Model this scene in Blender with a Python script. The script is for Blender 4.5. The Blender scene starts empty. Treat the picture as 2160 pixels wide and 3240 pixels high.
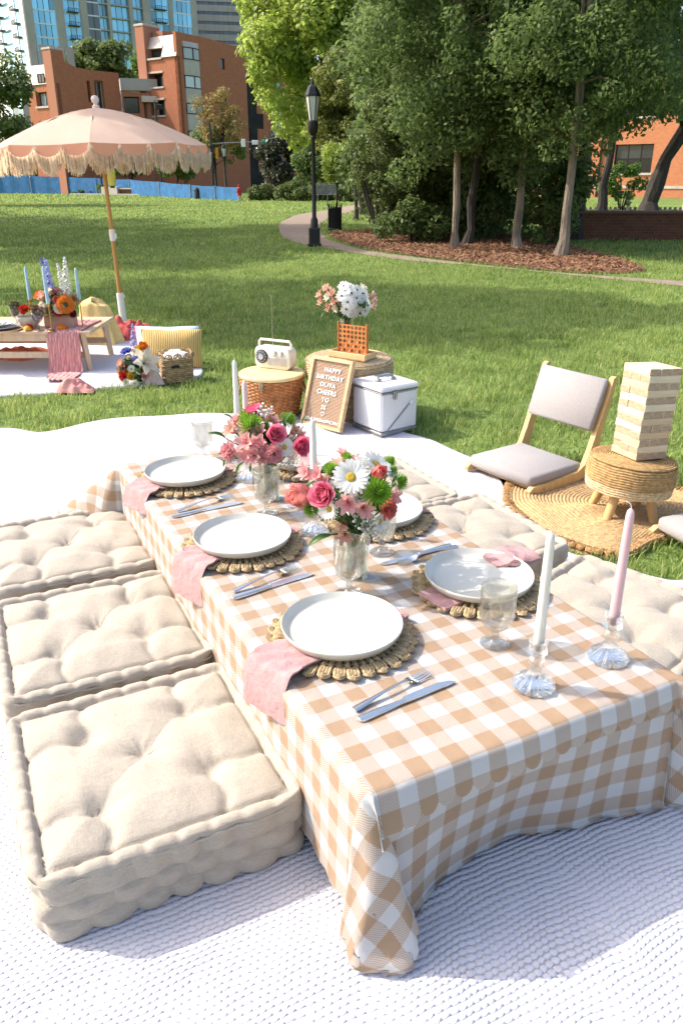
import bpy, math, random
import numpy as np
from mathutils import Vector, Matrix
PI = math.pi
rnd = random.Random(7)
sc = bpy.context.scene
COL = sc.collection

# ------------------------------------------------------------------ camera, sky, sun, exposure
cam_data = bpy.data.cameras.new('camera')
cam = bpy.data.objects.new('camera', cam_data)
COL.objects.link(cam)
cam.location = (0, 0, 1.30)
cam.rotation_euler = (math.radians(90 - 23.2), 0, 0)
cam_data.sensor_fit = 'VERTICAL'
cam_data.sensor_height = 36.0
cam_data.lens = 27.55
cam_data.clip_start = 0.05
cam_data.clip_end = 2000
sc.camera = cam

world = bpy.data.worlds.new('World')
sc.world = world
world.use_nodes = True
wn = world.node_tree.nodes
wl = world.node_tree.links
bg = wn['Background']
sky = wn.new('ShaderNodeTexSky')
sky.sky_type = 'NISHITA'
sky.sun_disc = False
sky.sun_elevation = math.radians(43)
sky.sun_rotation = math.radians(281.5)
sky.air_density = 1.0
sky.dust_density = 4.0
sky.ozone_density = 0.4
wl.new(sky.outputs[0], bg.inputs[0])
bg.inputs[1].default_value = 0.15

sun_data = bpy.data.lights.new('sun', 'SUN')
sun_data.energy = 2.45
sun_data.angle = math.radians(0.55)
sun_data.color = (1.0, 0.95, 0.87)
sun = bpy.data.objects.new('sun', sun_data)
COL.objects.link(sun)
SUN_TO = Vector((-0.98 * math.cos(math.radians(43)), 0.2 * math.cos(math.radians(43)), math.sin(math.radians(43))))
sun.rotation_euler = SUN_TO.to_track_quat('Z', 'Y').to_euler()
sun.location = (-20, 4, 20)

sc.view_settings.view_transform = 'Standard'
sc.view_settings.look = 'None'
sc.view_settings.exposure = 1.24
sc.view_settings.gamma = 1.0
sc.view_settings.use_curve_mapping = False
sc.render.engine = 'CYCLES'
sc.cycles.max_bounces = 8
sc.cycles.transparent_max_bounces = 24
sc.cycles.transmission_bounces = 8
sc.cycles.caustics_reflective = False
sc.cycles.caustics_refractive = False

# ------------------------------------------------------------------ materials
def _nt(name):
    m = bpy.data.materials.new(name)
    m.use_nodes = True
    nt = m.node_tree
    return m, nt, nt.nodes, nt.links, nt.nodes['Principled BSDF']

def mixrgb(n, l, fac, a, b, mode='MIX'):
    x = n.new('ShaderNodeMix'); x.data_type = 'RGBA'; x.blend_type = mode
    for sock, v in ((x.inputs[0], fac), (x.inputs[6], a), (x.inputs[7], b)):
        if hasattr(v, 'is_output'): l.new(v, sock)
        elif isinstance(v, (int, float)): sock.default_value = v
        else: sock.default_value = (*v, 1)
    return x.outputs[2]

def mth(n, l, op, a, b=None, c=None):
    x = n.new('ShaderNodeMath'); x.operation = op
    for i, v in enumerate((a, b, c)):
        if v is None: continue
        if hasattr(v, 'is_output'): l.new(v, x.inputs[i])
        else: x.inputs[i].default_value = v
    return x.outputs[0]

def coords(n, kind='Object', scale=None, l=None, rotz=0):
    t = n.new('ShaderNodeTexCoord').outputs[kind]
    if scale is not None or rotz:
        m = n.new('ShaderNodeMapping')
        m.inputs['Scale'].default_value = scale or (1, 1, 1)
        m.inputs['Rotation'].default_value = (0, 0, rotz)
        l.new(t, m.inputs[0]); return m.outputs[0]
    return t

def noise(n, l, vec, scale, detail=3, rough=.55):
    x = n.new('ShaderNodeTexNoise')
    x.inputs['Scale'].default_value = scale; x.inputs['Detail'].default_value = detail
    x.inputs['Roughness'].default_value = rough
    l.new(vec, x.inputs['Vector']); return x.outputs[0]

def ramp(n, l, fac, stops):
    x = n.new('ShaderNodeValToRGB'); e = x.color_ramp.elements
    while len(e) < len(stops): e.new(.5)
    for el, (p, c) in zip(e, stops):
        el.position = p; el.color = (*c, 1)
    l.new(fac, x.inputs[0]); return x.outputs[0]

def bump(n, l, h, dist, strength=1.0):
    b = n.new('ShaderNodeBump'); b.inputs['Strength'].default_value = strength
    b.inputs['Distance'].default_value = dist; l.new(h, b.inputs['Height']); return b.outputs[0]

def mat(name, col, rough=.6, metal=0.0, spec=.4, var=.18, vscale=30, bumpd=0.0, bscale=200, stretch=None, sheen=0, coat=0, isl=0.0, col2=None, sub=0):
    """Plain surface: base colour with mottled variation, optional per-piece variation and fine relief."""
    m, nt, n, l, p = _nt(name)
    v = coords(n, 'Object', stretch, l)
    f = noise(n, l, v, vscale, 4)
    c2 = col2 or tuple(c * (1 - var * 1.6) for c in col)
    c1 = tuple(min(1, c * (1 + var * .5)) for c in col)
    c = ramp(n, l, f, [(.3, c2), (.7, c1)])
    if isl:
        g = n.new('ShaderNodeNewGeometry').outputs['Random Per Island']
        o = n.new('ShaderNodeObjectInfo').outputs['Random']
        s = mth(n, l, 'FRACT', mth(n, l, 'ADD', g, o))
        k = mth(n, l, 'MULTIPLY_ADD', s, isl, 1 - isl * .6)
        hs = n.new('ShaderNodeHueSaturation'); l.new(k, hs.inputs['Value']); l.new(c, hs.inputs['Color']); c = hs.outputs[0]
    l.new(c, p.inputs['Base Color'])
    p.inputs['Roughness'].default_value = rough; p.inputs['Metallic'].default_value = metal
    p.inputs['Specular IOR Level'].default_value = spec
    if sheen: p.inputs['Sheen Weight'].default_value = sheen
    if coat: p.inputs['Coat Weight'].default_value = coat
    if sub:
        p.inputs['Subsurface Weight'].default_value = sub
        p.inputs['Subsurface Radius'].default_value = (.02, .012, .008)
        p.inputs['Subsurface Scale'].default_value = .5
    if bumpd:
        l.new(bump(n, l, noise(n, l, v, bscale, 3), bumpd), p.inputs['Normal'])
    return m

def leafmat(name, dark, light, trans=.35, rough=.5, spec=.3):
    """Foliage: colour differs leaf by leaf, part of the light passes through."""
    m, nt, n, l, p = _nt(name)
    g = n.new('ShaderNodeNewGeometry').outputs['Random Per Island']
    f = noise(n, l, coords(n), .9, 2)
    k = mth(n, l, 'MULTIPLY_ADD', f, .5, mth(n, l, 'MULTIPLY', g, .5))
    c = ramp(n, l, k, [(.2, dark), (.75, light)])
    l.new(c, p.inputs['Base Color']); p.inputs['Roughness'].default_value = rough
    p.inputs['Specular IOR Level'].default_value = spec
    t = n.new('ShaderNodeBsdfTranslucent')
    l.new(mixrgb(n, l, .5, c, tuple(min(1, x * 1.7) for x in light)), t.inputs[0])
    mx = n.new('ShaderNodeMixShader'); mx.inputs[0].default_value = trans
    l.new(p.outputs[0], mx.inputs[1]); l.new(t.outputs[0], mx.inputs[2])
    l.new(mx.outputs[0], n['Material Output'].inputs[0])
    return m

def glassmat(name, tint=(.97, .98, .97), clear=.72, rough=.03, ribs=0, ior=1.45, thick=False):
    """Thin clear glass: most light passes straight through, the rest reflects by Fresnel."""
    m, nt, n, l, p = _nt(name)
    n.remove(p)
    tr = n.new('ShaderNodeBsdfTransparent'); tr.inputs[0].default_value = (*tint, 1)
    gl = n.new('ShaderNodeBsdfGlossy'); gl.inputs['Roughness'].default_value = rough
    gl.inputs[0].default_value = (.95, .96, .97, 1)
    fr = n.new('ShaderNodeLayerWeight'); fr.inputs[0].default_value = .35
    f = mth(n, l, 'MULTIPLY_ADD', fr.outputs[1], .40, .04)
    mx = n.new('ShaderNodeMixShader'); l.new(f, mx.inputs[0])
    l.new(tr.outputs[0], mx.inputs[1]); l.new(gl.outputs[0], mx.inputs[2])
    out = mx.outputs[0]
    if thick:
        rf = n.new('ShaderNodeBsdfGlass'); rf.inputs['IOR'].default_value = ior; rf.inputs['Roughness'].default_value = .01
        m2 = n.new('ShaderNodeMixShader'); m2.inputs[0].default_value = 1 - clear
        l.new(out, m2.inputs[1]); l.new(rf.outputs[0], m2.inputs[2]); out = m2.outputs[0]
    if ribs:
        b = bump(n, l, noise(n, l, coords(n), ribs, 2), .002)
        l.new(b, gl.inputs['Normal'])
    l.new(out, n['Material Output'].inputs[0])
    return m

# ------------------------------------------------------------------ mesh helpers
def rot2(d, a):
    return (d[0] * math.cos(a) - d[1] * math.sin(a), d[0] * math.sin(a) + d[1] * math.cos(a))

class MB:
    """Collects simple shapes and links them as ONE mesh object."""
    def __init__(s): s.v = []; s.f = []; s.uv = None
    def add(s, vs, fs, M=None):
        o = len(s.v)
        s.v += [tuple(M @ Vector(p)) for p in vs] if M is not None else [tuple(p) for p in vs]
        s.f += [tuple(i + o for i in f) for f in fs]; return s
    def box(s, c, d, b=0.0, rz=0, M=None):
        """Box with chamfered edges, centre c, size d, turned rz about z."""
        h = [x / 2 for x in d]; b = min(b, *(x * .98 for x in h))
        R = Matrix.Translation(Vector(c)) @ Matrix.Rotation(rz, 4, 'Z')
        if M is not None: R = M @ R
        sg = [(x, y, z) for x in (-1, 1) for y in (-1, 1) for z in (-1, 1)]
        if b <= 0:
            vs = [(x * h[0], y * h[1], z * h[2]) for x, y, z in sg]
            return s.add(vs, [(0, 1, 3, 2), (4, 6, 7, 5), (0, 4, 5, 1), (2, 3, 7, 6), (0, 2, 6, 4), (1, 5, 7, 3)], R)
        vs = []; ix = {}
        for k, q in enumerate(sg):
            for ax in range(3):
                ix[(q, ax)] = len(vs)
                vs.append(tuple(q[i] * (h[i] if i == ax else h[i] - b) for i in range(3)))
        fs = []
        def face(pts):
            cpt = sum((Vector(vs[i]) for i in pts), Vector()) / len(pts)
            nn = (Vector(vs[pts[1]]) - Vector(vs[pts[0]])).cross(Vector(vs[pts[2]]) - Vector(vs[pts[0]]))
            fs.append(tuple(pts) if nn.dot(cpt) > 0 else tuple(reversed(pts)))
        for ax in range(3):
            o1, o2 = [i for i in range(3) if i != ax]
            for sgn in (-1, 1):
                loop = []
                for a, c2 in ((-1, -1), (1, -1), (1, 1), (-1, 1)):
                    q = [0, 0, 0]; q[ax] = sgn; q[o1] = a; q[o2] = c2
                    loop.append(ix[(tuple(q), ax)])
                face(loop)
            for a in (-1, 1):
                for c2 in (-1, 1):
                    q0 = [0, 0, 0]; q1 = [0, 0, 0]
                    q0[o1] = q1[o1] = a; q0[o2] = q1[o2] = c2; q0[ax] = -1; q1[ax] = 1
                    face([ix[(tuple(q0), o1)], ix[(tuple(q1), o1)], ix[(tuple(q1), o2)], ix[(tuple(q0), o2)]])
        for q in sg: face([ix[(q, 0)], ix[(q, 1)], ix[(q, 2)]])
        return s.add(vs, fs, R)
    def tube(s, pts, r, n=8, cap=True, M=None, flat=1.0):
        pts = [Vector(p) for p in pts]; k = len(pts)
        rs = r if isinstance(r, (list, tuple)) else [r] * k
        o = len(s.v); vs = []; fs = []; up = None
        for i, p in enumerate(pts):
            d = (pts[min(i + 1, k - 1)] - pts[max(i - 1, 0)]).normalized()
            if up is None:
                up = Vector((0, 0, 1)) if abs(d.z) < .9 else Vector((1, 0, 0))
            x = up.cross(d).normalized(); up = d.cross(x).normalized()
            for j in range(n):
                a = 2 * PI * j / n
                vs.append(p + (x * math.cos(a) + up * math.sin(a) * flat) * rs[i])
        for i in range(k - 1):
            for j in range(n):
                fs.append((i * n + j, i * n + (j + 1) % n, (i + 1) * n + (j + 1) % n, (i + 1) * n + j))
        if cap:
            fs.append(tuple(reversed(range(n)))); fs.append(tuple((k - 1) * n + j for j in range(n)))
        return s.add(vs, fs, M)
    def ring(s, pts, r, n=6, M=None):
        """Closed tube."""
        pts = [Vector(p) for p in pts]; k = len(pts); vs = []; fs = []
        cen = sum(pts, Vector()) / k
        for i, p in enumerate(pts):
            d = (pts[(i + 1) % k] - pts[i - 1]).normalized()
            x = (p - cen); x = (x - d * x.dot(d)).normalized(); y = d.cross(x)
            for j in range(n):
                a = 2 * PI * j / n
                vs.append(p + (x * math.cos(a) + y * math.sin(a)) * r)
        for i in range(k):
            for j in range(n):
                i2 = (i + 1) % k
                fs.append((i * n + j, i2 * n + j, i2 * n + (j + 1) % n, i * n + (j + 1) % n))
        return s.add(vs, fs, M)
    def lathe(s, prof, n=32, c=(0, 0, 0), M=None, mod=None):
        """Revolves (r, z) pairs; mod(angle, r, z) may scale the radius."""
        vs = []; fs = []
        for (r, z) in prof:
            for j in range(n):
                a = 2 * PI * j / n
                q = r * (mod(a, r, z) if mod else 1)
                vs.append((c[0] + q * math.cos(a), c[1] + q * math.sin(a), c[2] + z))
        for i in range(len(prof) - 1):
            for j in range(n):
                fs.append((i * n + j, i * n + (j + 1) % n, (i + 1) * n + (j + 1) % n, (i + 1) * n + j))
        if prof[0][0] > 1e-6: fs.append(tuple(reversed(range(n))))
        if prof[-1][0] > 1e-6: fs.append(tuple((len(prof) - 1) * n + j for j in range(n)))
        return s.add(vs, fs, M)
    def prism(s, poly, z0, z1, M=None):
        """Extrudes a 2-D outline (x, y) from z0 to z1."""
        k = len(poly)
        vs = [(x, y, z0) for x, y in poly] + [(x, y, z1) for x, y in poly]
        fs = [tuple(reversed(range(k))), tuple(range(k, 2 * k))]
        fs += [(i, (i + 1) % k, k + (i + 1) % k, k + i) for i in range(k)]
        return s.add(vs, fs, M)
    def sheet(s, rows, M=None, close=False):
        """Grid of points, rows of equal length."""
        w = len(rows[0]); vs = [p for r in rows for p in r]; fs = []
        for i in range(len(rows) - 1):
            for j in range(w if close else w - 1):
                j2 = (j + 1) % w
                fs.append((i * w + j, i * w + j2, (i + 1) * w + j2, (i + 1) * w + j))
        return s.add(vs, fs, M)
    def ball(s, c, r, n=10, m=6, M=None):
        rr = r if isinstance(r, (tuple, list)) else (r, r, r)
        vs = []; fs = []
        for i in range(m + 1):
            t = PI * i / m
            for j in range(n):
                a = 2 * PI * j / n
                vs.append((c[0] + rr[0] * math.sin(t) * math.cos(a), c[1] + rr[1] * math.sin(t) * math.sin(a), c[2] + rr[2] * math.cos(t)))
        for i in range(m):
            for j in range(n):
                fs.append((i * n + j, (i + 1) * n + j, (i + 1) * n + (j + 1) % n, i * n + (j + 1) % n))
        return s.add(vs, fs, M)
    def petal(s, az, r0, ln, wd, e0, e1, cup=.15, ruf=0.0, nl=4, z0=0, M=None, tip=.35, ph=0, nw=3):
        """One petal leaving the flower's axis at azimuth az, curving from elevation e0 to e1."""
        ca, sa = math.cos(az), math.sin(az); rows = []
        x, z = r0, z0
        for i in range(nl + 1):
            t = i / nl
            w = wd * (math.sin(PI * min(1, .12 + .78 * t * (1 - .25 * tip))) ** .8) * (1 - tip * max(0, t - .6) / .4)
            e = e0 + (e1 - e0) * t; row = []
            for j in range(nw):
                q = 2 * j / (nw - 1) - 1
                lift = cup * wd * (q * q) + ruf * math.sin(q * 7 + ph + t * 5) * t
                px = x - lift * math.sin(e); pz = z + lift * math.cos(e); py = q * w / 2
                row.append((px * ca - py * sa, px * sa + py * ca, pz))
            rows.append(row)
            x += ln / nl * math.cos(e); z += ln / nl * math.sin(e)
        return s.sheet(rows, M)
    def mesh(s, name):
        me = bpy.data.meshes.new(name); me.from_pydata(s.v, [], s.f); return me
    def build(s, name, m, parent=None, smooth=True, ang=35):
        me = s.mesh(name); me.validate()
        if smooth: shade(me, ang)
        me.materials.append(m)
        return link(name, me, parent)

def shade(me, ang=35):
    me.polygons.foreach_set('use_smooth', [True] * len(me.polygons))
    if ang < 180:
        me.set_sharp_from_angle(angle=math.radians(ang))

def link(name, me, parent=None):
    o = bpy.data.objects.new(name, me); COL.objects.link(o)
    if parent is not None: o.parent = parent
    return o

def npmesh(name, verts, faces, m, parent=None, smooth=False, uv=None):
    """Mesh from arrays; faces (k, 3 or 4)."""
    verts = np.asarray(verts, dtype=np.float32).reshape(-1, 3); faces = np.asarray(faces, dtype=np.int32)
    me = bpy.data.meshes.new(name); k, w = faces.shape
    me.vertices.add(len(verts)); me.vertices.foreach_set('co', verts.ravel())
    me.loops.add(k * w); me.loops.foreach_set('vertex_index', faces.ravel())
    me.polygons.add(k); me.polygons.foreach_set('loop_start', np.arange(k, dtype=np.int32) * w)
    me.polygons.foreach_set('loop_total', np.full(k, w, dtype=np.int32))
    if smooth: me.polygons.foreach_set('use_smooth', np.ones(k, dtype=bool))
    if uv is not None:
        u = me.uv_layers.new(name='UVMap'); u.data.foreach_set('uv', np.asarray(uv, dtype=np.float32)[faces.ravel()].ravel())
    me.update(); me.validate()
    me.materials.append(m)
    return link(name, me, parent)

def tag(o, label=None, cat=None, group=None, kind=None):
    for k, v in (('label', label), ('category', cat), ('group', group), ('kind', kind)):
        if v: o[k] = v
    return o

def thing(name, label, cat, loc=(0, 0, 0), rz=0, group=None, rot=None):
    o = bpy.data.objects.new(name, None); COL.objects.link(o)
    o.empty_display_size = .05
    o.location = loc; o.rotation_euler = rot or (0, 0, rz)
    return tag(o, label, cat, group)

_kids = {}
def dup(o, loc=None, rz=None, label=None, rot=None, parent=None, group=None):
    """Copy of a thing with copies of its parts and sub-parts (mesh data shared)."""
    def cp(a, par):
        c = a.copy(); COL.objects.link(c)
        if par is not None: c.parent = par
        for ch in a.children: cp(ch, c)
        return c
    c = cp(o, parent)
    if loc is not None: c.location = loc
    if rz is not None: c.rotation_euler = (0, 0, rz)
    if rot is not None: c.rotation_euler = rot
    if label: c['label'] = label
    if group: c['group'] = group
    return c

def copyobj(o, parent, M=None, loc=None, rot=None, scale=None):
    c = o.copy(); COL.objects.link(c); c.parent = parent
    if M is not None: c.matrix_local = M
    if loc is not None: c.location = loc
    if rot is not None: c.rotation_euler = rot
    if scale is not None: c.scale = scale if not isinstance(scale, (int, float)) else (scale,) * 3
    return c

def struct(o, label=None): return tag(o, label, None, None, 'structure')

def inpoly(x, y, poly):
    """numpy point-in-polygon."""
    r = np.zeros(x.shape, bool); n = len(poly)
    for i in range(n):
        x0, y0 = poly[i]; x1, y1 = poly[(i + 1) % n]
        if y0 == y1: continue
        c = ((y0 > y) != (y1 > y)) & (x < (x1 - x0) * (y - y0) / (y1 - y0) + x0)
        r ^= c
    return r

def smoothpoly(p, n=4, closed=True):
    """Catmull-Rom through 2-D points."""
    out = []; k = len(p)
    for i in range(k if closed else k - 1):
        a, b, c, d = (p[(i + j) % k] if closed else p[min(max(i + j, 0), k - 1)] for j in (-1, 0, 1, 2))
        for t in (x / n for x in range(n)):
            out.append(tuple(.5 * (2 * b[q] + (c[q] - a[q]) * t + (2 * a[q] - 5 * b[q] + 4 * c[q] - d[q]) * t * t + (3 * b[q] - a[q] - 3 * c[q] + d[q]) * t ** 3) for q in range(len(b))))
    if not closed: out.append(tuple(p[-1]))
    return out

# table frame: near-left corner, width direction, length direction (metres on the ground)
TNL = np.array([.045, 1.035]); TU = np.array([.891, .4536]); TV = np.array([-.4536, .891])
TANG = math.atan2(TU[1], TU[0])
TW, TL, TH = .718, 1.82, .345
def tp(u, v, z=TH):
    w = TNL + u * TU + v * TV
    return (float(w[0]), float(w[1]), z)
# ------------------------------------------------------------------ ground
NR = np.random.default_rng(11)
PATH_LOW = [(-1.76, 23.43), (-1.35, 19.16), (-0.75, 16.92), (-0.2, 15.98), (0.86, 13.98), (2.15, 12.79), (3.21, 11.62), (3.88, 10.87), (4.9, 9.9), (7.5, 8.2)]
PATH_UP = [(7.7, 8.9), (5.15, 10.5), (4.06, 11.2), (3.52, 11.62), (2.73, 12.3), (1.58, 13.76), (0.54, 15.41), (-0.04, 17.26), (-0.39, 19.16), (-0.6, 23.43), (-0.48, 27.01), (0.27, 32.62), (1.08, 37.14), (4, 39), (4, 42.5), (0.99, 41.74), (-0.44, 35.19), (-1.52, 31.1), (-1.8, 26.74)]
PATHP = smoothpoly(PATH_LOW + PATH_UP, 5)
MULCH = smoothpoly([(-0.31, 20.3), (0.5, 21.5), (1.4, 22.5), (3.4, 20.5), (4.3, 18.2), (4.6, 15.5), (4.7, 13.8), (4.6, 12.4), (4.18, 11.83), (3.27, 11.95), (1.65, 13.93), (0.62, 15.65), (0.06, 17.49)], 5)
RUG = smoothpoly([(1.52, 3.24), (1.63, 3.05), (1.48, 2.86), (1.2, 2.70), (1.07, 2.6), (.96, 2.585), (.85, 2.67), (.76, 2.8), (.70, 3.0), (.69, 3.12), (.74, 3.3), (.86, 3.45), (1.06, 3.56), (1.3, 3.5)], 5)
BLANKET = smoothpoly([(-2.3, 4.05), (-1.878, 4.134), (-1.601, 4.094), (-1.311, 4.341), (-1.0, 4.42), (-0.653, 4.475), (-0.239, 4.46), (.1, 4.3), (.4, 4.02), (.56, 3.82), (.677, 3.637), (.73, 3.45), (.713, 3.1), (.726, 2.86), (.83, 2.643), (.993, 2.502), (1.167, 2.357), (1.55, 2.1), (1.6, .9), (1.3, .2), (0, .0), (-1.4, .1), (-2.2, 1.6), (-2.5, 3.2)], 6)
PICNIC = smoothpoly([(-3.6, 4.75), (-2.185, 4.901), (-1.488, 5.113), (-1.25, 5.2), (-0.996, 5.45), (-1.1, 5.9), (-1.35, 6.35), (-1.6, 6.6), (-2.2, 6.9), (-3.4, 7.0)], 5)

def lawn_material():
    m, nt, n, l, p = _nt('lawn_turf')
    v = coords(n)
    a = noise(n, l, v, .35, 4); b = noise(n, l, v, 14, 4); c3 = noise(n, l, coords(n, 'Object', (1, .35, 1), l), 3, 3)
    base = ramp(n, l, a, [(.3, (.09, .155, .036)), (.7, (.19, .27, .07))])
    base = mixrgb(n, l, mth(n, l, 'MULTIPLY', c3, .6), base, (.26, .32, .10))
    base = mixrgb(n, l, mth(n, l, 'MULTIPLY', b, .5), base, (.025, .055, .012))
    l.new(base, p.inputs['Base Color']); p.inputs['Roughness'].default_value = .9
    p.inputs['Specular IOR Level'].default_value = .1
    l.new(bump(n, l, b, .05), p.inputs['Normal'])
    return m

lawn = MB()
R0 = 450
lawn.v = [(-R0, -40, 0), (R0, -40, 0), (R0, R0, 0), (-R0, R0, 0)]; lawn.f = [(0, 1, 2, 3)]
struct(lawn.build('lawn', lawn_material(), smooth=False))

def flat(name, poly, z, m):
    b = MB(); b.v = [(x, y, z) for x, y in poly]; b.f = [tuple(range(len(poly)))]
    me = b.mesh(name)
    import bmesh
    bm = bmesh.new(); bm.from_mesh(me); bmesh.ops.triangulate(bm, faces=bm.faces); 
    for f in bm.faces:
        if f.normal.z < 0: f.normal_flip()
    bm.to_mesh(me); bm.free(); me.materials.append(m)
    return link(name, me)

struct(flat('path', PATHP, .008, mat('path_pinkish_concrete', (.27, .20, .155), .9, vscale=5, var=.12, bumpd=.004, bscale=60)))
struct(flat('mulch_bed', MULCH, .014, mat('mulch_brown', (.22, .10, .05), .95, vscale=25, var=.5, bumpd=.04, bscale=40)))

# loose bark chips lying on the bed
def chips():
    k = 30000
    x = NR.uniform(-.5, 4.8, k); y = NR.uniform(11.6, 22.5, k); ok = inpoly(x, y, MULCH); x, y = x[ok], y[ok]; k = len(x)
    a = NR.uniform(0, 2 * PI, k); L = NR.uniform(.015, .042, k); W = NR.uniform(.006, .013, k); t = NR.uniform(-.5, .5, k)
    d = np.stack([np.cos(a) * np.cos(t), np.sin(a) * np.cos(t), np.sin(t)], 1); s = np.stack([-np.sin(a), np.cos(a), NR.uniform(-.4, .4, k)], 1)
    c = np.stack([x, y, np.full(k, .03) + NR.uniform(0, .02, k)], 1)
    V = np.stack([c - d * L[:, None] - s * W[:, None], c + d * L[:, None] - s * W[:, None] * .6, c + d * L[:, None] * .9 + s * W[:, None], c - d * L[:, None] + s * W[:, None] * .7], 1)
    F = np.arange(k * 4).reshape(k, 4)
    o = npmesh('mulch_chips', V.reshape(-1, 3), F, mat('bark_chip', (.34, .175, .09), .9, vscale=8, isl=.9, var=.3))
    tag(o, 'reddish brown bark chips spread under the dark trees', kind='stuff')
chips()

# ------------------------------------------------------------------ grass blades
def grass_material():
    m = leafmat('grass_blade', (.06, .12, .028), (.26, .37, .095), .48, .55, .15); n, l = m.node_tree.nodes, m.node_tree.links; p = n['Principled BSDF']
    g = n.new('ShaderNodeNewGeometry').outputs['Random Per Island']; v = coords(n)
    big = noise(n, l, v, .55, 3); mid = noise(n, l, v, 5.5, 3)
    k = mth(n, l, 'ADD', mth(n, l, 'MULTIPLY', big, .45), mth(n, l, 'ADD', mth(n, l, 'MULTIPLY', mid, .5), mth(n, l, 'MULTIPLY', g, .38)))
    c = ramp(n, l, k, [(.40, (.065, .13, .03)), (.60, (.22, .32, .07)), (.82, (.45, .51, .17))])
    c = mixrgb(n, l, mth(n, l, 'MULTIPLY', mth(n, l, 'GREATER_THAN', g, .93), .8), c, (.50, .44, .22))
    l.new(c, p.inputs['Base Color']); l.new(c, n['Translucent BSDF'].inputs[0])
    return m
GRASS_M = grass_material()
KEEP_OUT = [PATHP, MULCH, RUG, PICNIC, BLANKET]
def grass(zones):
    VV = []; FF = []; off = 0
    for (x0, x1, y0, y1, dens, h, w, wedge) in zones:
        k = int((x1 - x0) * (y1 - y0) * dens)
        x = NR.uniform(x0, x1, k); y = NR.uniform(y0, y1, k)
        ok = np.abs(x) < wedge * (y * .46 + .9)
        for P in KEEP_OUT: ok &= ~inpoly(x, y, P)
        x, y = x[ok], y[ok]
        # mown turf grows in tufts of uneven height
        tuft = np.sin(x * 9.1 + np.sin(y * 7.3)) * np.sin(y * 8.3 + np.sin(x * 6.1)) + .6 * np.sin(x * 23 + 1.3 * np.sin(y * 19)) * np.sin(y * 21)
        keep = NR.uniform(0, 1, len(x)) < .72 + .28 * tuft
        x, y, tuft = x[keep], y[keep], tuft[keep]; k = len(x)
        a = NR.uniform(0, 2 * PI, k); hh = h * NR.uniform(.45, 1.35, k) * (1 + .42 * tuft); ww = w * NR.uniform(.6, 1.3, k)
        ln = NR.uniform(.15, 1.0, k) * hh; b = a + NR.normal(0, .5, k)
        lx, ly = np.cos(b) * ln, np.sin(b) * ln
        sx, sy = -np.sin(a) * ww / 2, np.cos(a) * ww / 2
        z0 = np.zeros(k)
        V = np.stack([np.stack([x - sx, y - sy, z0], 1), np.stack([x + sx, y + sy, z0], 1),
                      np.stack([x + lx * .35 + sx * .8, y + ly * .35 + sy * .8, hh * .6], 1), np.stack([x + lx * .35 - sx * .8, y + ly * .35 - sy * .8, hh * .6], 1),
                      np.stack([x + lx, y + ly, hh * .92], 1)], 1)
        o = off + np.arange(k)[:, None] * 5
        FF.append(np.concatenate([o + np.array([[0, 1, 2]]), o + np.array([[0, 2, 3]]), o + np.array([[3, 2, 4]])])); VV.append(V.reshape(-1, 3)); off += k * 5
    o = npmesh('grass', np.concatenate(VV), np.concatenate(FF), GRASS_M)
    return tag(o, 'short mown green grass of the park lawn', kind='stuff')
grass([(-3.2, 4.2, 2.2, 7.2, 5000, .044, .0043, 1), (-5.5, 6, 7.2, 13, 2200, .043, .0056, 1), (-10, 9, 13, 24, 620, .046, .0105, 1), (-22, 14, 24, 48, 95, .058, .028, 1), (-32, 8, 48, 68, 24, .075, .06, 1)])

# ------------------------------------------------------------------ white waffle blankets
def waffle(name, cell=.0138, base=(.615, .605, .655), ang=TANG, dist=.0028):
    m, nt, n, l, p = _nt(name)
    v = coords(n, 'Object', None, l, -ang)
    wob = noise(n, l, v, 4.5, 4)
    sx = n.new('ShaderNodeSeparateXYZ'); l.new(v, sx.inputs[0])
    u = mth(n, l, 'ADD', sx.outputs[0], mth(n, l, 'MULTIPLY', wob, .055)); w = mth(n, l, 'ADD', sx.outputs[1], mth(n, l, 'MULTIPLY', wob, -.05))
    row = mth(n, l, 'DIVIDE', w, cell * .95)
    odd = mth(n, l, 'MULTIPLY', mth(n, l, 'MODULO', mth(n, l, 'ABSOLUTE', mth(n, l, 'FLOOR', row)), 2.0), .5)
    cu = mth(n, l, 'ADD', mth(n, l, 'DIVIDE', u, cell * 1.15), odd)
    ridge = mth(n, l, 'ABSOLUTE', mth(n, l, 'SINE', mth(n, l, 'MULTIPLY', row, PI)))          # long soft ribs
    pit = mth(n, l, 'SUBTRACT', 1.0, mth(n, l, 'POWER', mth(n, l, 'ABSOLUTE', mth(n, l, 'SINE', mth(n, l, 'MULTIPLY', cu, PI))), .6))
    vall = mth(n, l, 'SUBTRACT', 1.0, ridge)
    h = mth(n, l, 'SUBTRACT', mth(n, l, 'POWER', ridge, .55), mth(n, l, 'MULTIPLY', mth(n, l, 'MULTIPLY', pit, mth(n, l, 'POWER', vall, .6)), 1.6))
    fz = noise(n, l, v, 900, 2)
    h = mth(n, l, 'MULTIPLY', h, mth(n, l, 'MULTIPLY_ADD', noise(n, l, v, 9, 3), 1.3, .35))
    h = mth(n, l, 'ADD', h, mth(n, l, 'MULTIPLY', fz, .25))
    h = mth(n, l, 'ADD', h, mth(n, l, 'MULTIPLY', noise(n, l, v, 7, 4), 2.6))
    l.new(mixrgb(n, l, noise(n, l, v, 60, 3), base, tuple(min(1, c * 1.04) for c in base)), p.inputs['Base Color'])
    p.inputs['Roughness'].default_value = .95; p.inputs['Specular IOR Level'].default_value = .1
    p.inputs['Sheen Weight'].default_value = .15
    l.new(bump(n, l, h, dist), p.inputs['Normal'])
    return m

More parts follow.
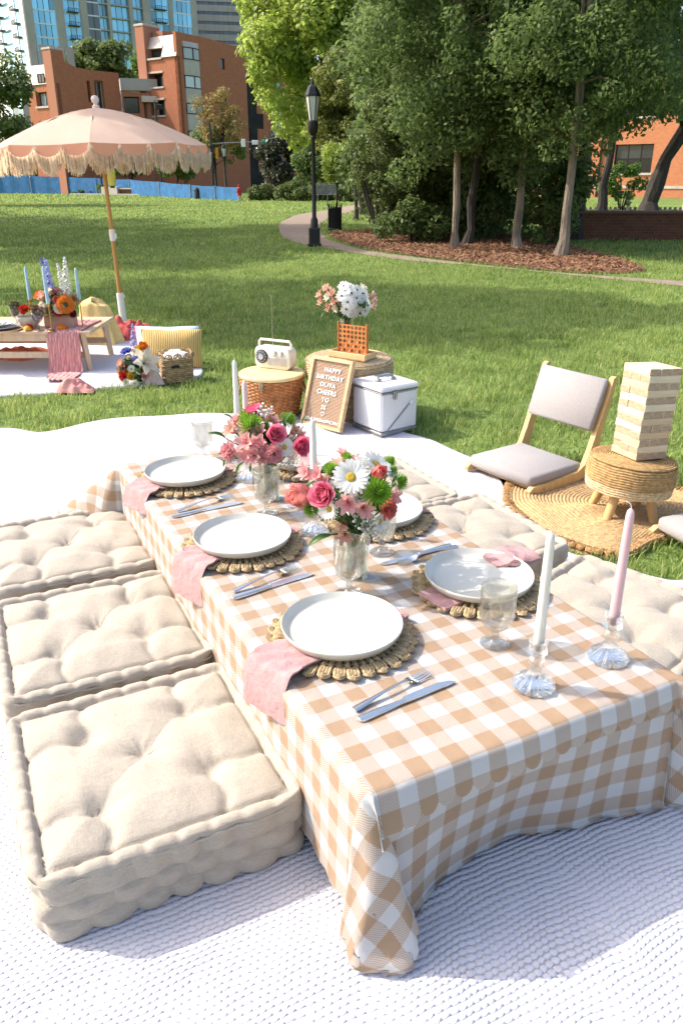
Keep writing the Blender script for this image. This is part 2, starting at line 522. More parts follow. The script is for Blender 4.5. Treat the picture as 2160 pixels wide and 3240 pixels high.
def blanket(name, poly, cen, m, zf, rings=90, thick=.012, label=''):
    P = np.array(poly); P = np.repeat(P, 2, 0); P[1::2] = (P[1::2] + np.roll(P[1::2], -1, 0)) / 2
    k = len(P); t = np.arange(k)
    s = np.linspace(0, 1, rings) ** .8
    XY = cen + s[:, None, None] * (P[None] - cen)
    x, y = XY[..., 0], XY[..., 1]
    edge = 1 - s[:, None]
    z = thick + zf(x, y) * np.clip(edge * 9, .35, 1)
    V = np.stack([x, y, z], -1)
    skirt = V[-1:].copy(); skirt[..., 2] = .001; skirt[..., :2] += (P - cen) * .004
    V = np.concatenate([V, skirt]).reshape(-1, 3)
    i, j = np.meshgrid(np.arange(rings), t, indexing='ij'); j2 = (j + 1) % k
    F = np.stack([i * k + j, (i + 1) * k + j, (i + 1) * k + j2, i * k + j2], -1).reshape(-1, 4)
    return npmesh(name, V, F, m, smooth=True)

def zmain(x, y):
    u = (x - TNL[0]) * TU[0] + (y - TNL[1]) * TU[1]; v = (x - TNL[0]) * TV[0] + (y - TNL[1]) * TV[1]
    far = np.clip((y - 2.6) / 1.2, 0, 1) + np.clip((x - .55) / .3, 0, 1) * np.clip((y - 1.9) / .4, 0, 1)
    lf = np.clip((-.75 - x) / .25, 0, 1) * np.clip((2.2 - y), 0, 1)
    nf = np.clip((.75 - y) / .3, 0, 1)
    w = (.5 + .5 * np.sin(x * 3.1 + y * 7.3 + np.sin(x * 2.3) * 1.4)) ** 2 * .046 + (.5 + .5 * np.sin(x * 8 - y * 4 + 1)) ** 3 * .026
    w2 = (.5 + .5 * np.sin(x * 14 + y * 4 + 2 * np.sin(y * 3))) ** 2 * .018
    return np.minimum(far, 1.2) * w + lf * (w2 + .4 * w) + nf * .010 * (1 + np.sin(u * 9)) + .0035 * np.sin(x * 9 + 2 * np.sin(y * 3)) * np.sin(y * 8 + x * 3) + .006 * np.exp(-((u - .9 * v - .18 + .05 * np.sin(v * 9)) / .035) ** 2) * (v < -.05) + .005 * np.exp(-((u + 1.6 * v + .75) / .03) ** 2) * (v < -.02)
o = blanket('waffle_blanket', BLANKET, np.array([-.3, 2.3]), waffle('white_waffle_weave'), zmain, 130)
tag(o, 'large white waffle weave blanket under the gingham picnic table and cushions', 'blanket')
def zpic(x, y): return .012 * (.5 + .5 * np.sin(x * 5 + 3 * y)) ** 2 + .008 * (.5 + .5 * np.sin(y * 9 - x * 2))
o = blanket('white_blanket', PICNIC, np.array([-2.3, 5.9]), mat('white_cotton', (.62, .61, .66), .95, vscale=40, var=.04, bumpd=.004, bscale=120), zpic, 60)
tag(o, 'plain white blanket under the low wooden table with pink runner', 'blanket')
# ------------------------------------------------------------------ trees and shrubs
BARK = mat('bark_grey_brown', (.27, .215, .16), .9, vscale=9, var=.35, bumpd=.03, bscale=25, stretch=(1, 1, .25))
BARK_D = mat('bark_dark', (.055, .045, .037), .9, vscale=9, var=.3, bumpd=.03, bscale=25, stretch=(1, 1, .25))
BARK_W = mat('bark_pale', (.42, .38, .32), .9, vscale=9, var=.2)
LF_LIME = leafmat('leaf_lime', (.16, .23, .04), (.36, .44, .09), .5)
LF_MID = leafmat('leaf_mid_green', (.045, .10, .014), (.12, .20, .035), .4)
LF_DARK = leafmat('leaf_dark_green', (.040, .072, .024), (.175, .24, .075), .45, .5, .18)
LF_OLIVE = leafmat('leaf_olive', (.10, .12, .025), (.23, .25, .06), .45)
LF_RUST = leafmat('leaf_rusty_spring', (.14, .11, .03), (.30, .22, .07), .4)
LF_BUD = leafmat('leaf_dull_green', (.06, .09, .026), (.16, .21, .06), .38)
LF_HEDGE = leafmat('leaf_hedge', (.05, .08, .02), (.15, .19, .05), .3)
LF_BROWN = leafmat('leaf_magnolia', (.025, .035, .017), (.09, .085, .045), .15, .3, .5)

def leafcloud(cl, per, size, seed, fill=.55, flatten=.8, droop=.0):
    """Leaf faces in every clump (x, y, z, r); most lie in the clump's outer shell."""
    g = np.random.default_rng(seed); cl = np.asarray(cl, float)
    wgt = cl[:, 3] ** 2; cnt = np.maximum(6, (per * len(cl) * wgt / wgt.sum())).astype(int)
    c = np.repeat(cl, cnt, 0); k = len(c)
    d = g.normal(size=(k, 3)); d /= np.linalg.norm(d, axis=1)[:, None]
    rr = c[:, 3] * (fill + (1 - fill) * g.uniform(0, 1, k) ** .6) * g.uniform(.8, 1.12, k)
    pos = c[:, :3] + d * rr[:, None] * np.array([1, 1, flatten])
    nrm = d * .75 + g.normal(size=(k, 3)) * .55 + np.array([0, 0, .45]); nrm /= np.linalg.norm(nrm, axis=1)[:, None]
    ax = np.cross(nrm, g.normal(size=(k, 3))); ax /= np.linalg.norm(ax, axis=1)[:, None]
    ax[:, 2] -= droop; ax /= np.linalg.norm(ax, axis=1)[:, None]
    sd = np.cross(nrm, ax); sd /= np.linalg.norm(sd, axis=1)[:, None]
    L = (size * g.uniform(.6, 1.3, k))[:, None]
    V = np.stack([pos - ax * L * .5, pos + sd * L * .27 + nrm * L * .06, pos + ax * L * .5, pos - sd * L * .27 + nrm * L * .06], 1)
    return V.reshape(-1, 3), np.arange(k * 4).reshape(k, 4)

def clumps(cen, rad, n, r, seed, shell=.5, zmin=None):
    g = np.random.default_rng(seed); out = []
    while len(out) < n:
        d = g.normal(size=3); d /= np.linalg.norm(d); q = shell + (1 - shell) * g.uniform() ** .7
        p = np.array(cen) + d * q * np.array(rad)
        if zmin is not None and p[2] < zmin: continue
        out.append((*p, r * g.uniform(.45, 1.5)))
    return out

def tree(name, label, cat, base, h, r0, crown_c, crown_r, ncl, cr, leaves, size, leafm, bark, seed, lean=(0, 0), group=None, extra=None, stems=1, shell=.45, limbs=10, zmin=None, droop=0):
    t = thing(name, label, cat, (base[0], base[1], 0), group=group)
    g = random.Random(seed); B = Vector((base[0], base[1], 0))
    cl = clumps(crown_c, crown_r, ncl, cr, seed, shell, zmin)
    if extra: cl += extra
    mb = MB()
    for q in range(stems):
        a = 2 * PI * q / max(1, stems) + g.random(); sp = 0 if stems == 1 else .35 * h
        top = Vector((lean[0] + math.cos(a) * sp, lean[1] + math.sin(a) * sp * .6, h)); pts = []; rs = []
        for i in range(9):
            s = (i / 8) ** 1.4
            w = Vector((g.uniform(-1, 1), g.uniform(-1, 1), 0)) * r0 * .45 * (0 < i < 8)
            st = Vector((math.cos(a), math.sin(a), 0)) * (r0 * 1.2 if stems > 1 else 0)
            pts.append(st + top * s + w); rs.append(r0 * (1.6 if i == 0 else 1.0 + .14 * math.sin(i * 2.3 + seed)) * (1 - .6 * s))
        mb.tube(pts, rs, 9)
        for k in range(limbs):
            s = g.uniform(.55, .98); i = int(s * 8); st = pts[i]
            tc = Vector(cl[g.randrange(len(cl))][:3]) - B
            mid = st.lerp(tc, .5) + Vector((0, 0, .12 * (tc - st).length))
            mb.tube([st, mid, tc], [rs[i] * .55, rs[i] * .32, rs[i] * .1], 6)
    mb.build('trunk', bark, t)
    V, F = leafcloud(cl, leaves / len(cl), size, seed + 1, droop=droop)
    o = npmesh('crown', V - np.array([base[0], base[1], 0]), F, leafm, t)
    return t

# grove of dark evergreens on the mulch bed
GR = 'dark evergreens of the mulch bed grove'
tree('evergreen_tree', 'dark evergreen with a slim pale trunk, left of the grove trunks', 'tree', (2.21, 16.18), 5.5, .075, (2.15, 16.4, 4.4), (1.75, 1.9, 2.9), 95, .46, 44000, .095, LF_DARK, BARK, 21, (-.1, .1), GR, zmin=.75, droop=.5,
     extra=[(1.55, 15.6, 1.75, .42), (1.3, 15.7, 2.2, .5), (1.75, 15.5, 2.6, .5), (2.1, 15.3, 3.2, .5), (1.2, 15.9, 1.35, .38), (1.35, 16, 2.9, .45), (2.3, 15.6, 1.9, .35), (2.6, 15.6, 2.4, .45)])
tree('evergreen_tree', 'dark evergreen with a leaning trunk behind the slim pale trunk', 'tree', (2.56, 16.9), 5.6, .09, (2.9, 17.9, 3.9), (2.1, 1.5, 3.2), 75, .55, 26000, .12, LF_DARK, BARK_D, 22, (.5, .3), GR, zmin=.5, droop=.5)
tree('evergreen_tree', 'dark evergreen with a low hanging bough in the middle of the grove', 'tree', (3.39, 15.98), 5.4, .08, (3.4, 16.4, 4.5), (1.7, 1.7, 2.7), 75, .46, 34000, .095, LF_DARK, BARK, 23, (0, .1), GR, zmin=.75, droop=.5,
     extra=[(3.0, 15.4, 2.0, .40), (3.25, 15.3, 1.75, .36), (2.85, 15.5, 1.6, .3), (3.3, 15.2, 2.3, .42), (3.0, 15.2, 2.75, .42), (2.75, 15.3, 3.2, .4), (3.5, 15.5, 1.4, .3), (3.1, 15.6, 1.25, .26)])
tree('evergreen_tree', 'dark evergreen with the stout pale based trunk nearest the lawn', 'tree', (3.82, 14.38), 5.2, .085, (4.3, 14.6, 4.3), (1.9, 1.6, 2.5), 90, .44, 42000, .09, LF_DARK, BARK, 24, (.1, .1), GR, zmin=1.0, droop=.5,
     extra=[(3.5, 13.7, 2.9, .42), (3.9, 13.5, 3.3, .5), (4.6, 13.4, 2.8, .45), (5.0, 13.5, 2.5, .4), (3.25, 13.9, 3.4, .45), (4.2, 13.4, 2.5, .35), (3.75, 13.9, 2.1, .3), (3.5, 14.2, 1.7, .3), (4.1, 14.1, 1.8, .34)])
tree('evergreen_tree', 'dark evergreen at the back of the grove filling its gaps with leaves', 'tree', (3.2, 19.5), 5.5, .14, (2.9, 19.8, 2.6), (2.9, 1.2, 3.2), 110, .6, 34000, .15, LF_DARK, BARK_D, 25, (0, 0), GR, zmin=.2, droop=.4)
tree('evergreen_tree', 'dark evergreen behind the many stemmed shrub', 'tree', (1.6, 22.5), 5.5, .12, (1.9, 22.5, 3.0), (1.3, 1.0, 3.2), 60, .6, 17000, .16, LF_DARK, BARK_D, 125, (0, 0), GR, zmin=.2, droop=.4)
tree('evergreen_tree', 'dark evergreen overhanging the low brick wall', 'tree', (5.2, 18.4), 5.5, .13, (5.3, 16.9, 4.5), (2.0, 1.5, 2.4), 70, .5, 26000, .11, LF_DARK, BARK_D, 26, (0, 0), GR, zmin=1.9, droop=.5)
tree('laurel_shrub', 'many stemmed dark shrub at the left end of the mulch bed', 'shrub', (.86, 18.3), 1.8, .028, (1.0, 18.4, 1.85), (.72, .8, 1.25), 65, .28, 24000, .075, LF_BUD, BARK_D, 27, stems=9, limbs=3, zmin=.75, droop=.3)
tree('low_shrub', 'glossy low dark shrub beneath the grove trunks', 'shrub', (1.55, 17.6), .5, .03, (1.5, 17.6, .42), (.62, .5, .42), 24, .22, 5200, .10, LF_DARK, BARK_D, 28, stems=3, limbs=2)
tree('low_shrub', 'dense shaded shrub behind the leaning grove trunk', 'shrub', (2.95, 18.3), .6, .03, (2.9, 18.3, .55), (.9, .5, .55), 24, .26, 4800, .11, LF_DARK, BARK_D, 29, stems=3, limbs=2)
tree('low_shrub', 'dark evergreen bush in front of the brick wall end', 'shrub', (4.35, 17.2), 1.2, .04, (4.3, 17.0, 1.0), (.55, .5, 1.1), 26, .3, 5200, .12, LF_DARK, BARK_D, 129, stems=3, limbs=2)

# bright trees left of the grove
tree('lime_green_tree', 'large bright lime green tree behind the street lamp', 'tree', (.9, 31), 6, .24, (-.6, 30.5, 6.0), (2.9, 2.6, 3.6), 150, .62, 46000, .20, LF_LIME, BARK_D, 31, (-.5, 0), shell=.5, limbs=22, zmin=2.4,
     extra=[(-2.2, 29, 3.6, .5), (-1.9, 29, 2.9, .5), (-2.6, 29.2, 4.3, .55), (-1.5, 29, 2.4, .4), (-2.9, 29.5, 5.2, .6), (-1.2, 29, 3.4, .5), (-.7, 29, 2.7, .5)])
tree('olive_green_tree', 'yellowish olive young tree between the lamp and the dark grove', 'tree', (.45, 26.5), 3.2, .07, (.15, 26, 3.1), (.95, .9, 1.55), 60, .32, 13000, .13, LF_OLIVE, BARK_D, 32, limbs=12)
tree('bright_sapling', 'small bright green sapling above the black bin', 'tree', (-.13, 24), 1.8, .03, (.05, 24, 1.65), (.6, .5, .42), 26, .24, 4600, .11, LF_LIME, BARK_D, 33, limbs=7)
tree('magnolia_tree', 'dull brownish green tree with a thin white trunk behind the hedge', 'tree', (-4.6, 52), 3.3, .07, (-3.6, 51.5, 2.1), (1.25, .9, 1.6), 50, .42, 8500, .21, LF_BROWN, BARK_W, 34, limbs=8, zmin=.8)
tree('magnolia_tree', 'dark green shaded tree behind the park bench', 'tree', (-1.3, 50), 3, .1, (-1.2, 50, 2.0), (1.6, .9, 1.7), 44, .5, 6500, .24, LF_DARK, BARK_D, 35, limbs=8, zmin=.5)
tree('spring_tree', 'sparse rusty spring tree in front of the tall brick block', 'tree', (-7.5, 55), 5.4, .09, (-7.7, 55, 4.4), (1.6, 1.1, 1.9), 60, .36, 3600, .17, LF_RUST, BARK_D, 36, limbs=34, shell=.3)
tree('spring_tree', 'green leafed tree below the rusty spring tree', 'tree', (-8.3, 56.5), 3.8, .1, (-8.2, 56.2, 3.3), (2.0, .8, 1.5), 44, .42, 4600, .19, LF_BUD, BARK_D, 37, limbs=12)
SG = 'small green street trees behind the blue fence'
for i, (x, y, lab) in enumerate([(-22.5, 70.5, 'small street tree behind the blue fence, seen left of the parasol pole'), (-16.2, 66, 'small street tree behind the blue fence, just right of the parasol pole'), (-12.2, 63.5, 'small pale street tree behind the blue fence, under the parasol fringe end')]):
    tree('street_tree', lab, 'tree', (x, y), 2.4, .07, (x, y, 2.3), (1.5, 1.0, 1.15), 30, .45, 3400, .22, (LF_MID, LF_BUD, LF_MID)[i], BARK_D, 40 + i, group=SG, limbs=7)
tree('street_tree', 'dark tree behind the blue fence at the left picture edge', 'tree', (-28.3, 73), 3.0, .12, (-28.3, 73, 2.6), (3.0, 1.1, 1.6), 40, .7, 3600, .30, LF_DARK, BARK_D, 44, limbs=7)
tree('broad_green_tree', 'broad green tree cut off by the left picture edge', 'tree', (-17.3, 41), 5, .22, (-17.0, 41, 4.3), (2.7, 2.2, 2.3), 80, .55, 12500, .24, LF_BUD, BARK_D, 45, limbs=14)
RG = 'trees rising behind the lower brick block'
tree('roof_tree', 'green tree rising behind the sloping brick parapet', 'tree', (-21.5, 80), 9, .25, (-21.3, 80, 10.6), (3.0, 2, 1.9), 50, .8, 5200, .42, LF_BUD, BARK_D, 46, limbs=9, group=RG)
tree('roof_tree', 'pale green tree filling the gap between the brick blocks', 'tree', (-17.9, 84), 8, .25, (-17.7, 84, 9.6), (2.0, 1.5, 3.0), 50, .75, 5200, .40, LF_MID, BARK_D, 47, limbs=9, group=RG)
# big trunks on the right, in front of the orange brick house
tree('oak_tree', 'thick dark trunk leaning right, by the orange brick house', 'tree', (11.5, 31.5), 7.5, .30, (10.6, 28, 7.3), (4.8, 3, 3.2), 90, .8, 16000, .24, LF_DARK, BARK_D, 48, (1.9, -.3), limbs=16, zmin=3.2,
     extra=[(8.8, 30, 3.3, .7), (10, 29.5, 3.6, .6), (11.6, 29.5, 3.5, .7), (9.4, 30, 2.7, .4), (8.1, 30, 2.4, .5), (7.9, 30, 1.6, .35)])
tree('oak_tree', 'straight dark trunk beside the leaning one, by the orange brick house', 'tree', (9.55, 31), 7, .17, (8.6, 30.5, 6.3), (2.6, 2, 2.6), 50, .7, 9000, .24, LF_DARK, BARK_D, 49, (.25, 0), limbs=12, zmin=3.0)

# hedges
def hedge(name, label, c, r, seed, m=LF_HEDGE, n=34, leaves=5200, size=.13):
    t = thing(name, label, 'hedge' if 'hedge' in name else 'shrub', (c[0], c[1], 0))
    cl = clumps((0, 0, c[2]), r, n, min(r) * .5, seed, .55, .05)
    V, F = leafcloud(cl, leaves / n, size, seed)
    npmesh('leaves', V, F, m, t)
    mb = MB()
    for k in range(6):
        a = k * 1.05; mb.tube([(math.cos(a) * .06, math.sin(a) * .06, 0), (math.cos(a) * r[0] * .5, math.sin(a) * r[1] * .5, c[2] * 1.1)], [.03, .01], 5)
    mb.build('stems', BARK_D, t); return t
hedge('clipped_hedge', 'clipped olive hedge left of the larger hedge by the path', (-4.55, 49, .38), (.95, .6, .45), 51)
hedge('clipped_hedge', 'largest clipped hedge mound behind the lamp post', (-2.45, 47.5, .45), (1.15, .7, .55), 52)
hedge('clipped_hedge', 'clipped hedge behind the park bench', (-.75, 48.5, .42), (1.1, .6, .5), 53)
hedge('clipped_hedge', 'dark hedge right of the park bench', (.7, 46.5, .42), (1.0, .6, .5), 54, LF_BUD)
hedge('planter_bush', 'bright bush beside the brick planter wall', (-11.3, 58.5, .35), (.5, .4, .42), 55, LF_LIME, 14, 1500, .12)
hedge('planter_bush', 'dark clipped bush right of the bright planter bush', (-10.1, 57, .32), (.95, .5, .4), 56, LF_BUD, 20, 2400, .13)
hedge('planter_bush', 'low yellowish bush at the right end of the planter', (-8.9, 55, .2), (.9, .4, .24), 57, LF_OLIVE, 16, 1600, .12)
hedge('planter_bush', 'tuft of green left of the stone planter end', (-17.7, 63, .32), (.5, .4, .4), 58, LF_MID, 12, 1200, .13)
hedge('planter_bush', 'low flat green planting left of the stone planter', (-19.3, 64.5, .12), (1.3, .4, .2), 59, LF_HEDGE, 16, 1400, .13)
hedge('wall_shrub', 'green shrub at the foot of the orange brick house', (11.3, 34, 1.0), (.8, .5, .8), 60, LF_MID, 18, 1800, .15)

# trees standing left of the picture: their boughs shade the lawn
SH = 'park trees left of the lawn'
for i, (x, y, h, cr, lab) in enumerate([(-15.5, 20, 8.5, 5.0, 'wide tree shading the lawn left of the lamp post'), (-10.8, 17.6, 8, 3.4, 'tall tree whose boughs shade the middle lawn'), (-20, 26.5, 9.5, 5.4, 'widest tree shading the far left lawn'), (-11.5, 23.5, 9, 3.4, 'high crowned tree shading the lawn before the path bend'), (-8.3, 10.4, 7, 2.5, 'slim tree shading the lawn behind the second picnic'), (-5.9, 10.7, 7.5, 1.7, 'high crowned slender tree nearest the picnic'), (-25, 33, 9, 3.6, 'tree shading the lawn before the broad green tree')]):
    tree('shade_tree', lab, 'tree', (x - 2.0, y, 0), h - cr * .6, .22, (x, y, h), (cr, cr, cr * .5), int(cr * cr * (2.1 if cr > 3 else 1.7)) + 4, .85, int((cr * cr * 2 + 4) * 270), .30, LF_MID, BARK, 70 + i, (1.2, 0), group=SH, limbs=12, shell=.1)
# ------------------------------------------------------------------ buildings
def brickmat(name, col, dark, scale=3.0):
    m, nt, n, l, p = _nt(name)
    v = n.new('ShaderNodeTexCoord').outputs['UV']
    b = n.new('ShaderNodeTexBrick'); l.new(v, b.inputs['Vector']); b.inputs['Scale'].default_value = scale
    b.inputs['Color1'].default_value = (*col, 1); b.inputs['Color2'].default_value = (*dark, 1); b.inputs['Mortar'].default_value = (*[c * .8 + .06 for c in col], 1)
    b.inputs['Mortar Size'].default_value = .012
    c = mixrgb(n, l, mth(n, l, 'MULTIPLY', noise(n, l, v, .5, 4), .5), b.outputs[0], tuple(x * .75 for x in col))
    l.new(c, p.inputs['Base Color']); p.inputs['Roughness'].default_value = .9
    p.inputs['Specular IOR Level'].default_value = .15
    return m
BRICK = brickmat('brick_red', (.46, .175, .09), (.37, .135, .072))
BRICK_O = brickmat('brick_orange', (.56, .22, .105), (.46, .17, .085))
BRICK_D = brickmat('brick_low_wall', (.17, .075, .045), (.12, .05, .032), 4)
STONE = mat('precast_stone', (.50, .45, .38), .8, vscale=2, var=.1)
ROOFM = mat('mansard_pinkish', (.62, .50, .43), .6, vscale=1, var=.06)
CONC = mat('tower_concrete', (.40, .37, .32), .8, vscale=.3, var=.12)
SPAND = mat('spandrel_stone', (.42, .38, .34), .7, vscale=.4, var=.08)
WHITEM = mat('white_metal_trim', (.70, .74, .74), .5, vscale=1, var=.05)
DARKM = mat('black_metal', (.012, .012, .013), .45, vscale=5, var=.2)
DARKIN = mat('dark_interior', (.022, .020, .018), .8, vscale=1, var=.4)
def windowmat(name, col, rough, spec=.8, metal=0.0):
    m, nt, n, l, p = _nt(name)
    r = n.new('ShaderNodeObjectInfo').outputs['Random']
    g = n.new('ShaderNodeNewGeometry').outputs['Random Per Island']
    k = mth(n, l, 'FRACT', mth(n, l, 'ADD', r, g))
    l.new(ramp(n, l, k, [(0, tuple(c * .45 for c in col)), (.55, col), (1, tuple(min(1, c * 1.5) for c in col))]), p.inputs['Base Color'])
    p.inputs['Roughness'].default_value = rough; p.inputs['Specular IOR Level'].default_value = spec; p.inputs['Metallic'].default_value = metal
    return m
GLS_BLUE = windowmat('tower_glass_blue', (.17, .44, .62), .12, .9, .25)
GLS_DARK = windowmat('tower_glass_dark', (.045, .07, .085), .1, .9)
GLS_WIN = windowmat('window_glass', (.28, .36, .38), .08, .9)
GLS_BLK = windowmat('window_glass_dark', (.03, .035, .035), .1, .8)

class Facade:
    """A wall seen from outside: origin o (x, y), running along unit direction d, its outside on the right hand of d
    unless flip. Local (s, z, out)."""
    def __init__(s, o, d, flip=False):
        k = math.hypot(*d); s.o = o; s.d = (d[0] / k, d[1] / k)
        s.n = (s.d[1], -s.d[0]) if not flip else (-s.d[1], s.d[0])
    def P(s, a, z, out=0): return (s.o[0] + s.d[0] * a + s.n[0] * out, s.o[1] + s.d[1] * a + s.n[1] * out, z)
    def bx(s, mb, a0, a1, z0, z1, o0, o1):
        v = [s.P(a, z, o) for o in (o0, o1) for z in (z0, z1) for a in (a0, a1)]
        fs = [(0, 1, 3, 2), (4, 6, 7, 5), (0, 4, 5, 1), (2, 3, 7, 6), (0, 2, 6, 4), (1, 5, 7, 3)]
        mb.add(v, fs); return mb
    def wall(s, name, m, parent, w, z0, tops, holes=(), depth=.25, th=.3):
        """Wall from a=0..w; tops = [(a, z)] outline of the upper edge; holes (a0, a1, z0, z1) are real openings with reveals."""
        xs = sorted({0, w, *[h[0] for h in holes], *[h[1] for h in holes], *[t[0] for t in tops]})
        def top(a):
            for (p, q) in zip(tops, tops[1:]):
                if p[0] <= a <= q[0]: return p[1] + (q[1] - p[1]) * (a - p[0]) / max(1e-6, q[0] - p[0])
            return tops[-1][1]
        b = MB(); uv = []
        def quad(pts):
            k = len(b.v); b.v += [s.P(*p) for p in pts]; b.f.append(tuple(range(k, k + 4)))
            uv.extend([(p[0] + (p[2] if len(p) > 2 else 0), p[1]) for p in pts])
        for x0, x1 in zip(xs, xs[1:]):
            zs = [z0]
            for h in sorted(holes, key=lambda h: h[2]):
                if h[0] <= x0 + 1e-6 and h[1] >= x1 - 1e-6: zs += [h[2], h[3]]
            for i in range(0, len(zs), 2):
                za = zs[i]; last = i + 1 >= len(zs)
                quad([(x0, za, 0), (x1, za, 0), (x1, top(x1) if last else zs[i + 1], 0), (x0, top(x0) if last else zs[i + 1], 0)])
        for (a0, a1, c0, c1) in holes:
            for (p, q) in (((a0, c0), (a1, c0)), ((a1, c0), (a1, c1)), ((a1, c1), (a0, c1)), ((a0, c1), (a0, c0))):
                quad([(*p, 0), (*q, 0), (*q, -depth), (*p, -depth)])
        for t0, t1 in zip(tops, tops[1:]):
            quad([(t0[0], t0[1], 0), (t1[0], t1[1], 0), (t1[0], t1[1], -th), (t0[0], t0[1], -th)])
        for a in (0, w): quad([(a, z0, 0), (a, z0, -th), (a, top(a), -th), (a, top(a), 0)])
        me = b.mesh(name); u = me.uv_layers.new(name='UVMap')
        for i, lp in enumerate(me.loops): u.data[i].uv = uv[lp.vertex_index]
        me.materials.append(m); return link(name, me, parent)
    def window(s, parent, a0, a1, z0, z1, out=-.12, nx=2, nz=1, frame=.06, fm=None, gm=None, sill=None, name='window'):
        f = MB(); t = frame
        s.bx(f, a0, a1, z0, z0 + t, out - .04, out + .03); s.bx(f, a0, a1, z1 - t, z1, out - .04, out + .03)
        s.bx(f, a0, a0 + t, z0 + t, z1 - t, out - .04, out + .03); s.bx(f, a1 - t, a1, z0 + t, z1 - t, out - .04, out + .03)
        for i in range(1, nx):
            x = a0 + (a1 - a0) * i / nx; s.bx(f, x - t * .35, x + t * .35, z0 + t, z1 - t, out - .03, out + .02)
        for i in range(1, nz):
            z = z0 + (z1 - z0) * i / nz; s.bx(f, a0 + t, a1 - t, z - t * .35, z + t * .35, out - .028, out + .018)
        w = f.build(name, fm or DARKM, parent, smooth=False)
        for i in range(nx):
            for k in range(nz):
                x0 = a0 + (a1 - a0) * i / nx; x1 = a0 + (a1 - a0) * (i + 1) / nx; y0 = z0 + (z1 - z0) * k / nz; y1 = z0 + (z1 - z0) * (k + 1) / nz
                g = MB(); g.add([s.P(x0, y0, out - .01), s.P(x1, y0, out - .01), s.P(x1, y1, out - .01), s.P(x0, y1, out - .01)], [(0, 1, 2, 3)])
                g.build('pane', gm or GLS_WIN, w, smooth=False)
        if sill:
            q = MB(); s.bx(q, a0 - .1, a1 + .1, z0 - .14, z0 - .003, -.1, .08); q.build('sill', sill, parent, smooth=False)
        return w

# --- tall brick block (centre)
bB = thing('brick_building', 'taller red brick block with a curved bay window strip and pale mansard roof', 'building')
BO = (-12.765, 70.0)
FR = Facade(BO, (.56, .83)); FL = Facade(BO, (-.83, .56), flip=True)
hR = [(5.0, 5.5, 9.45, 10.25), (5.0, 5.5, 6.9, 7.5), (5.0, 5.5, 4.2, 5.0)]
FR.wall('wall', BRICK, bB, 8.2, -1, [(0, 11.55), (3.2, 11.5), (8.2, 11.25)], hR, .2)
for h in hR: FR.window(bB, *h, nx=1, gm=GLS_BLK)
bay = MB(); n_ = 10                       # rounded bay between two slits of wall
def bayring(z, r=.22):
    return [FR.P(1.55 + .88 * math.cos(PI - PI * i / n_), z, .012 + r * math.sin(PI * i / n_)) for i in range(n_ + 1)]
for (z0, z1, nm, m) in [(10.6, 11.0, 'bay_cap', STONE), (8.65, 9.75, 'bay_panel', STONE), (6.7, 7.75, 'bay_panel', STONE), (4.7, 5.9, 'bay_panel', STONE), (2.4, 3.9, 'bay_panel', STONE)]:
    b = MB(); r0 = bayring(z0); r1 = bayring(z1, .22 if nm != 'bay_cap' else .03)
    b.sheet([r0, r1]); b.build(nm, m, bB)
for (z0, z1) in [(9.75, 10.6), (7.75, 8.65), (5.9, 6.7), (3.9, 4.7)]:
    b = MB()
    for i in (0, n_ // 2, n_): b.tube([bayring(z0)[i], bayring(z1)[i]], .045, 5)
    for z in (z0 + .03, z1 - .03): b.tube(bayring(z, .23), .04, 5)
    w = b.build('window', DARKM, bB)
    for k in range(2):
        g = MB(); a, c = (0, n_ // 2 + 1) if k == 0 else (n_ // 2, n_ + 1)
        g.sheet([bayring(z0, .2)[a:c], bayring(z1, .2)[a:c]]); g.build('pane', windowmat('bay_glass', (.50, .58, .58), .1), w)
hL = [(1.72, 3.3, 7.9, 8.85), (1.75, 3.3, 5.85, 6.95), (1.75, 3.3, 3.8, 4.9), (1.75, 3.3, 1.8, 2.9)]
FL.wall('wall', BRICK, bB, 3.3, -1, [(0, 9.9), (3.3, 9.9)], hL, .7)
for h in hL:
    b = MB(); FL.bx(b, h[0], h[1], h[2], h[3], -.75, -.70); o = b.build('balcony_recess', DARKIN, bB, smooth=False)
    FL.window(bB, h[0] + .1, h[0] + .95, h[2] + .02, h[3] - .1, out=-.66, nx=1, gm=GLS_WIN)
    q = MB(); FL.bx(q, h[0] - .05, h[1] + .02, h[2] - .13, h[2] - .003, -.1, .07); q.build('sill', STONE, bB, smooth=False)
    q = MB(); FL.bx(q, h[0] - .05, h[1] + .02, h[3] + .003, h[3] + .14, -.1, .05); q.build('lintel', STONE, bB, smooth=False)
b = MB(); FL.bx(b, 3.3, 4.25, -1, 12.2, -1.6, .18); b.build('chimney', BRICK, bB, smooth=False)
b = MB(); FL.bx(b, 3.27, 4.3, 12.2, 12.36, -1.63, .22); b.build('chimney_cap', STONE, bB, smooth=False)
b = MB(); FL.bx(b, 2.1, 3.25, 9.9, 11.85, -2.2, -.7); b.build('chimney', BRICK, bB, smooth=False)
roof = MB()                               # sloping mansard with standing seams
for i in range(14):
    a0 = .05 + i * .232
    if a0 > 3.1: break
    lo = 10.6 if a0 > 1.6 else 9.9
    v = [FL.P(a0, lo, .10 if lo < 10.2 else -.12), FL.P(a0 + .222, lo, .10 if lo < 10.2 else -.12), FL.P(a0 + .222, 11.45, -.5), FL.P(a0, 11.45, -.5)]
    v2 = [FL.P(a0, 9.9, -.55), FL.P(a0 + .222, 9.9, -.55)]
    p_ = MB(); p_.add(v + [FL.P(a0, lo, -.6), FL.P(a0 + .222, lo, -.6)], [(0, 1, 2, 3), (0, 4, 5, 1), (0, 3, 4), (1, 5, 2)])
    p_.build('roof_panel', ROOFM, bB, smooth=False)
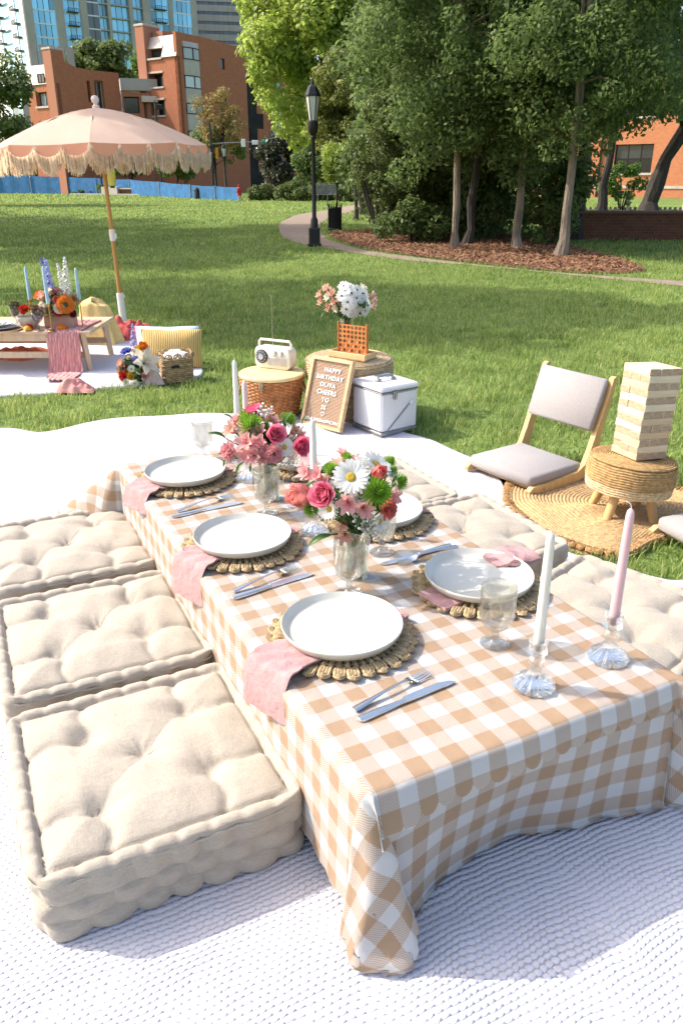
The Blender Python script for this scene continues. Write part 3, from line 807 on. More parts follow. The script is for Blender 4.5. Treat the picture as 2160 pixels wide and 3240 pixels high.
b = MB(); FL.bx(b, 1.62, 3.25, 9.92, 10.55, -.6, -.5); b.build('balcony_recess', DARKIN, bB, smooth=False)
b = MB(); FL.bx(b, 1.62, 3.25, 9.78, 9.92, -.3, .12); b.build('sill', STONE, bB, smooth=False)
# recessed rear wing with a second stone bay strip
RO = (BO[0] + .56 * 8.2 - .2, BO[1] + .83 * 8.2 + .5)
FW = Facade(RO, (.80, .60))
hw = [(.55, 1.75, 7.4, 8.6), (.55, 1.75, 5.2, 6.4), (.45, 1.75, 2.6, 3.8), (.4, 1.7, -.6, 1.7)]
FW.wall('wall', BRICK, bB, 6.0, -1, [(0, 10.2), (6.0, 10.0)], hw, .5)
for h in hw: FW.window(bB, *h, out=-.45, nx=1, gm=GLS_BLK)
for (z0, z1) in [(6.0, 8.0), (3.7, 5.1), (-.5, 2.9)]:
    b = MB(); FW.bx(b, 2.6, 3.6, z0, z1, .02, .16); b.build('bay_panel', STONE, bB, smooth=False)
for (z0, z1) in [(8.03, 9.0), (5.13, 5.97), (2.93, 3.67)]: FW.window(bB, 2.6, 3.6, z0, z1, out=.12, nx=1, nz=2)
# solid core behind the faces
b = MB(); core = [FR.P(.35, 0, -.9), FR.P(8.1, 0, -.4), FW.P(6, 0, -.6), FW.P(5.5, 0, -4), FL.P(4.1, 0, -5), FL.P(4.1, 0, -1.7), FL.P(.5, 0, -1.0)]
b.prism([(p[0], p[1]) for p in core], -1, 9.7); b.build('roof', DARKIN, bB, smooth=False)

# --- lower brick block (left)
bA = thing('brick_building', 'lower red brick block with a sloping parapet, seen above the parasol', 'building')
AO = (-21.143, 66.0)
GR_ = Facade(AO, (.56, .83)); GL_ = Facade(AO, (-.83, .56), flip=True)
hA = [(2.85, 3.15, 6.6, 8.05), (3.55, 4.45, 6.2, 8.15)]
GR_.wall('wall', BRICK, bA, 6.1, -1, [(0, 9.75), (.92, 9.72), (1.0, 9.15), (2.0, 8.85), (3.5, 8.8), (6.1, 8.85)], hA, .35)
GR_.window(bA, *hA[0], out=-.3, nx=1, gm=GLS_BLK)
GR_.window(bA, *hA[1], out=-.3, nx=2, fm=STONE, gm=GLS_BLK)
hB = [(1.25, 2.6, 6.2, 7.15), (1.25, 2.6, 4.2, 5.2), (1.25, 2.6, 2.2, 3.2)]
GL_.wall('wall', BRICK, bA, 3.6, -1, [(0, 7.65), (3.6, 7.65)], hB, .5)
for h in hB: GL_.window(bA, *h, out=-.4, nx=2, sill=STONE, gm=GLS_WIN)
b = MB(); GL_.bx(b, .02, .95, -1, 9.85, -.95, .16); b.build('pier', BRICK, bA, smooth=False)
b = MB(); GL_.bx(b, 0, 1.0, 9.85, 9.98, -1.0, .2); b.build('pier_cap', STONE, bA, smooth=False)
for (a0, a1) in ((.98, 2.2), (2.22, 3.6)):
    b = MB(); b.add([GL_.P(a0, 7.65, .08), GL_.P(a1, 7.65, .08), GL_.P(a1, 9.0, -.4), GL_.P(a0, 9.0, -.4), GL_.P(a0, 7.65, -.5), GL_.P(a1, 7.65, -.5)], [(0, 1, 2, 3), (0, 4, 5, 1), (0, 3, 4), (1, 5, 2)])
    b.build('roof_panel', ROOFM, bA, smooth=False)
GL_.window(bA, 1.2, 2.0, 7.75, 8.35, out=.06, nx=2, gm=GLS_BLK)
b = MB(); b.prism([(p[0], p[1]) for p in (GR_.P(.3, 0, -.5), GR_.P(6.0, 0, -.4), GR_.P(6.0, 0, -3.2), GL_.P(3.5, 0, -3.5), GL_.P(3.5, 0, -.55))], -1, 7.5); b.build('roof', DARKIN, bA, smooth=False)
# low link with dark balconies between the two blocks
bL = thing('link_building', 'shaded low link with dark balconies between the two brick blocks', 'building')
LO = (GR_.P(6.2, 0)[0], GR_.P(6.2, 0)[1]); LF_ = Facade(LO, (.95, .3))
hl = [(.15, 1.35, 6.0, 7.2), (.15, 1.35, 4.0, 5.2), (.15, 1.35, 2.0, 3.2), (1.7, 2.6, 5.5, 6.8), (1.7, 2.6, 3.6, 4.9)]
LF_.wall('wall', BRICK, bL, 2.9, -1, [(0, 7.6), (2.9, 7.4)], hl, .6)
for h in hl: LF_.window(bL, *h, out=-.55, nx=1, gm=GLS_BLK)
b = MB(); LF_.bx(b, 0, 2.9, 7.65, 8.5, -1.2, .1); b.build('roof', SPAND, bL, smooth=False)
b = MB(); LF_.bx(b, 1.55, 2.8, 6.82, 7.25, -.6, .5); b.build('balcony', ROOFM, bL, smooth=False)
# pale building part behind on the far left
bP = thing('parking_structure', 'pale concrete structure left of the lower brick block', 'building')
PF = Facade((-27.5, 76), (.97, .2))
PF.wall('wall', STONE, bP, 6.2, -1, [(0, 9.6), (6.2, 9.6)], [(2.0, 2.7, 9.7, 9.71)] * 0, .2)
for i in range(5):
    b = MB(); PF.bx(b, 1.2 + i * .75, 1.75 + i * .75, 9.65, 11.6 - .05 * i, -.6, -.1); b.build('louvre_panel', CONC, bP, smooth=False)

# --- glass tower
tw = thing('glass_tower', 'tall blue glass tower with concrete piers and balconies', 'tower')
TO = (-51.9, 150.0)
TF = Facade(TO, (.8, .6)); TG = Facade(TO, (-.6, .8), flip=True)
FH = 1.97; Z0 = 10.8; NFL = 13
b = MB(); b.prism([(p[0], p[1]) for p in (TF.P(.2, 0, -.6), TF.P(31.4, 0, -.6), TF.P(31.4, 0, -16), TG.P(18, 0, -.6))], -1, Z0 + NFL * FH); b.build('core', DARKIN, tw, smooth=False)
for (a0, a1) in [(0, 1.45), (5.25, 6.6), (9.5, 10.7), (20.9, 22.3), (25.9, 26.7), (30.5, 31.5)]:
    b = MB(); TF.bx(b, a0, a1, -1, Z0 + NFL * FH, -.6, .25); b.build('pier', CONC, tw, smooth=False)
for (a0, a1) in [(14.4, 14.9), (18.3, 19.0)]:
    b = MB(); TF.bx(b, a0, a1, -1, Z0 + NFL * FH, -.6, .35); b.build('pier', CONC, tw, smooth=False)
bays = [(1.45, 5.25, 4, GLS_BLUE, WHITEM), (6.6, 9.5, 3, GLS_BLUE, WHITEM), (10.7, 12.85, 2, GLS_DARK, WHITEM), (12.85, 14.4, 2, GLS_BLUE, CONC), (14.9, 18.3, 3, GLS_BLUE, CONC), (19.0, 20.9, 2, GLS_BLUE, CONC), (22.3, 25.9, 3, GLS_BLUE, WHITEM), (26.7, 30.5, 4, GLS_BLUE, WHITEM)]
for (a0, a1, nx, gm, tm) in bays:
    for k in range(NFL):
        z = Z0 + k * FH
        out = -.35 if tm is CONC else -.02
        g = MB(); e = (a1 - a0) / nx
        for i in range(nx): g.add([TF.P(a0 + i * e + .05, z + .12, out), TF.P(a0 + (i + 1) * e - .05, z + .12, out), TF.P(a0 + (i + 1) * e - .05, z + FH, out), TF.P(a0 + i * e + .05, z + FH, out)], [(0, 1, 2, 3)])
        g.build('window', gm, tw, smooth=False)
        s_ = MB(); TF.bx(s_, a0, a1, z - .09, z + .11, -.5, .04 if tm is WHITEM else .12)
        if tm is WHITEM: TF.bx(s_, a1 - .06, a1, z + .11, z + FH - .09, -.3, .06)
        s_.build('floor_edge', tm, tw, smooth=False)
for (a0, a1) in [(7.1, 9.0), (23.0, 25.2)]:
    for k in range(NFL):
        z = Z0 + k * FH + .1
        s_ = MB(); TF.bx(s_, a0, a1, z - .08, z + .05, .05, .9); o = s_.build('balcony', DARKM, tw, smooth=False)
        r_ = MB()
        for a in np.linspace(a0, a1, 6): TF.bx(r_, a - .03, a + .03, z + .05, z + .5, .84, .9)
        TF.bx(r_, a0, a1, z + .5, z + .56, .83, .9); r_.build('railing', DARKM, o, smooth=False)
for k in range(NFL):
    z = Z0 + k * FH
    g = MB(); TG.bx(g, 0, 18, z + .12, z + FH - .1, -.5, -.02)
    for a in (2.5, 9, 14): pass
    g.build('window', GLS_BLUE if k % 1 == 0 else GLS_DARK, tw, smooth=False)
    s_ = MB(); TG.bx(s_, 0, 18, z - .1, z + .12, -.5, .04); s_.build('floor_edge', WHITEM, tw, smooth=False)
    for (a0, a1) in ((2.2, 4.2), (11.0, 13.2)):
        s_ = MB(); TG.bx(s_, a0, a1, z, z + .12, .05, 1.0); o = s_.build('balcony', DARKM, tw, smooth=False)
        r_ = MB()
        for a in np.linspace(a0, a1, 5): TG.bx(r_, a - .04, a + .04, z + .12, z + .5, .92, 1.0)
        TG.bx(r_, a0, a1, z + .5, z + .58, .9, 1.0); r_.build('railing', DARKM, o, smooth=False)
for (a0, a1) in ((0, 2.0), (4.4, 7.5), (13.5, 18)):
    b = MB(); TG.bx(b, a0, a1, -1, Z0 + NFL * FH, -.4, .06 if a0 else .1); b.build('pier', WHITEM, tw, smooth=False)

# --- striped office tower
st = thing('office_tower', 'beige office tower with dark ribbon windows behind the lime tree', 'tower')
SO = (-31.5, 190.0); SF = Facade(SO, (.98, .2))
b = MB(); SF.bx(b, 0, 26, -1, 48, -14, -.4); b.build('core', DARKIN, st, smooth=False)
for k in range(14):
    z = 20.0 + k * 1.745
    s_ = MB()
    for i in range(26): SF.bx(s_, i + .012, i + .988, z + .62, z + 1.745, -.4, 0)
    s_.build('spandrel', SPAND, st, smooth=False)
    g = MB()
    for i in range(26): g.add([SF.P(i + .03, z, -.2), SF.P(i + .97, z, -.2), SF.P(i + .97, z + .62, -.2), SF.P(i + .03, z + .62, -.2)], [(0, 1, 2, 3)])
    g.build('window', GLS_DARK, st, smooth=False)

# --- orange brick house on the right
oh = thing('brick_house', 'bright orange brick house behind the trees on the right', 'building')
HO = (13.2, 60.5); HF = Facade(HO, (.78, -.626))
ho = [(1.1, 2.0, 1.9, 3.5), (3.55, 4.55, 1.75, 3.1), (6.1, 8.6, 1.5, 3.2), (1.4, 2.6, -.2, .5), (3.4, 4.6, -.4, .45), (6.2, 7.6, -.7, .4), (1.1, 2.0, 5, 6.5), (3.55, 4.55, 5, 6.5), (6.1, 8.6, 4.8, 6.5)]
HF.wall('wall', BRICK_O, oh, 16, -2, [(0, 8.5), (16, 8.5)], ho, .22)
for h in ho: HF.window(oh, *h, out=-.18, nx=3 if h[1] - h[0] > 2 else 1, nz=2 if h[2] > 1 else 1, sill=STONE, gm=GLS_BLK)
b = MB(); HF.bx(b, 0, 16, .56, .72, -.05, .05); b.build('stone_band', STONE, oh, smooth=False)
b = MB(); HF.bx(b, 0, 16, 8.5, 8.8, -.3, .25); b.build('cornice', STONE, oh, smooth=False)
b = MB(); b.tube([HF.P(2.75, -1, .1), HF.P(2.75, 8.4, .1)], .07, 6); b.build('drainpipe', DARKM, oh)
b = MB(); b.tube([HF.P(5.2, -1, .1), HF.P(5.2, 8.4, .1)], .07, 6); b.build('drainpipe', DARKM, oh)
b = MB(); HF.bx(b, .3, 15.7, -2, 8.4, -7, -.8); b.build('roof', DARKIN, oh, smooth=False)

# --- low brick wall and the pale fence on it
lw = thing('low_brick_wall', 'low dark brick wall in shade at the right, behind the mulch bed', 'wall')
WF = Facade((4.55, 18.3), (1, -.03))
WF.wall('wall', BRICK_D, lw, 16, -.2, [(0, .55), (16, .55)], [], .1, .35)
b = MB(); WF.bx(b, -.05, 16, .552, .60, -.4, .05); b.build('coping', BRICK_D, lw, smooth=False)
pf = thing('picket_fence', 'weathered grey picket fence above the low brick wall', 'fence', (0, 0, 0))
PK = mat('grey_pickets', (.22, .21, .18), .85, vscale=3, var=.3)
pm = MB(); QF = Facade((9.2, 34), (1, -.02)); QF.bx(pm, 0, .1, -.3, .15, -.03, .03); me0 = None
for i in range(34):
    if me0 is None: q = pm.build('picket', PK, pf, smooth=False); me0 = q
    else: copyobj(me0, pf, loc=(i * .2, -.004 * i, 0))
r_ = MB(); QF.bx(r_, 0, 7, -.02, .06, -.07, -.035); r_.build('rail', PK, pf, smooth=False)
for i in (0, 9, 18, 27):
    p_ = MB(); QF.bx(p_, i * .25 + .02, i * .25 + .14, -.4, .42, .035, .12); p_.build('post', STONE, pf, smooth=False)

# ------------------------------------------------------------------ blue fence, planter, street things
BLUE = mat('blue_mesh_screen', (.012, .125, .31), .7, vscale=2.5, var=.25, bumpd=.02, bscale=6)
bf = thing('construction_fence', 'blue screened construction fence across the far end of the lawn', 'fence')
FP = [(-44, 74, 1.45), (-36, 71.5, 1.42), (-28.0, 69.4, 1.40), (-24.8, 67.9, 1.33), (-21.6, 66.2, 1.26), (-18.5, 64.1, 1.17), (-15.4, 61.7, 1.08), (-12.4, 57.8, .95), (-9.5, 53.3, .80), (-7.6, 50.9, .75), (-5.86, 48.5, .72)]
for (p, q) in zip(FP, FP[1:]):
    b = MB(); nseg = 6; rows = [[], []]
    for i in range(nseg + 1):
        t = i / nseg; x = p[0] + (q[0] - p[0]) * t; y = p[1] + (q[1] - p[1]) * t + .06 * math.sin(i * 2.1); zt = p[2] + (q[2] - p[2]) * t - .03 * math.sin(PI * t)
        rows[0].append((x, y, -.05)); rows[1].append((x, y, zt))
    b.sheet(rows); b.build('screen_panel', BLUE, bf)
for p in FP:
    b = MB(); b.tube([(p[0], p[1] - .05, 0), (p[0], p[1] - .05, p[2] + .04)], .025, 6); b.build('post', mat('galvanised', (.35, .36, .37), .5) if p is FP[0] else bpy.data.materials['galvanised'], bf)
pl = thing('brick_planter', 'low brick planter wall with a pale stone end before the blue fence', 'planter', (0, 0, 0))
PLF = Facade((-17.4, 62.4), (.93, -.37))
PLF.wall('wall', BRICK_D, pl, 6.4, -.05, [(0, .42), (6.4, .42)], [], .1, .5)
b = MB(); PLF.bx(b, -.15, 1.25, 0, .58, -.7, .25); b.build('stone_end', STONE, pl, smooth=False)
b = MB(); PLF.bx(b, -2.6, 6.6, 0, .12, .3, .75); b.build('stone_kerb', STONE, pl, smooth=False)
b = MB(); PLF.bx(b, 1.3, 6.5, .424, .50, -.55, .06); b.build('coping', STONE, pl, smooth=False)

def street_lamp(name, label, x, y, s=1.0, group=None):
    t = thing(name, label, 'street lamp', (x, y, 0), group=group)
    b = MB(); b.box((0, 0, .18), (.22, .22, .36), .02); b.box((0, 0, .03), (.27, .27, .06), .01); b.build('base', DARKM, t, smooth=False)
    b = MB(); b.lathe([(.075, .36), (.07, .5), (.043, .56), (.036, 1.95), (.05, 1.98), (.04, 2.02)], 14); b.build('post', DARKM, t)
    b = MB(); b.lathe([(.05, 2.02), (.085, 2.08), (.10, 2.16), (.10, 2.25), (.07, 2.27)], 14); b.build('collar', DARKM, t)
    b = MB()
    for i in range(6):
        a = i * PI / 3; b.tube([(math.cos(a) * .075, math.sin(a) * .075, 2.26), (math.cos(a) * .135, math.sin(a) * .135, 2.68)], .009, 5)
    b.build('lantern_bars', DARKM, t)
    for i in range(6):
        a, c = i * PI / 3, (i + 1) * PI / 3; g = MB()
        g.add([(math.cos(a) * .073, math.sin(a) * .073, 2.265), (math.cos(c) * .073, math.sin(c) * .073, 2.265), (math.cos(c) * .133, math.sin(c) * .133, 2.675), (math.cos(a) * .133, math.sin(a) * .133, 2.675)], [(0, 1, 2, 3)])
        g.build('pane', FROST, t, smooth=False)
    b = MB(); b.lathe([(.15, 2.675), (.15, 2.70), (.09, 2.83), (.035, 2.88), (.03, 2.92), (.012, 2.95), (.004, 3.05)], 6); b.build('lantern_roof', DARKM, t, ang=20)
    t.scale = (s, s, s); return t
FROST = mat('frosted_lamp_pane', (.62, .62, .56), .25, spec=.6, vscale=3, var=.1)
street_lamp('street_lamp', 'black lantern street lamp standing where the path meets the lawn', -.54, 16.6)
street_lamp('street_lamp', 'small distant black street lamp before the blue fence', -6.96, 51.2, 1.05)

bn = thing('litter_bin', 'black slatted litter bin beside the path behind the lamp', 'litter bin', (-.17, 21.5, 0))
b = MB()
b.lathe([(.155, .02), (.155, .56), (.15, .56), (.15, .05)], 20); b.build('liner', DARKM, bn)
sl = None
for i in range(22):
    a = 2 * PI * i / 22
    if sl is None:
        q = MB(); q.tube([(.165, 0, .02), (.165, 0, .58), (.20, 0, .66)], [.012, .012, .006], 5); sl = q.build('slat', DARKM, bn)
    else: copyobj(sl, bn, rot=(0, 0, a))
for z in (.06, .55):
    q = MB(); q.ring([(.178 * math.cos(2 * PI * i / 20), .178 * math.sin(2 * PI * i / 20), z) for i in range(20)], .012, 5); q.build('hoop', DARKM, bn)
b2 = thing('litter_bin', 'far black litter bin standing against the blue fence', 'litter bin', (-8.9, 52.6, 0))
b = MB(); b.lathe([(.24, 0), (.26, .5), (.22, .62), (.1, .68), (.0, .69)], 14); b.build('drum', DARKM, b2)
b = MB(); b.lathe([(.27, .45), (.275, .5), (.27, .52)], 14); b.build('rim', DARKM, b2)
b3 = thing('litter_bin', 'small dark bin by the brick planter wall', 'litter bin', (-12.7, 59.2, 0))
b = MB(); b.lathe([(.18, 0), (.2, .4), (.15, .5), (.0, .53)], 12); b.build('drum', DARKM, b3)

be = thing('park_bench', 'grey metal park bench by the hedge at the end of the path', 'bench', (-.75, 45.2, 0), .05)
GREYM = mat('bench_grey', (.20, .20, .20), .5, vscale=6)
for i in range(5):
    b = MB(); b.box((0, .05 + i * .09, .40), (1.15, .07, .025), .004); b.build('seat_slat', GREYM, be, smooth=False)
for i in range(6):
    b = MB(); b.box((0, .46 + i * .02, .48 + i * .075), (1.15, .02, .06), .004); b.build('back_slat', GREYM, be, smooth=False)
for x in (-.52, 0, .52):
    b = MB(); b.box((x, .05, .2), (.05, .05, .4)); b.box((x, .42, .2), (.05, .05, .4)); b.box((x, .25, .37), (.05, .42, .04)); b.box((x, .53, .65), (.05, .04, .55)); b.build('leg', GREYM, be, smooth=False)

# traffic lights
ts = thing('traffic_signal', 'black traffic signal mast with signs hanging on its long arm', 'traffic light', (-7.72, 51.23, 0))
b = MB(); b.tube([(0, 0, 0), (0, 0, 4.3)], [.085, .06], 8); b.build('mast', DARKM, ts)
b = MB(); b.tube([(0, 0, 3.05), (1.2, 0, 3.12), (3.15, .0, 3.18)], [.045, .035, .025], 6); b.build('arm', GREYM, ts)
SIGNW = mat('sign_white', (.75, .75, .73), .5, var=.03); SIGNG = mat('sign_green', (.03, .30, .20), .5); SIGNO = mat('signal_orange', (.62, .24, .03), .5)
b = MB(); b.box((1.93, -.06, 3.10), (.24, .03, .42), .01); b.build('turn_sign', SIGNW, ts, smooth=False)
b = MB(); b.box((2.62, -.06, 3.13), (.36, .03, .24), .01); b.build('lane_sign', SIGNW, ts, smooth=False)
b = MB(); b.box((3.2, -.06, 3.14), (.42, .03, .17), .01); b.build('street_name_sign', SIGNG, ts, smooth=False)
for x in (2.3, 3.05):
    b = MB(); b.box((x, 0, 2.78), (.13, .14, .42), .02); h_ = b.build('signal_head', DARKM, ts, smooth=False)
    for k in range(3):
        q = MB(); q.lathe([(.045, -.02), (.05, 0), (.0, .012)], 10, M=Matrix.Translation((x, -.075, 2.9 - k * .13)) @ Matrix.Rotation(PI / 2, 4, 'X')); q.build('lens', SIGNO if k == 1 else DARKM, h_)
b = MB(); b.box((.33, 0, 2.55), (.17, .16, .62), .03); b.build('signal_head', SIGNO, ts, smooth=False)
b = MB(); b.box((.0, -.02, 2.75), (.22, .2, .5), .03); b.build('signal_head', DARKM, ts, smooth=False)
t2 = thing('traffic_signal', 'lone traffic signal pole rising above the parasol, before the tall brick block', 'traffic light', (-13.0, 61.5, 0))
b = MB(); b.tube([(0, 0, 0), (0, 0, 6.0)], .08, 6); b.build('mast', DARKM, t2)
b = MB(); b.box((.25, 0, 5.75), (.5, .2, .32), .04); b.build('signal_head', DARKM, t2, smooth=False)
b = MB(); b.tube([(0, 0, 6.0), (0, 0, 6.15)], .05, 6); b.build('finial', DARKM, t2)
sp = thing('sign_post', 'thin pale sign post behind the hedges', 'sign', (-1.6, 49.5, 0))
b = MB(); b.tube([(0, 0, 0), (0, 0, 1.9)], .02, 5); b.build('post', GREYM, sp)
b = MB(); b.box((0, -.03, 1.7), (.2, .02, .3), .005); b.build('sign_panel', STONE, sp, smooth=False)
cn = thing('traffic_cone', 'little orange traffic cone at the far end of the path', 'cone', (1.05, 44, 0))
b = MB(); b.lathe([(.13, .04), (.02, .55), (0, .56)], 10); b.build('cone', SIGNO, cn)
b = MB(); b.box((0, 0, .02), (.32, .32, .04)); b.build('base', SIGNO, cn, smooth=False)
pole3 = thing('lamp_post', 'slim dark lamp post half hidden behind the parasol', 'street lamp', (-17.9, 63.5, 0))
b = MB(); b.tube([(0, 0, 0), (0, 0, 2.6)], [.07, .05], 8); b.build('post', DARKM, pole3)
b = MB(); b.lathe([(.05, 2.6), (.16, 2.7), (.2, 3.05), (.05, 3.25), (0, 3.3)], 8); b.build('lantern', DARKM, pole3)

# person in red walking by the end of the blue fence
pe = thing('person', 'person in a red coat and pale trousers walking past the blue fence', 'person', (-5.75, 47.6, 0), .9)
def skin(name, joints, edges, m, parent, sub=1):
    me = bpy.data.meshes.new(name); me.from_pydata([j[:3] for j in joints], edges, [])
    o = link(name, me, parent); md = o.modifiers.new('Skin', 'SKIN'); md.use_smooth_shade = True
    for v, j in zip(me.skin_vertices[0].data, joints): v.radius = (j[3], j[3])
    me.skin_vertices[0].data[0].use_root = True
    s = o.modifiers.new('Sub', 'SUBSURF'); s.levels = s.render_levels = sub
    me.materials.append(m); return o
H_ = .82
body = [(0, 0, .48), (0, 0, .60), (0, .01, .70), (0, .01, .765), (0, 0, .82), (0, 0, .88),
        (-.05, 0, .44), (-.06, .05, .25), (-.06, .0, .04), (-.06, .06, .02), (.05, 0, .44), (.06, -.04, .25), (.06, -.12, .05), (.06, -.06, .02),
        (-.11, .01, .70), (-.14, -.03, .57), (-.12, .03, .45), (.11, .01, .70), (.14, .03, .57), (.12, .06, .46)]
rad = [.075, .08, .085, .03, .045, .04, .05, .04, .026, .022, .05, .04, .026, .022, .035, .027, .02, .035, .027, .02]
body = [(x, y, z, r) for (x, y, z), r in zip(body, rad)]
ed = [(0, 1), (1, 2), (2, 3), (3, 4), (4, 5), (0, 6), (6, 7), (7, 8), (8, 9), (0, 10), (10, 11), (11, 12), (12, 13), (2, 14), (14, 15), (15, 16), (2, 17), (17, 18), (18, 19)]
skin('body', body, ed, mat('skin_and_trousers', (.45, .36, .30), .8), pe)
RED = mat('red_coat', (.55, .03, .04), .8)
b = MB(); b.lathe([(.13, .30), (.125, .45), (.115, .6), (.12, .68), (.06, .77), (.045, .78)], 14); b.build('coat', RED, pe)
for sgn in (-1, 1):
    b = MB(); b.tube([(sgn * .10, .01, .71), (sgn * .145, -.03 * -sgn, .57), (sgn * .125, .04, .46)], [.045, .038, .03], 8); b.build('sleeve', RED, pe)
b = MB(); b.lathe([(.055, .80), (.06, .85), (.05, .90), (.0, .92)], 12, c=(0, .008, 0)); b.build('hood', RED, pe)
pe.scale = (.95, .95, .95)
def rebase(t, loc):
    """Moves a thing's Empty to its base while its parts stay where they are."""
    d = Vector(loc) - t.location; t.location = loc
    for c in t.children: c.location = c.location - d
for t_, l_ in ((bB, (BO[0], BO[1], 0)), (bA, (AO[0], AO[1], 0)), (bL, (LO[0], LO[1], 0)), (bP, (-27.5, 76, 0)), (tw, (TO[0], TO[1], 0)), (st, (SO[0], SO[1], 0)), (oh, (HO[0], HO[1], 0)), (lw, (4.55, 18.3, 0)), (pf, (9.2, 34, 0)), (pl, (-17.4, 62.4, 0)), (bf, (-5.86, 48.5, 0))):
    rebase(t_, l_)

# ------------------------------------------------------------------ gingham cloths
def gingham(name, P=.0765, tan=(.37, .245, .15), white=(.55, .545, .54)):
    m, nt, n, l, p = _nt(name)
    uv = n.new('ShaderNodeTexCoord').outputs['UV']
    s = n.new('ShaderNodeSeparateXYZ'); l.new(uv, s.inputs[0])
    def st(x, off):
        f = mth(n, l, 'FRACT', mth(n, l, 'DIVIDE', mth(n, l, 'ADD', x, off + 20 * P), P))
        # soft-edged half-period band
        a = mth(n, l, 'SUBTRACT', .25, mth(n, l, 'ABSOLUTE', mth(n, l, 'SUBTRACT', f, .5)))
        x_ = n.new('ShaderNodeMapRange'); l.new(a, x_.inputs[0]); x_.inputs[1].default_value = -.008; x_.inputs[2].default_value = .008
        return x_.outputs[0]
    su, sv = st(s.outputs[0], .012), st(s.outputs[1], .028)
    sm = mth(n, l, 'ADD', su, sv)
    both = mth(n, l, 'MULTIPLY', su, sv)
    one = mth(n, l, 'SUBTRACT', sm, mth(n, l, 'MULTIPLY', both, 2.0))
    tw = mth(n, l, 'FRACT', mth(n, l, 'DIVIDE', mth(n, l, 'ADD', mth(n, l, 'MULTIPLY', s.outputs[0], 1.0), mth(n, l, 'MULTIPLY', s.outputs[1], .62)), .0046))
    tw = mth(n, l, 'MULTIPLY_ADD', mth(n, l, 'GREATER_THAN', tw, .5), .44, .36)
    k = mth(n, l, 'ADD', both, mth(n, l, 'MULTIPLY', one, tw))
    c = mixrgb(n, l, k, white, tan)
    nz = noise(n, l, uv, 90, 4)
    c = mixrgb(n, l, mth(n, l, 'MULTIPLY', nz, .10), c, (.45, .36, .28))
    l.new(c, p.inputs['Base Color']); p.inputs['Roughness'].default_value = .75; p.inputs['Specular IOR Level'].default_value = .25
    p.inputs['Sheen Weight'].default_value = .1
    l.new(bump(n, l, mth(n, l, 'ADD', noise(n, l, uv, 700, 2), mth(n, l, 'MULTIPLY', noise(n, l, uv, 11, 4), 6.0)), .0014), p.inputs['Normal'])
    t = n.new('ShaderNodeBsdfTranslucent'); l.new(c, t.inputs[0])
    mx = n.new('ShaderNodeMixShader'); mx.inputs[0].default_value = .12
    l.new(p.outputs[0], mx.inputs[1]); l.new(t.outputs[0], mx.inputs[2]); l.new(mx.outputs[0], n['Material Output'].inputs[0])
    return m
GING = gingham('tan_white_gingham')

# the table under the cloths
tb = thing('picnic_table', 'low picnic table hidden under the tan gingham tablecloths', 'table', (TNL[0], TNL[1], 0), TANG)
WOODT = mat('table_pine', (.50, .33, .18), .6, vscale=6, stretch=(1, 8, 1))
b = MB(); b.box((TW / 2, TL / 2, TH - .022), (TW - .012, TL - .012, .03), .004); b.build('tabletop', WOODT, tb, smooth=False)
for x in (.06, TW - .06):
    for y in (.10, TL - .10):
        b = MB(); b.box((x, y, (TH - .04) / 2 + .008), (.05, .05, TH - .054), .004); b.build('leg', WOODT, tb, smooth=False)

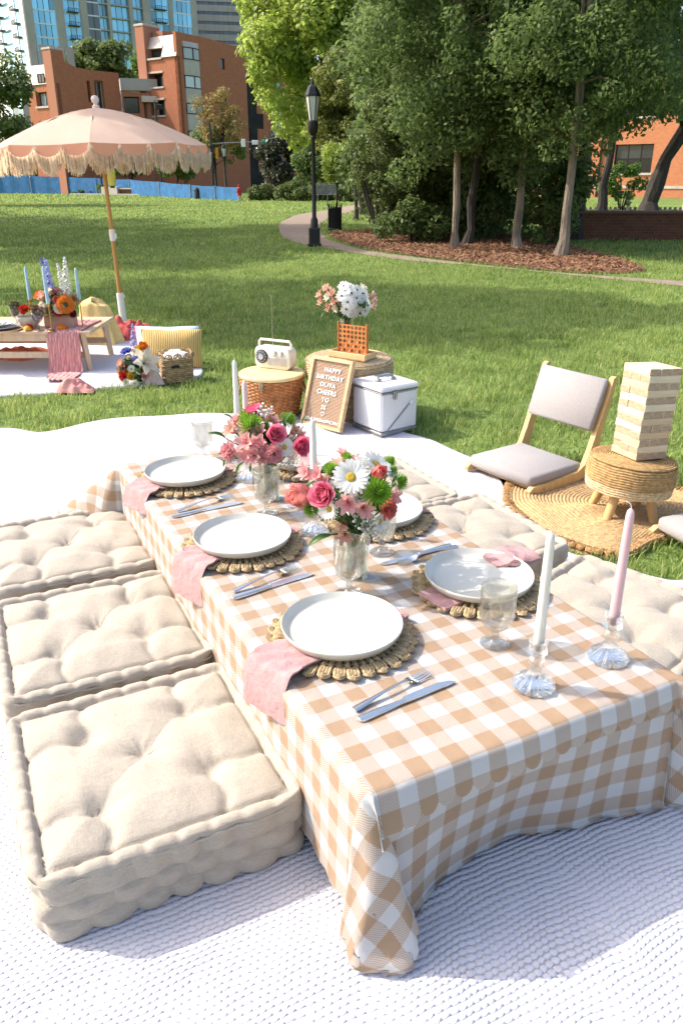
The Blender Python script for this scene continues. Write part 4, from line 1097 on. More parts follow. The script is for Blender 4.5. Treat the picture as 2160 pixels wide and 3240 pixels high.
def drape(name, label, ov, top, alpha, seed, wave, hem=.011, step=(.0032, .0125), floor=.016, maxr=None, nearlen=None, push=.0, psc=1.0):
    """Cloth over the table. ov = (left, right, near, far) overhang; alpha(side, t) = outward lean of the hanging part;
    wave(side, t, r) = sideways push of the folds."""
    l_, r_, n_, f_ = ov
    A = np.arange(-l_, TW + r_ + step[0], step[0]); Bv = np.concatenate([np.arange(-n_, .02, step[1] * .8), np.arange(.02, TL, step[1] * 2), np.arange(TL, TL + f_ + step[1], step[1])])
    A, Bq = np.meshgrid(A, Bv, indexing='xy')
    a, b_ = A.copy(), Bq.copy()
    sc_ = lambda q: hem * (1 - np.sqrt(np.clip(1 - (2 * (((q - .0071) / .03825) % 1.0) - 1) ** 2, 0, 1)))   # scalloped hems, one lobe to a check
    kn = (nearlen(a) if nearlen else n_) - sc_(a)
    b_ = np.where(b_ < 0, b_ / n_ * kn, b_); b_ = np.where(b_ > TL, TL + (b_ - TL) / f_ * (f_ - sc_(a)), b_)
    a = np.where(a < 0, a / l_ * (l_ - sc_(b_)), a); a = np.where(a > TW, TW + (a - TW) / r_ * (r_ - sc_(b_)), a)
    da = np.where(a < 0, -a, np.where(a > TW, a - TW, 0)); db = np.where(b_ < 0, -b_, np.where(b_ > TL, b_ - TL, 0))
    sa = np.where(a < TW / 2, -1., 1.); sb = np.where(b_ < TL / 2, -1., 1.)
    r = np.hypot(da, db); phi = np.arctan2(db, da)
    if maxr: r = np.where((da > 0) & (db > 0), np.minimum(r, maxr + .02 * np.tanh((r - maxr) / .1)), r)
    ca, cb = np.clip(a, 0, TW), np.clip(b_, 0, TL)
    al = alpha(sa, sb, phi, ca / TW, cb / TL)
    R = .016; arc = R * PI / 2
    out = np.where(r < arc, R * np.sin(np.minimum(r, arc) / R), R + np.maximum(r - arc, 0) * np.sin(al))
    drop = np.where(r < arc, R * (1 - np.cos(np.minimum(r, arc) / R)), R + np.maximum(r - arc, 0) * np.cos(al))
    lim = top - floor - .012 * np.abs(np.sin(a * 31 + b_ * 27)) - .004
    ex = np.maximum(drop - lim, 0); drop = np.minimum(drop, lim); out = out + ex * .35
    out = out + wave(sa, sb, phi, a, b_, r)
    u = ca + sa * out * np.cos(phi) * (r > 0); v = cb + sb * out * np.sin(phi) * (r > 0)
    nl = (sa < 0) & (sb < 0) & (da > 0) & (db > 0)         # the pleat hanging at the near left corner
    pk = np.array([0, .18, .36, .52, .66, .80, .90, 1.0]) * PI / 2
    pu = np.array([-.016, -.046, -.040, .010, .075, .098, .060, .0]); pv = np.array([.0, -.020, -.062, -.092, -.088, -.056, -.030, -.016])
    q = np.clip(r / .33, 0, 1.25) ** .85 * (1 + .10 * np.sin(r * 26 + phi * 5) * np.clip(r / .1, 0, 1))
    lo = R * np.sin(np.minimum(r, arc) / R)
    w_ = .5 - .5 * np.cos(np.pi * np.clip((r - .01) / .06, 0, 1))
    cu = np.interp(phi, pk, pu); cvv = np.interp(phi, pk, pv)
    for _ in range(2):
        cu = (np.interp(phi - .07, pk, pu) + np.interp(phi, pk, pu) + np.interp(phi + .07, pk, pu)) / 3; cvv = (np.interp(phi - .07, pk, pv) + np.interp(phi, pk, pv) + np.interp(phi + .07, pk, pv)) / 3
    cu = cu + .016 * np.sin(r * 15 - 1.0) * np.sin(phi * 2) + .005 * np.sin(phi * 14 + r * 9) * np.sin(phi * 2); cvv = cvv + .005 * np.cos(phi * 12 + r * 11) * np.sin(phi * 2)
    un = -lo * np.cos(phi) * (1 - w_) + w_ * (cu * psc * q - push * np.cos(phi) * 1.0); vn = -lo * np.sin(phi) * (1 - w_) + w_ * (cvv * psc * q - push * np.sin(phi))
    e_ = np.sin(2 * phi) ** .5
    u = np.where(nl, u * (1 - e_) + e_ * un, u); v = np.where(nl, v * (1 - e_) + e_ * vn, v)
    z = top - drop + np.where(r <= 0, (.0007 * np.sin(a * 31 + 2 * np.sin(b_ * 5)) * np.sin(b_ * 23 + a * 8) - .0012 * np.exp(-np.abs(a - .36) / .006) - .0012 * np.exp(-np.abs(b_ - .60) / .006) - .0012 * np.exp(-np.abs(b_ - 1.2) / .006)), 0)
    W = TNL[None, None] + u[..., None] * TU + v[..., None] * TV
    V = np.concatenate([W, z[..., None]], -1).reshape(-1, 3)
    h, w = A.shape; i, j = np.meshgrid(np.arange(h - 1), np.arange(w - 1), indexing='ij')
    F = np.stack([i * w + j, i * w + j + 1, (i + 1) * w + j + 1, (i + 1) * w + j], -1).reshape(-1, 4)
    o = npmesh(name, V, F, GING, smooth=True, uv=np.stack([a.ravel(), b_.ravel()], 1))
    return tag(o, label, 'tablecloth')
dg = math.radians
def alpha_under(sa, sb, phi, t, q):
    s = np.sin(phi); c2 = np.sin(2 * phi)
    near = dg(1) - dg(11) * np.sin(PI * np.clip((t - .05) / .9, 0, 1)) ** 1.0 + dg(2) * np.clip((t - .8) / .2, 0, 1)
    far = dg(10)
    side = np.where(sa < 0, dg(.6), dg(1.2))
    endw = np.where(sb < 0, near, far)
    base = side * (1 - s) + endw * s
    corner = np.where(sb < 0, np.where(sa < 0, dg(14), dg(4)), np.where(sa < 0, dg(38), dg(30)))
    return base + corner * c2 * (phi > .001) * (phi < PI / 2 - .001)
def wave_under(sa, sb, phi, a, b_, r):
    near = (np.sin(a * 13 + 1) * .010 + np.sin(a * 29) * .004) * np.clip(r / .3, 0, 1.2) * (np.sin(phi) > .9) * (phi > 1.57)
    cor = (phi > .001) & (phi < PI / 2 - .001)
    cf = .044 * np.sin(phi * 8 + 1.2) * np.sin(2 * phi) * np.clip((r - .03) / .3, 0, 1.2)
    side = np.sin(b_ * 17) * .003 * np.clip(r / .3, 0, 1) * (phi < .001) * (r > .02)
    return np.where(cor, cf, 0) + np.where(sb < 0, near, near * .6) + side
drape('tablecloth', 'long tan gingham tablecloth reaching the blanket under the scalloped top cloth', (.31, .31, .365, .42), TH, alpha_under, 3, wave_under, maxr=.34, hem=.014, push=-.016, psc=.70, step=(.0045, .0125))
def alpha_top(sa, sb, phi, t, q):
    s = np.sin(phi); c2 = np.sin(2 * phi)
    side = np.where(sa < 0, dg(1.6), dg(16) * np.clip(1 - q * 6, 0, 1) + dg(3))
    near = dg(17) - dg(5) * np.sin(PI * t)
    base = side * (1 - s) + np.where(sb < 0, near, dg(16)) * s
    corner = np.where(sb < 0, np.where(sa < 0, dg(4), dg(12)), dg(38))
    return base + corner * c2 * (phi > .001) * (phi < PI / 2 - .001)
def wave_top(sa, sb, phi, a, b_, r):
    cor = (phi > .001) & (phi < PI / 2 - .001)
    ends = np.clip((.10 - b_) / .1, 0, 1)
    side = (.0035 * np.sin(b_ * 22) - .0035) * np.clip(r / .25, 0, 1) * (phi < .001) * (r > .02) * (sa < 0)
    near = (.005 + .0035 * np.sin(a * 24)) * np.clip(r / .08, 0, 1) * (phi > 1.56)
    return np.where(cor, .012 + .040 * np.sin(phi * 8 + 1.2) * np.sin(2 * phi) * np.clip((r - .03) / .30, 0, 1.2), 0) + near + side + .005
drape('tablecloth', 'upper tan gingham tablecloth with a short scalloped edge at the near end', (.305, .10, .17, .43), TH + .0035, alpha_top, 4, wave_top,
      nearlen=lambda a: np.interp(a, [-.35, -.05, .0, .1, TW - .1, TW, TW + .12], [.34, .24, .105, .078, .064, .07, .09]), maxr=.335, hem=.020, push=.019)

# ------------------------------------------------------------------ floor cushions
def linen():
    m, nt, n, l, p = _nt('cushion_linen'); v = coords(n)
    sl = noise(n, l, coords(n, 'Object', (1, .10, 1), l), 420, 3); s2 = noise(n, l, coords(n, 'Object', (.10, 1, 1), l), 420, 3); big = noise(n, l, v, 14, 3)
    k = mth(n, l, 'ADD', mth(n, l, 'MULTIPLY', sl, .5), mth(n, l, 'MULTIPLY', s2, .5))
    c = ramp(n, l, k, [(.36, (.335, .29, .235)), (.62, (.42, .375, .31))])
    c = mixrgb(n, l, mth(n, l, 'MULTIPLY', big, .25), c, (.36, .30, .235))
    l.new(c, p.inputs['Base Color']); p.inputs['Roughness'].default_value = .92; p.inputs['Specular IOR Level'].default_value = .2; p.inputs['Sheen Weight'].default_value = .15
    wr = noise(n, l, v, 38, 3)
    l.new(bump(n, l, mth(n, l, 'ADD', k, mth(n, l, 'MULTIPLY', wr, 1.1)), .0013), p.inputs['Normal']); return m
LINEN = linen()
def cushion_mesh(seed, a=.268, h=.132, flip=1):
    g = random.Random(seed); nt_ = 248; N1 = 40
    tufts = [(0, 0), (.105, .105), (-.105, .105), (.105, -.105), (-.105, -.105)]
    tufts = [(x + g.uniform(-.012, .012), y + g.uniform(-.012, .012)) for x, y in tufts]
    P = []
    for i in range(nt_):                                   # rounded square outline
        t = 2 * PI * i / nt_; c, s = math.cos(t), math.sin(t)
        k = (abs(c) ** 9 + abs(s) ** 9) ** (-1 / 9); P.append((c * k * a, s * k * a))
    P = np.array(P); T = np.arange(nt_) / nt_ * 8 * a
    X = []; Y = []; Z = []
    roll = .034                                            # stitched roll along the edge
    def topz(x, y):
        d = a - np.maximum(np.abs(x), np.abs(y))           # distance to the edge
        z = .036 * np.clip((d - roll + .014) / .10, 0, 1) ** .6
        for (tx, ty) in tufts:
            q = np.hypot(x - tx, y - ty); z = z - .024 * np.exp(-(q / .021)) - .012 * np.exp(-(q / .060) ** 2)
        for (tx, ty) in tufts:                             # small puckers round every tuft
            q = np.hypot(x - tx, y - ty); z = z - .0045 * np.abs(np.sin(np.arctan2(y - ty, x - tx) * 3.5 + tx * 40)) * np.exp(-q / .038) * np.clip(q / .012, 0, 1)
        for (tx, ty) in tufts[1:]:                         # creases from the outer tufts to the edge roll
            sx, sy = np.sign(tx), np.sign(ty)
            cx = np.exp(-np.abs(y - ty - .006 * np.sin(x * 60)) / .012) * np.clip((x * sx - abs(tx)) / .02, 0, 1)
            cy = np.exp(-np.abs(x - tx - .006 * np.sin(y * 60)) / .012) * np.clip((y * sy - abs(ty)) / .02, 0, 1)
            dgc = np.exp(-np.abs(x * sy * sx - y) / .013) * np.clip(1 - np.hypot(x, y) / .15, 0, 1) * ((x * sx > 0) & (y * sy > 0))
            z = z - .015 * cx - .015 * cy - .005 * dgc
        z = z + .0016 * np.sin(x * 47 + y * 31 + seed) * np.sin(y * 53 - x * 21)
        groove = np.exp(-((d - roll) / .006) ** 2)
        tube = np.sqrt(np.clip(1 - ((d - roll * .45) / (roll * .55)) ** 2, 0, 1)) * (d < roll)
        along = np.where(np.abs(x) > np.abs(y), y, x)
        pinch = 1 - .34 * np.exp(-(((along / .062 + .5 * np.sin(seed + np.abs(x - y) * 3)) % 1.0 - .5) / .13) ** 2)
        z = np.where(d < roll, .006 + .017 * tube * pinch, z + .004) - .006 * groove
        return z
    rows = []
    S = np.concatenate([np.linspace(0, .72, 27), np.linspace(.74, 1.0, 21)])
    for s in S:
        x, y = P[:, 0] * s, P[:, 1] * s
        rows.append(np.stack([x, y, h + topz(x, y)], 1))
    nr = P / np.linalg.norm(P, axis=1)[:, None]
    ax = np.where(np.abs(P[:, :1]) > np.abs(P[:, 1:]), np.stack([np.sign(P[:, 0]), P[:, 1] * 0], 1), np.stack([P[:, 0] * 0, np.sign(P[:, 1])], 1))
    per = .083; nside = 27
    for k in range(1, nside + 1):                          # side: three stitched rows of bulges
        v = k / nside; z = h * (1 - v) + .004
        rw = v * 3; ri = min(2, int(rw)); fr = rw - ri
        ph = (T / per + .5 * (ri % 2)) % 1.0
        bul = np.sin(PI * min(1, max(0, fr))) ** .45 * (.014 * (np.abs(np.sin(PI * ph)) ** .8))
        sag = .011 * (np.abs(np.sin(PI * ph)) ** .7 - .5) * (.04 < v < 1)
        sh = -.008 + bul + (.006 if v < .05 else 0) + .004 * np.sin(T * 13 + seed + v * 2)
        if v > .97: sh = sh - .01
        xy = P + nr * sh[:, None]
        rows.append(np.stack([xy[:, 0], xy[:, 1], np.maximum(.001, z - sag)], 1))
    rows.append(np.stack([P[:, 0] * .5, P[:, 1] * .5, np.full(nt_, .002)], 1))
    V = np.concatenate(rows); R_ = len(rows)
    i, j = np.meshgrid(np.arange(R_ - 1), np.arange(nt_), indexing='ij'); j2 = (j + 1) % nt_
    F = np.stack([i * nt_ + j, (i + 1) * nt_ + j, (i + 1) * nt_ + j2, i * nt_ + j2], -1).reshape(-1, 4)
    return V, F
CUG = 'tufted linen floor cushions around the table'
cv = []
for sd in (1, 5, 9):
    V, F = cushion_mesh(sd); cv.append((V, F))
CUSH = [((-.418, 1.342), 26, 0, 'nearest tufted cream floor cushion on the long left side of the table'),
        ((-.668, 1.862), 25.2, 1, 'middle tufted cream floor cushion of the three on the left side'),
        ((-.925, 2.392), 25, 2, 'farthest tufted cream floor cushion of the three on the left side'),
        ((.785, 1.945), -45.5, 1, 'turned tufted cushion at the right side beside the pink candle'),
        ((.425, 2.495), 27, 2, 'tufted cushion right of the table, behind the plate with folded napkin'),
        ((.115, 2.94), 27, 0, 'far right tufted cushion half hidden by the front bouquet')]
cm = {}; pipe_me = {}
for (x, y), ang, k, lab in CUSH:
    if k not in cm:
        o = npmesh('floor_cushion', *cv[k], LINEN, smooth=True); cm[k] = o.data
    else: o = link('floor_cushion', cm[k])
    o.location = (x, y, .012); o.rotation_euler = (0, 0, dg(ang + (90 if k == 1 else 0)))
    if k not in pipe_me:
        b = MB(); pp = []
        for i in range(160):
            t = 2 * PI * i / 160; c, s = math.cos(t), math.sin(t); q = (abs(c) ** 9 + abs(s) ** 9) ** (-1 / 9); w = 1 + .004 * math.sin(i * 1.1 + k)
            pp.append((c * q * .2695 * w, s * q * .2695 * w, .1365 + .0022 * math.sin(i * .55 + k) + .0012 * math.sin(i * 1.7)))
        b.ring(pp, .0026, 6); q_ = b.build('piping', LINEN, o); pipe_me[k] = q_.data
    else: link('piping', pipe_me[k], o)
    tag(o, lab, 'cushion', CUG)
PIPE = LINEN

# ------------------------------------------------------------------ place settings
CER = mat('plate_glaze', (.57, .555, .49), .16, spec=.5, vscale=3, var=.03)
SEAG = mat('seagrass_cord', (.58, .425, .235), .85, vscale=45, var=.35, bumpd=.003, bscale=160, isl=.35)
PINKL = mat('napkin_pink_linen', (.43, .24, .235), .85, vscale=14, var=.10, bumpd=.0045, bscale=55, sheen=.2)
STEEL = mat('cutlery_steel', (.80, .77, .73), .20, 1.0, var=.03)
TOP = TH + .005
def plate_mesh():
    b = MB(); R_ = .135
    b.lathe([(0, .006), (R_ * .80, .006), (R_ * .88, .0075), (R_ * .935, .013), (R_ * .972, .022), (R_ * .99, .0245), (R_, .0235), (R_ * 1.0, .020), (R_ * .95, .006), (R_ * .86, .0005), (0, .0005)], 72)
    return b
def placemat_proto(label, loc, grp):
    """Crocheted seagrass mat: plaited rings and a border of knotted loops, each loop a part."""
    t = thing('placemat', label, 'placemat', loc, group=grp)
    g = random.Random(3)
    core = MB(); core.lathe([(0, .004), (.112, .004), (.112, 0.0), (0, 0.0)], 40); core.build('woven_centre', SEAG, t)
    for ri, (rad, n) in enumerate([(.094, 40), (.108, 44), (.122, 44)]):   # plaited stitches of the rings
        rb = MB()
        for i in range(n):
            a = 2 * PI * i / n
            p = [(rad - .007, -.006, .006), (rad - .002, 0.001, .011), (rad + .007, .005, .007)]
            p2 = [(rad - .007, .007, .006), (rad - .001, 0.001, .010), (rad + .007, -.004, .006)]
            M = Matrix.Rotation(a, 4, 'Z')
            rb.tube(p, [.0032, .0042, .003], 5, M=M); rb.tube(p2, [.003, .004, .0028], 5, M=M)
        o = rb.build('braided_ring', SEAG, t)
    proto = None; nl = 30
    for i in range(nl):
        a = 2 * PI * i / nl
        if proto is None:
            b = MB()
            for q in (-.0095, -.003, .0035, .0098):
                b.tube([(.126, q * .75, .006), (.138, q, .0105), (.150, q * 1.05, .0095), (.158, q * .8, .005)], [.0034, .0043, .0043, .003], 6)
            b.tube([(.153, -.012, .005), (.162, -.007, .008), (.1655, 0, .009), (.162, .007, .008), (.153, .012, .005)], [.0035, .0045, .005, .0045, .0035], 6)
            b.ball((.158, .0, .008), (.0055, .008, .0055), 7, 5)
            proto = b.build('border_loop', SEAG, t); proto.rotation_euler = (0, 0, a)
        else: copyobj(proto, t, rot=(0, 0, a + g.uniform(-.012, .012)), scale=(1 + g.uniform(-.02, .02), 1, 1 + g.uniform(-.1, .1)))
    return t
SETS = [('near left', .172, .434, 'L'), ('middle left', .141, .98, 'L'), ('far left', .150, 1.555, 'L'), ('near right', .583, .490, 'R'), ('middle right', .565, .973, 'R'), ('far right', .575, 1.50, 'R')]
MATLAB = ['scalloped seagrass placemat under the nearest plate', 'scalloped seagrass placemat under the middle plate on the left side', 'scalloped seagrass placemat under the farthest plate on the left side', 'scalloped seagrass placemat under the plate with the folded napkin corner', 'scalloped seagrass placemat under the plate half hidden by the front bouquet', 'scalloped seagrass placemat at the far right seat behind the bouquets']
PLLAB = ['nearest round off white dinner plate', 'round off white dinner plate at the middle left seat', 'round off white dinner plate at the far left seat', 'round off white dinner plate with a pink napkin folded over its rim', 'round off white dinner plate half hidden behind the front bouquet', 'round off white dinner plate at the far right seat behind the bouquets']
pm0 = None; pl_me = None
for (nm, u, v, side), ml, pll in zip(SETS, MATLAB, PLLAB):
    x, y, _ = tp(u, v); rz = rnd.uniform(0, 6)
    if pm0 is None: pm0 = placemat_proto(ml, (x, y, TOP), 'seagrass placemats'); pm0.rotation_euler = (0, 0, rz)
    else: dup(pm0, (x, y, TOP), rz, ml)
    if pl_me is None: o = plate_mesh().build('dinner_plate', CER, None, ang=60); pl_me = o.data
    else: o = link('dinner_plate', pl_me)
    o.location = (x, y, TOP + .0205); tag(o, pll, 'plate', 'off white dinner plates')

# napkins, laid between mat and plate and hanging over the table edge
def napkin(name, label, path, w0, w1, fold=.006, seed=0):
    """A folded strip following 'path' (u, v, z) with widths w0..w1, one rumpled sheet with thickness."""
    pts = smoothpoly(path, 6, False); g = random.Random(seed); rows = []; under = []; k = len(pts); last = (0, 1)
    for i, p in enumerate(pts):
        q = pts[min(i + 1, k - 1)]; o = pts[max(i - 1, 0)]
        dx, dy = q[0] - o[0], q[1] - o[1]; L = math.hypot(dx, dy) or 1; nx, ny = -dy / L, dx / L
        if L < .004: nx, ny = last
        last = (nx, ny)
        w = w0 + (w1 - w0) * i / (k - 1); row = []; un = []
        for j in range(13):
            s = j / 12 - .5
            zz = p[2] + .0022 * math.sin(s * 17 + i * .35 + seed) + .0014 * math.sin(i * .9 + s * 6)
            x, y, _ = tp(p[0] + nx * s * w, p[1] + ny * s * w)
            row.append((x, y, zz)); un.append((x, y, zz - fold))
        rows.append(row); under.append(un)
    b = MB(); ring = [r + list(reversed(u_)) for r, u_ in zip(rows, under)]
    b.sheet(ring, close=True); k1 = len(ring[0]); n_ = len(ring)
    b.f.append(tuple(range(k1))); b.f.append(tuple((n_ - 1) * k1 + j for j in reversed(range(k1))))
    o = b.build(name, PINKL, None, ang=60); return tag(o, label, 'napkin', 'pink linen napkins')
zt = TOP + .0165
zN = TOP + .0205
def left_napkin(lab, u, v, sd, ext=.075):
    return napkin('napkin', lab, [(u + .155, v + .045, zN - .001), (u + .10, v + .03, zN - .004), (u - .05, v - .01, zN - .004), (u - .125, v - .03, zN + .003), (max(.008, u - .165), v - .038, zN + .004), (-.004, v - .045, TH + .0285), (-.030, v - .055, TH + .021), (-.043, v - .06, TH - .030), (-.044, v - .065, TH - ext)], .105, .135, .004, sd)
left_napkin('pink napkin under the nearest plate, hanging over the left table edge', SETS[0][1], SETS[0][2], 1)
left_napkin('pink napkin under the middle left plate, hanging over the left table edge', SETS[1][1], SETS[1][2], 2, .08)
left_napkin('pink napkin under the far left plate, hanging over the left table edge', SETS[2][1], SETS[2][2], 3, .04)
u, v = SETS[3][1], SETS[3][2]
napkin('napkin', 'pink napkin peeping out from under the plate with the folded napkin corner', [(u + .10, v + .02, zN - .004), (u - .02, v - .005, zN - .004), (u - .10, v - .02, zN - .003), (u - .158, v - .03, zN - .001)], .085, .095, .008, 4)
napkin('napkin', 'pink napkin corner folded back over the rim of the right plate', [(u + .075, v + .055, zN + .012), (u + .098, v + .055, zN + .016), (u + .125, v + .05, zN + .026), (u + .150, v + .042, zN + .018), (u + .152, v + .02, zN + .006)], .060, .125, .008, 5)
u, v = SETS[4][1], SETS[4][2]
napkin('napkin', 'pink napkin hanging over the right table edge beside the half hidden plate', [(u - .05, v, zN - .004), (u + .1, v + .0, zN - .004), (u + .135, v + .0, zN - .002), (TW + .001, v, TH + .022), (TW + .022, v, TH - .01), (TW + .03, v, TH - .05)], .10, .12, .004, 6)
u, v = SETS[5][1], SETS[5][2]
napkin('napkin', 'pink napkin standing in a fold at the far right seat', [(u - .02, v - .07, zN + .008), (u - .02, v - .0, zN + .012), (u - .025, v + .06, zN + .040), (u - .03, v + .10, zN + .075), (u - .03, v + .11, zN + .055)], .10, .045, .007, 7)

# cutlery
def knife_mesh():
    b = MB()
    hp = [(-.118, .0), (-.117, .0065), (-.112, .0095), (-.10, .0105), (-.06, .0085), (-.015, .0065), (-.008, .0075), (-.004, .0115), (.03, .0125), (.08, .012), (.105, .006), (.115, -.001), (.116, -.004), (.10, -.0065), (.0, -.006), (-.02, -.0055), (-.06, -.0085), (-.10, -.0105), (-.112, -.0095), (-.117, -.0065)]
    hp = [(x, y) for x, y in hp]
    b.prism(hp, 0, .0028)
    b.tube([(-.117, 0, .0022), (-.06, 0, .0035), (-.008, 0, .003)], [.0068, .0062, .0036], 8, flat=.55); return b
def fork_mesh():
    b = MB()
    pts = []
    b.tube([(-.103, 0, .003), (-.09, 0, .0035), (-.03, 0, .009), (.02, 0, .011), (.035, 0, .009)], [.0085, .0085, .0042, .0033, .0038], 8, flat=.35)
    rows = []
    for i in range(6):
        t = i / 5; x = .033 + t * .026; w = .004 + .0085 * math.sin(min(1, t * 1.4) * PI / 2); z = .009 - .0065 * math.sin(t * PI * .6)
        rows.append([(x, q * w, z + .0012 * abs(q)) for q in (-1, -.5, 0, .5, 1)])
    rows2 = [[(p[0], p[1], p[2] - .0016) for p in r] for r in rows]
    b.sheet(rows); b.sheet([list(reversed(r)) for r in rows2])
    for q in (-.0105, -.0035, .0035, .0105):
        b.tube([(.055, q, .0028), (.075, q * .98, .0018), (.095, q * .95, .0048), (.1, q * .95, .006)], [.0019, .0017, .0012, .0006], 6)
    return b
km = fm_ = None
def cutlery(kind, label, p0, p1, z=TOP + .001, roll=0):
    global km, fm_
    if kind == 'knife':
        if km is None: o = knife_mesh().build('table_knife', STEEL, None, ang=40); km = o.data
        else: o = link('table_knife', km)
    else:
        if fm_ is None: o = fork_mesh().build('table_fork', STEEL, None, ang=50); fm_ = o.data
        else: o = link('table_fork', fm_)
    a, c = tp(*p0), tp(*p1); o.location = ((a[0] + c[0]) / 2, (a[1] + c[1]) / 2, z)
    o.rotation_euler = (roll, 0, math.atan2(c[1] - a[1], c[0] - a[0]))
    return tag(o, label, kind, 'steel table ' + ('knives' if kind == 'knife' else 'forks'))
cutlery('fork', 'fork below the nearest plate, beside its knife', (.065, .190), (.285, .236))
cutlery('knife', 'knife nearest the table end, below the nearest plate', (.070, .163), (.302, .184))
cutlery('fork', 'fork between the two nearest plates of the left side', (.016, .737), (.235, .795), TOP + .003)
cutlery('knife', 'knife between the two nearest plates of the left side', (.016, .714), (.245, .742))
cutlery('fork', 'fork between the two farthest plates of the left side', (.034, 1.297), (.254, 1.352), TOP + .003)
cutlery('knife', 'knife between the two farthest plates of the left side', (.028, 1.271), (.247, 1.282))
cutlery('fork', 'fork beside the vase, tines toward the front bouquet', (.672, .700), (.452, .684), TOP + .004)
cutlery('knife', 'knife beside the vase, blade toward the front bouquet', (.660, .722), (.424, .706))

# ------------------------------------------------------------------ glassware
GL_GOB = glassmat('pressed_glass', (.885, .89, .87), .88, .04, thick=True)
GL_CLEAR = glassmat('clear_vase_glass', (.95, .97, .95), .8, .03)
GL_CRYS = glassmat('crystal_holder', (.95, .96, .96), .60, .02, thick=True)
def goblet_mesh():
    b = MB(); n = 60
    def mod(a, r, z):
        k = 1.0
        if .10 < z < .145 and r > .03: k += .028 * math.sin(a * 30)
        elif .06 < z <= .10 and r > .02: k += .04 * math.sin(a * 10) * math.sin((z - .06) * 78)
        elif z < .008: k += .006 * math.sin(a * 30)
        return k
    b.lathe([(.0, .0), (.031, .0), (.033, .003), (.028, .006), (.012, .010), (.0075, .017), (.009, .024), (.0075, .030), (.010, .036), (.022, .043), (.033, .056), (.0375, .075), (.0385, .09), (.0392, .104), (.039, .125), (.0395, .143), (.0385, .1445), (.037, .143), (.0365, .104), (.035, .078), (.029, .058), (.016, .047), (0, .045)], n, mod=mod)
    return b
gm_ = None
for lab, u, v in [('nearest stemmed pressed glass goblet, beside the white candle', .462, .262), ('stemmed pressed glass goblet in front of the front bouquet vase', .282, .611), ('stemmed pressed glass goblet in front of the far bouquet vase', .287, 1.165),
                  ('stemmed pressed glass goblet right of the front bouquet', .465, .772), ('stemmed pressed glass goblet at the far end of the table, left of the far bouquet', .277, 1.748), ('stemmed pressed glass goblet behind the far bouquet vase', .471, 1.407)]:
    if gm_ is None: o = goblet_mesh().build('glass_goblet', GL_GOB, None, ang=60); gm_ = o.data
    else: o = link('glass_goblet', gm_)
    x, y, _ = tp(u, v); o.location = (x, y, TOP); o.rotation_euler = (0, 0, rnd.uniform(0, 3)); tag(o, lab, 'glass', 'pressed glass goblets')
def holder_mesh():
    b = MB(); n = 60
    def mod(a, r, z):
        if z < .05 and r > .02: return 1 + .11 * math.sin(a * 12) * min(1, (.05 - z) / .03) * (.3 + min(1, z / .012))
        return 1 + .02 * math.cos(a * 6) * (.05 < z < .075)
    b.lathe([(0, .0), (.040, .0), (.0425, .004), (.037, .012), (.027, .022), (.017, .033), (.012, .044), (.011, .052), (.0165, .059), (.0155, .066), (.010, .071), (.0175, .078), (.0205, .083), (.0185, .087), (.0185, .105), (.0200, .1075), (.0175, .1085), (.0120, .1065), (.0115, .086), (0, .084)], n, mod=mod); return b
WAX = {'sage': mat('wax_pale_green', (.70, .665, .585), .4, var=.03, sub=.3), 'pink': mat('wax_pink', (.66, .42, .44), .4, var=.03, sub=.3), 'blush': mat('wax_blush', (.74, .60, .56), .4, var=.03, sub=.3), 'white': mat('wax_white', (.78, .77, .71), .4, var=.03, sub=.3), 'blue': mat('wax_blue', (.36, .54, .62), .45, var=.03, sub=.2)}
WICK = mat('wick', (.60, .55, .48), .9)
hm_ = None
def candle(label, hlabel, u, v, color, L=.26, lean=(0, 0), bent=False, loc=None, r=.0105):
    """Crystal holder and the taper standing in it: two things."""
    global hm_
    x, y, z = (*tp(u, v)[:2], TOP) if loc is None else loc
    if hlabel:
        if hm_ is None: o = holder_mesh().build('candle_holder', GL_CRYS, None, ang=60); hm_ = o.data
        else: o = link('candle_holder', hm_)
        o.location = (x, y, z); tag(o, hlabel, 'candle holder', 'crystal candle holders')
    t = thing('taper_candle', label, 'candle', (x, y, z + .087), rot=(lean[0], lean[1], 0))
    b = MB(); b.lathe([(r * .98, 0), (r * 1.04, .02), (r * .95, L * .5), (r * .80, L * .93), (r * .66, L * .975), (r * .3, L * .995), (0, L)], 18); b.build('wax', WAX[color], t)
    b = MB(); e = [(0, 0, L - .002), (-.001, 0, L + .006), (-.006, .001, L + .012), (-.011, .002, L + .013)] if bent else [(0, 0, L - .002), (.001, 0, L + .007)]
    b.tube(e, .0012, 5); b.build('wick', WICK if not bent else WAX['blush'], t)
    return t
candle('pale green taper candle on the near end of the table', 'crystal candle holder of the pale green candle', .437, .100, 'sage', .255)
candle('pink taper candle with a bent wick at the near right table corner', 'crystal candle holder of the pink candle with bent wick', .643, .106, 'pink', .262, bent=True)
candle('white taper candle between the two bouquets', 'crystal candle holder between the two bouquets', .363, .979, 'white', .25, (dg(-1), dg(-1)))
candle('tall white taper candle at the far end, in front of the round wicker basket', 'crystal candle holder at the far end behind the far bouquet', .396, 1.704, 'white', .27)
candle('blush taper candle at the far end, beside the far bouquet', 'crystal candle holder just left of the far bouquet vase', .345, 1.47, 'blush', .255)
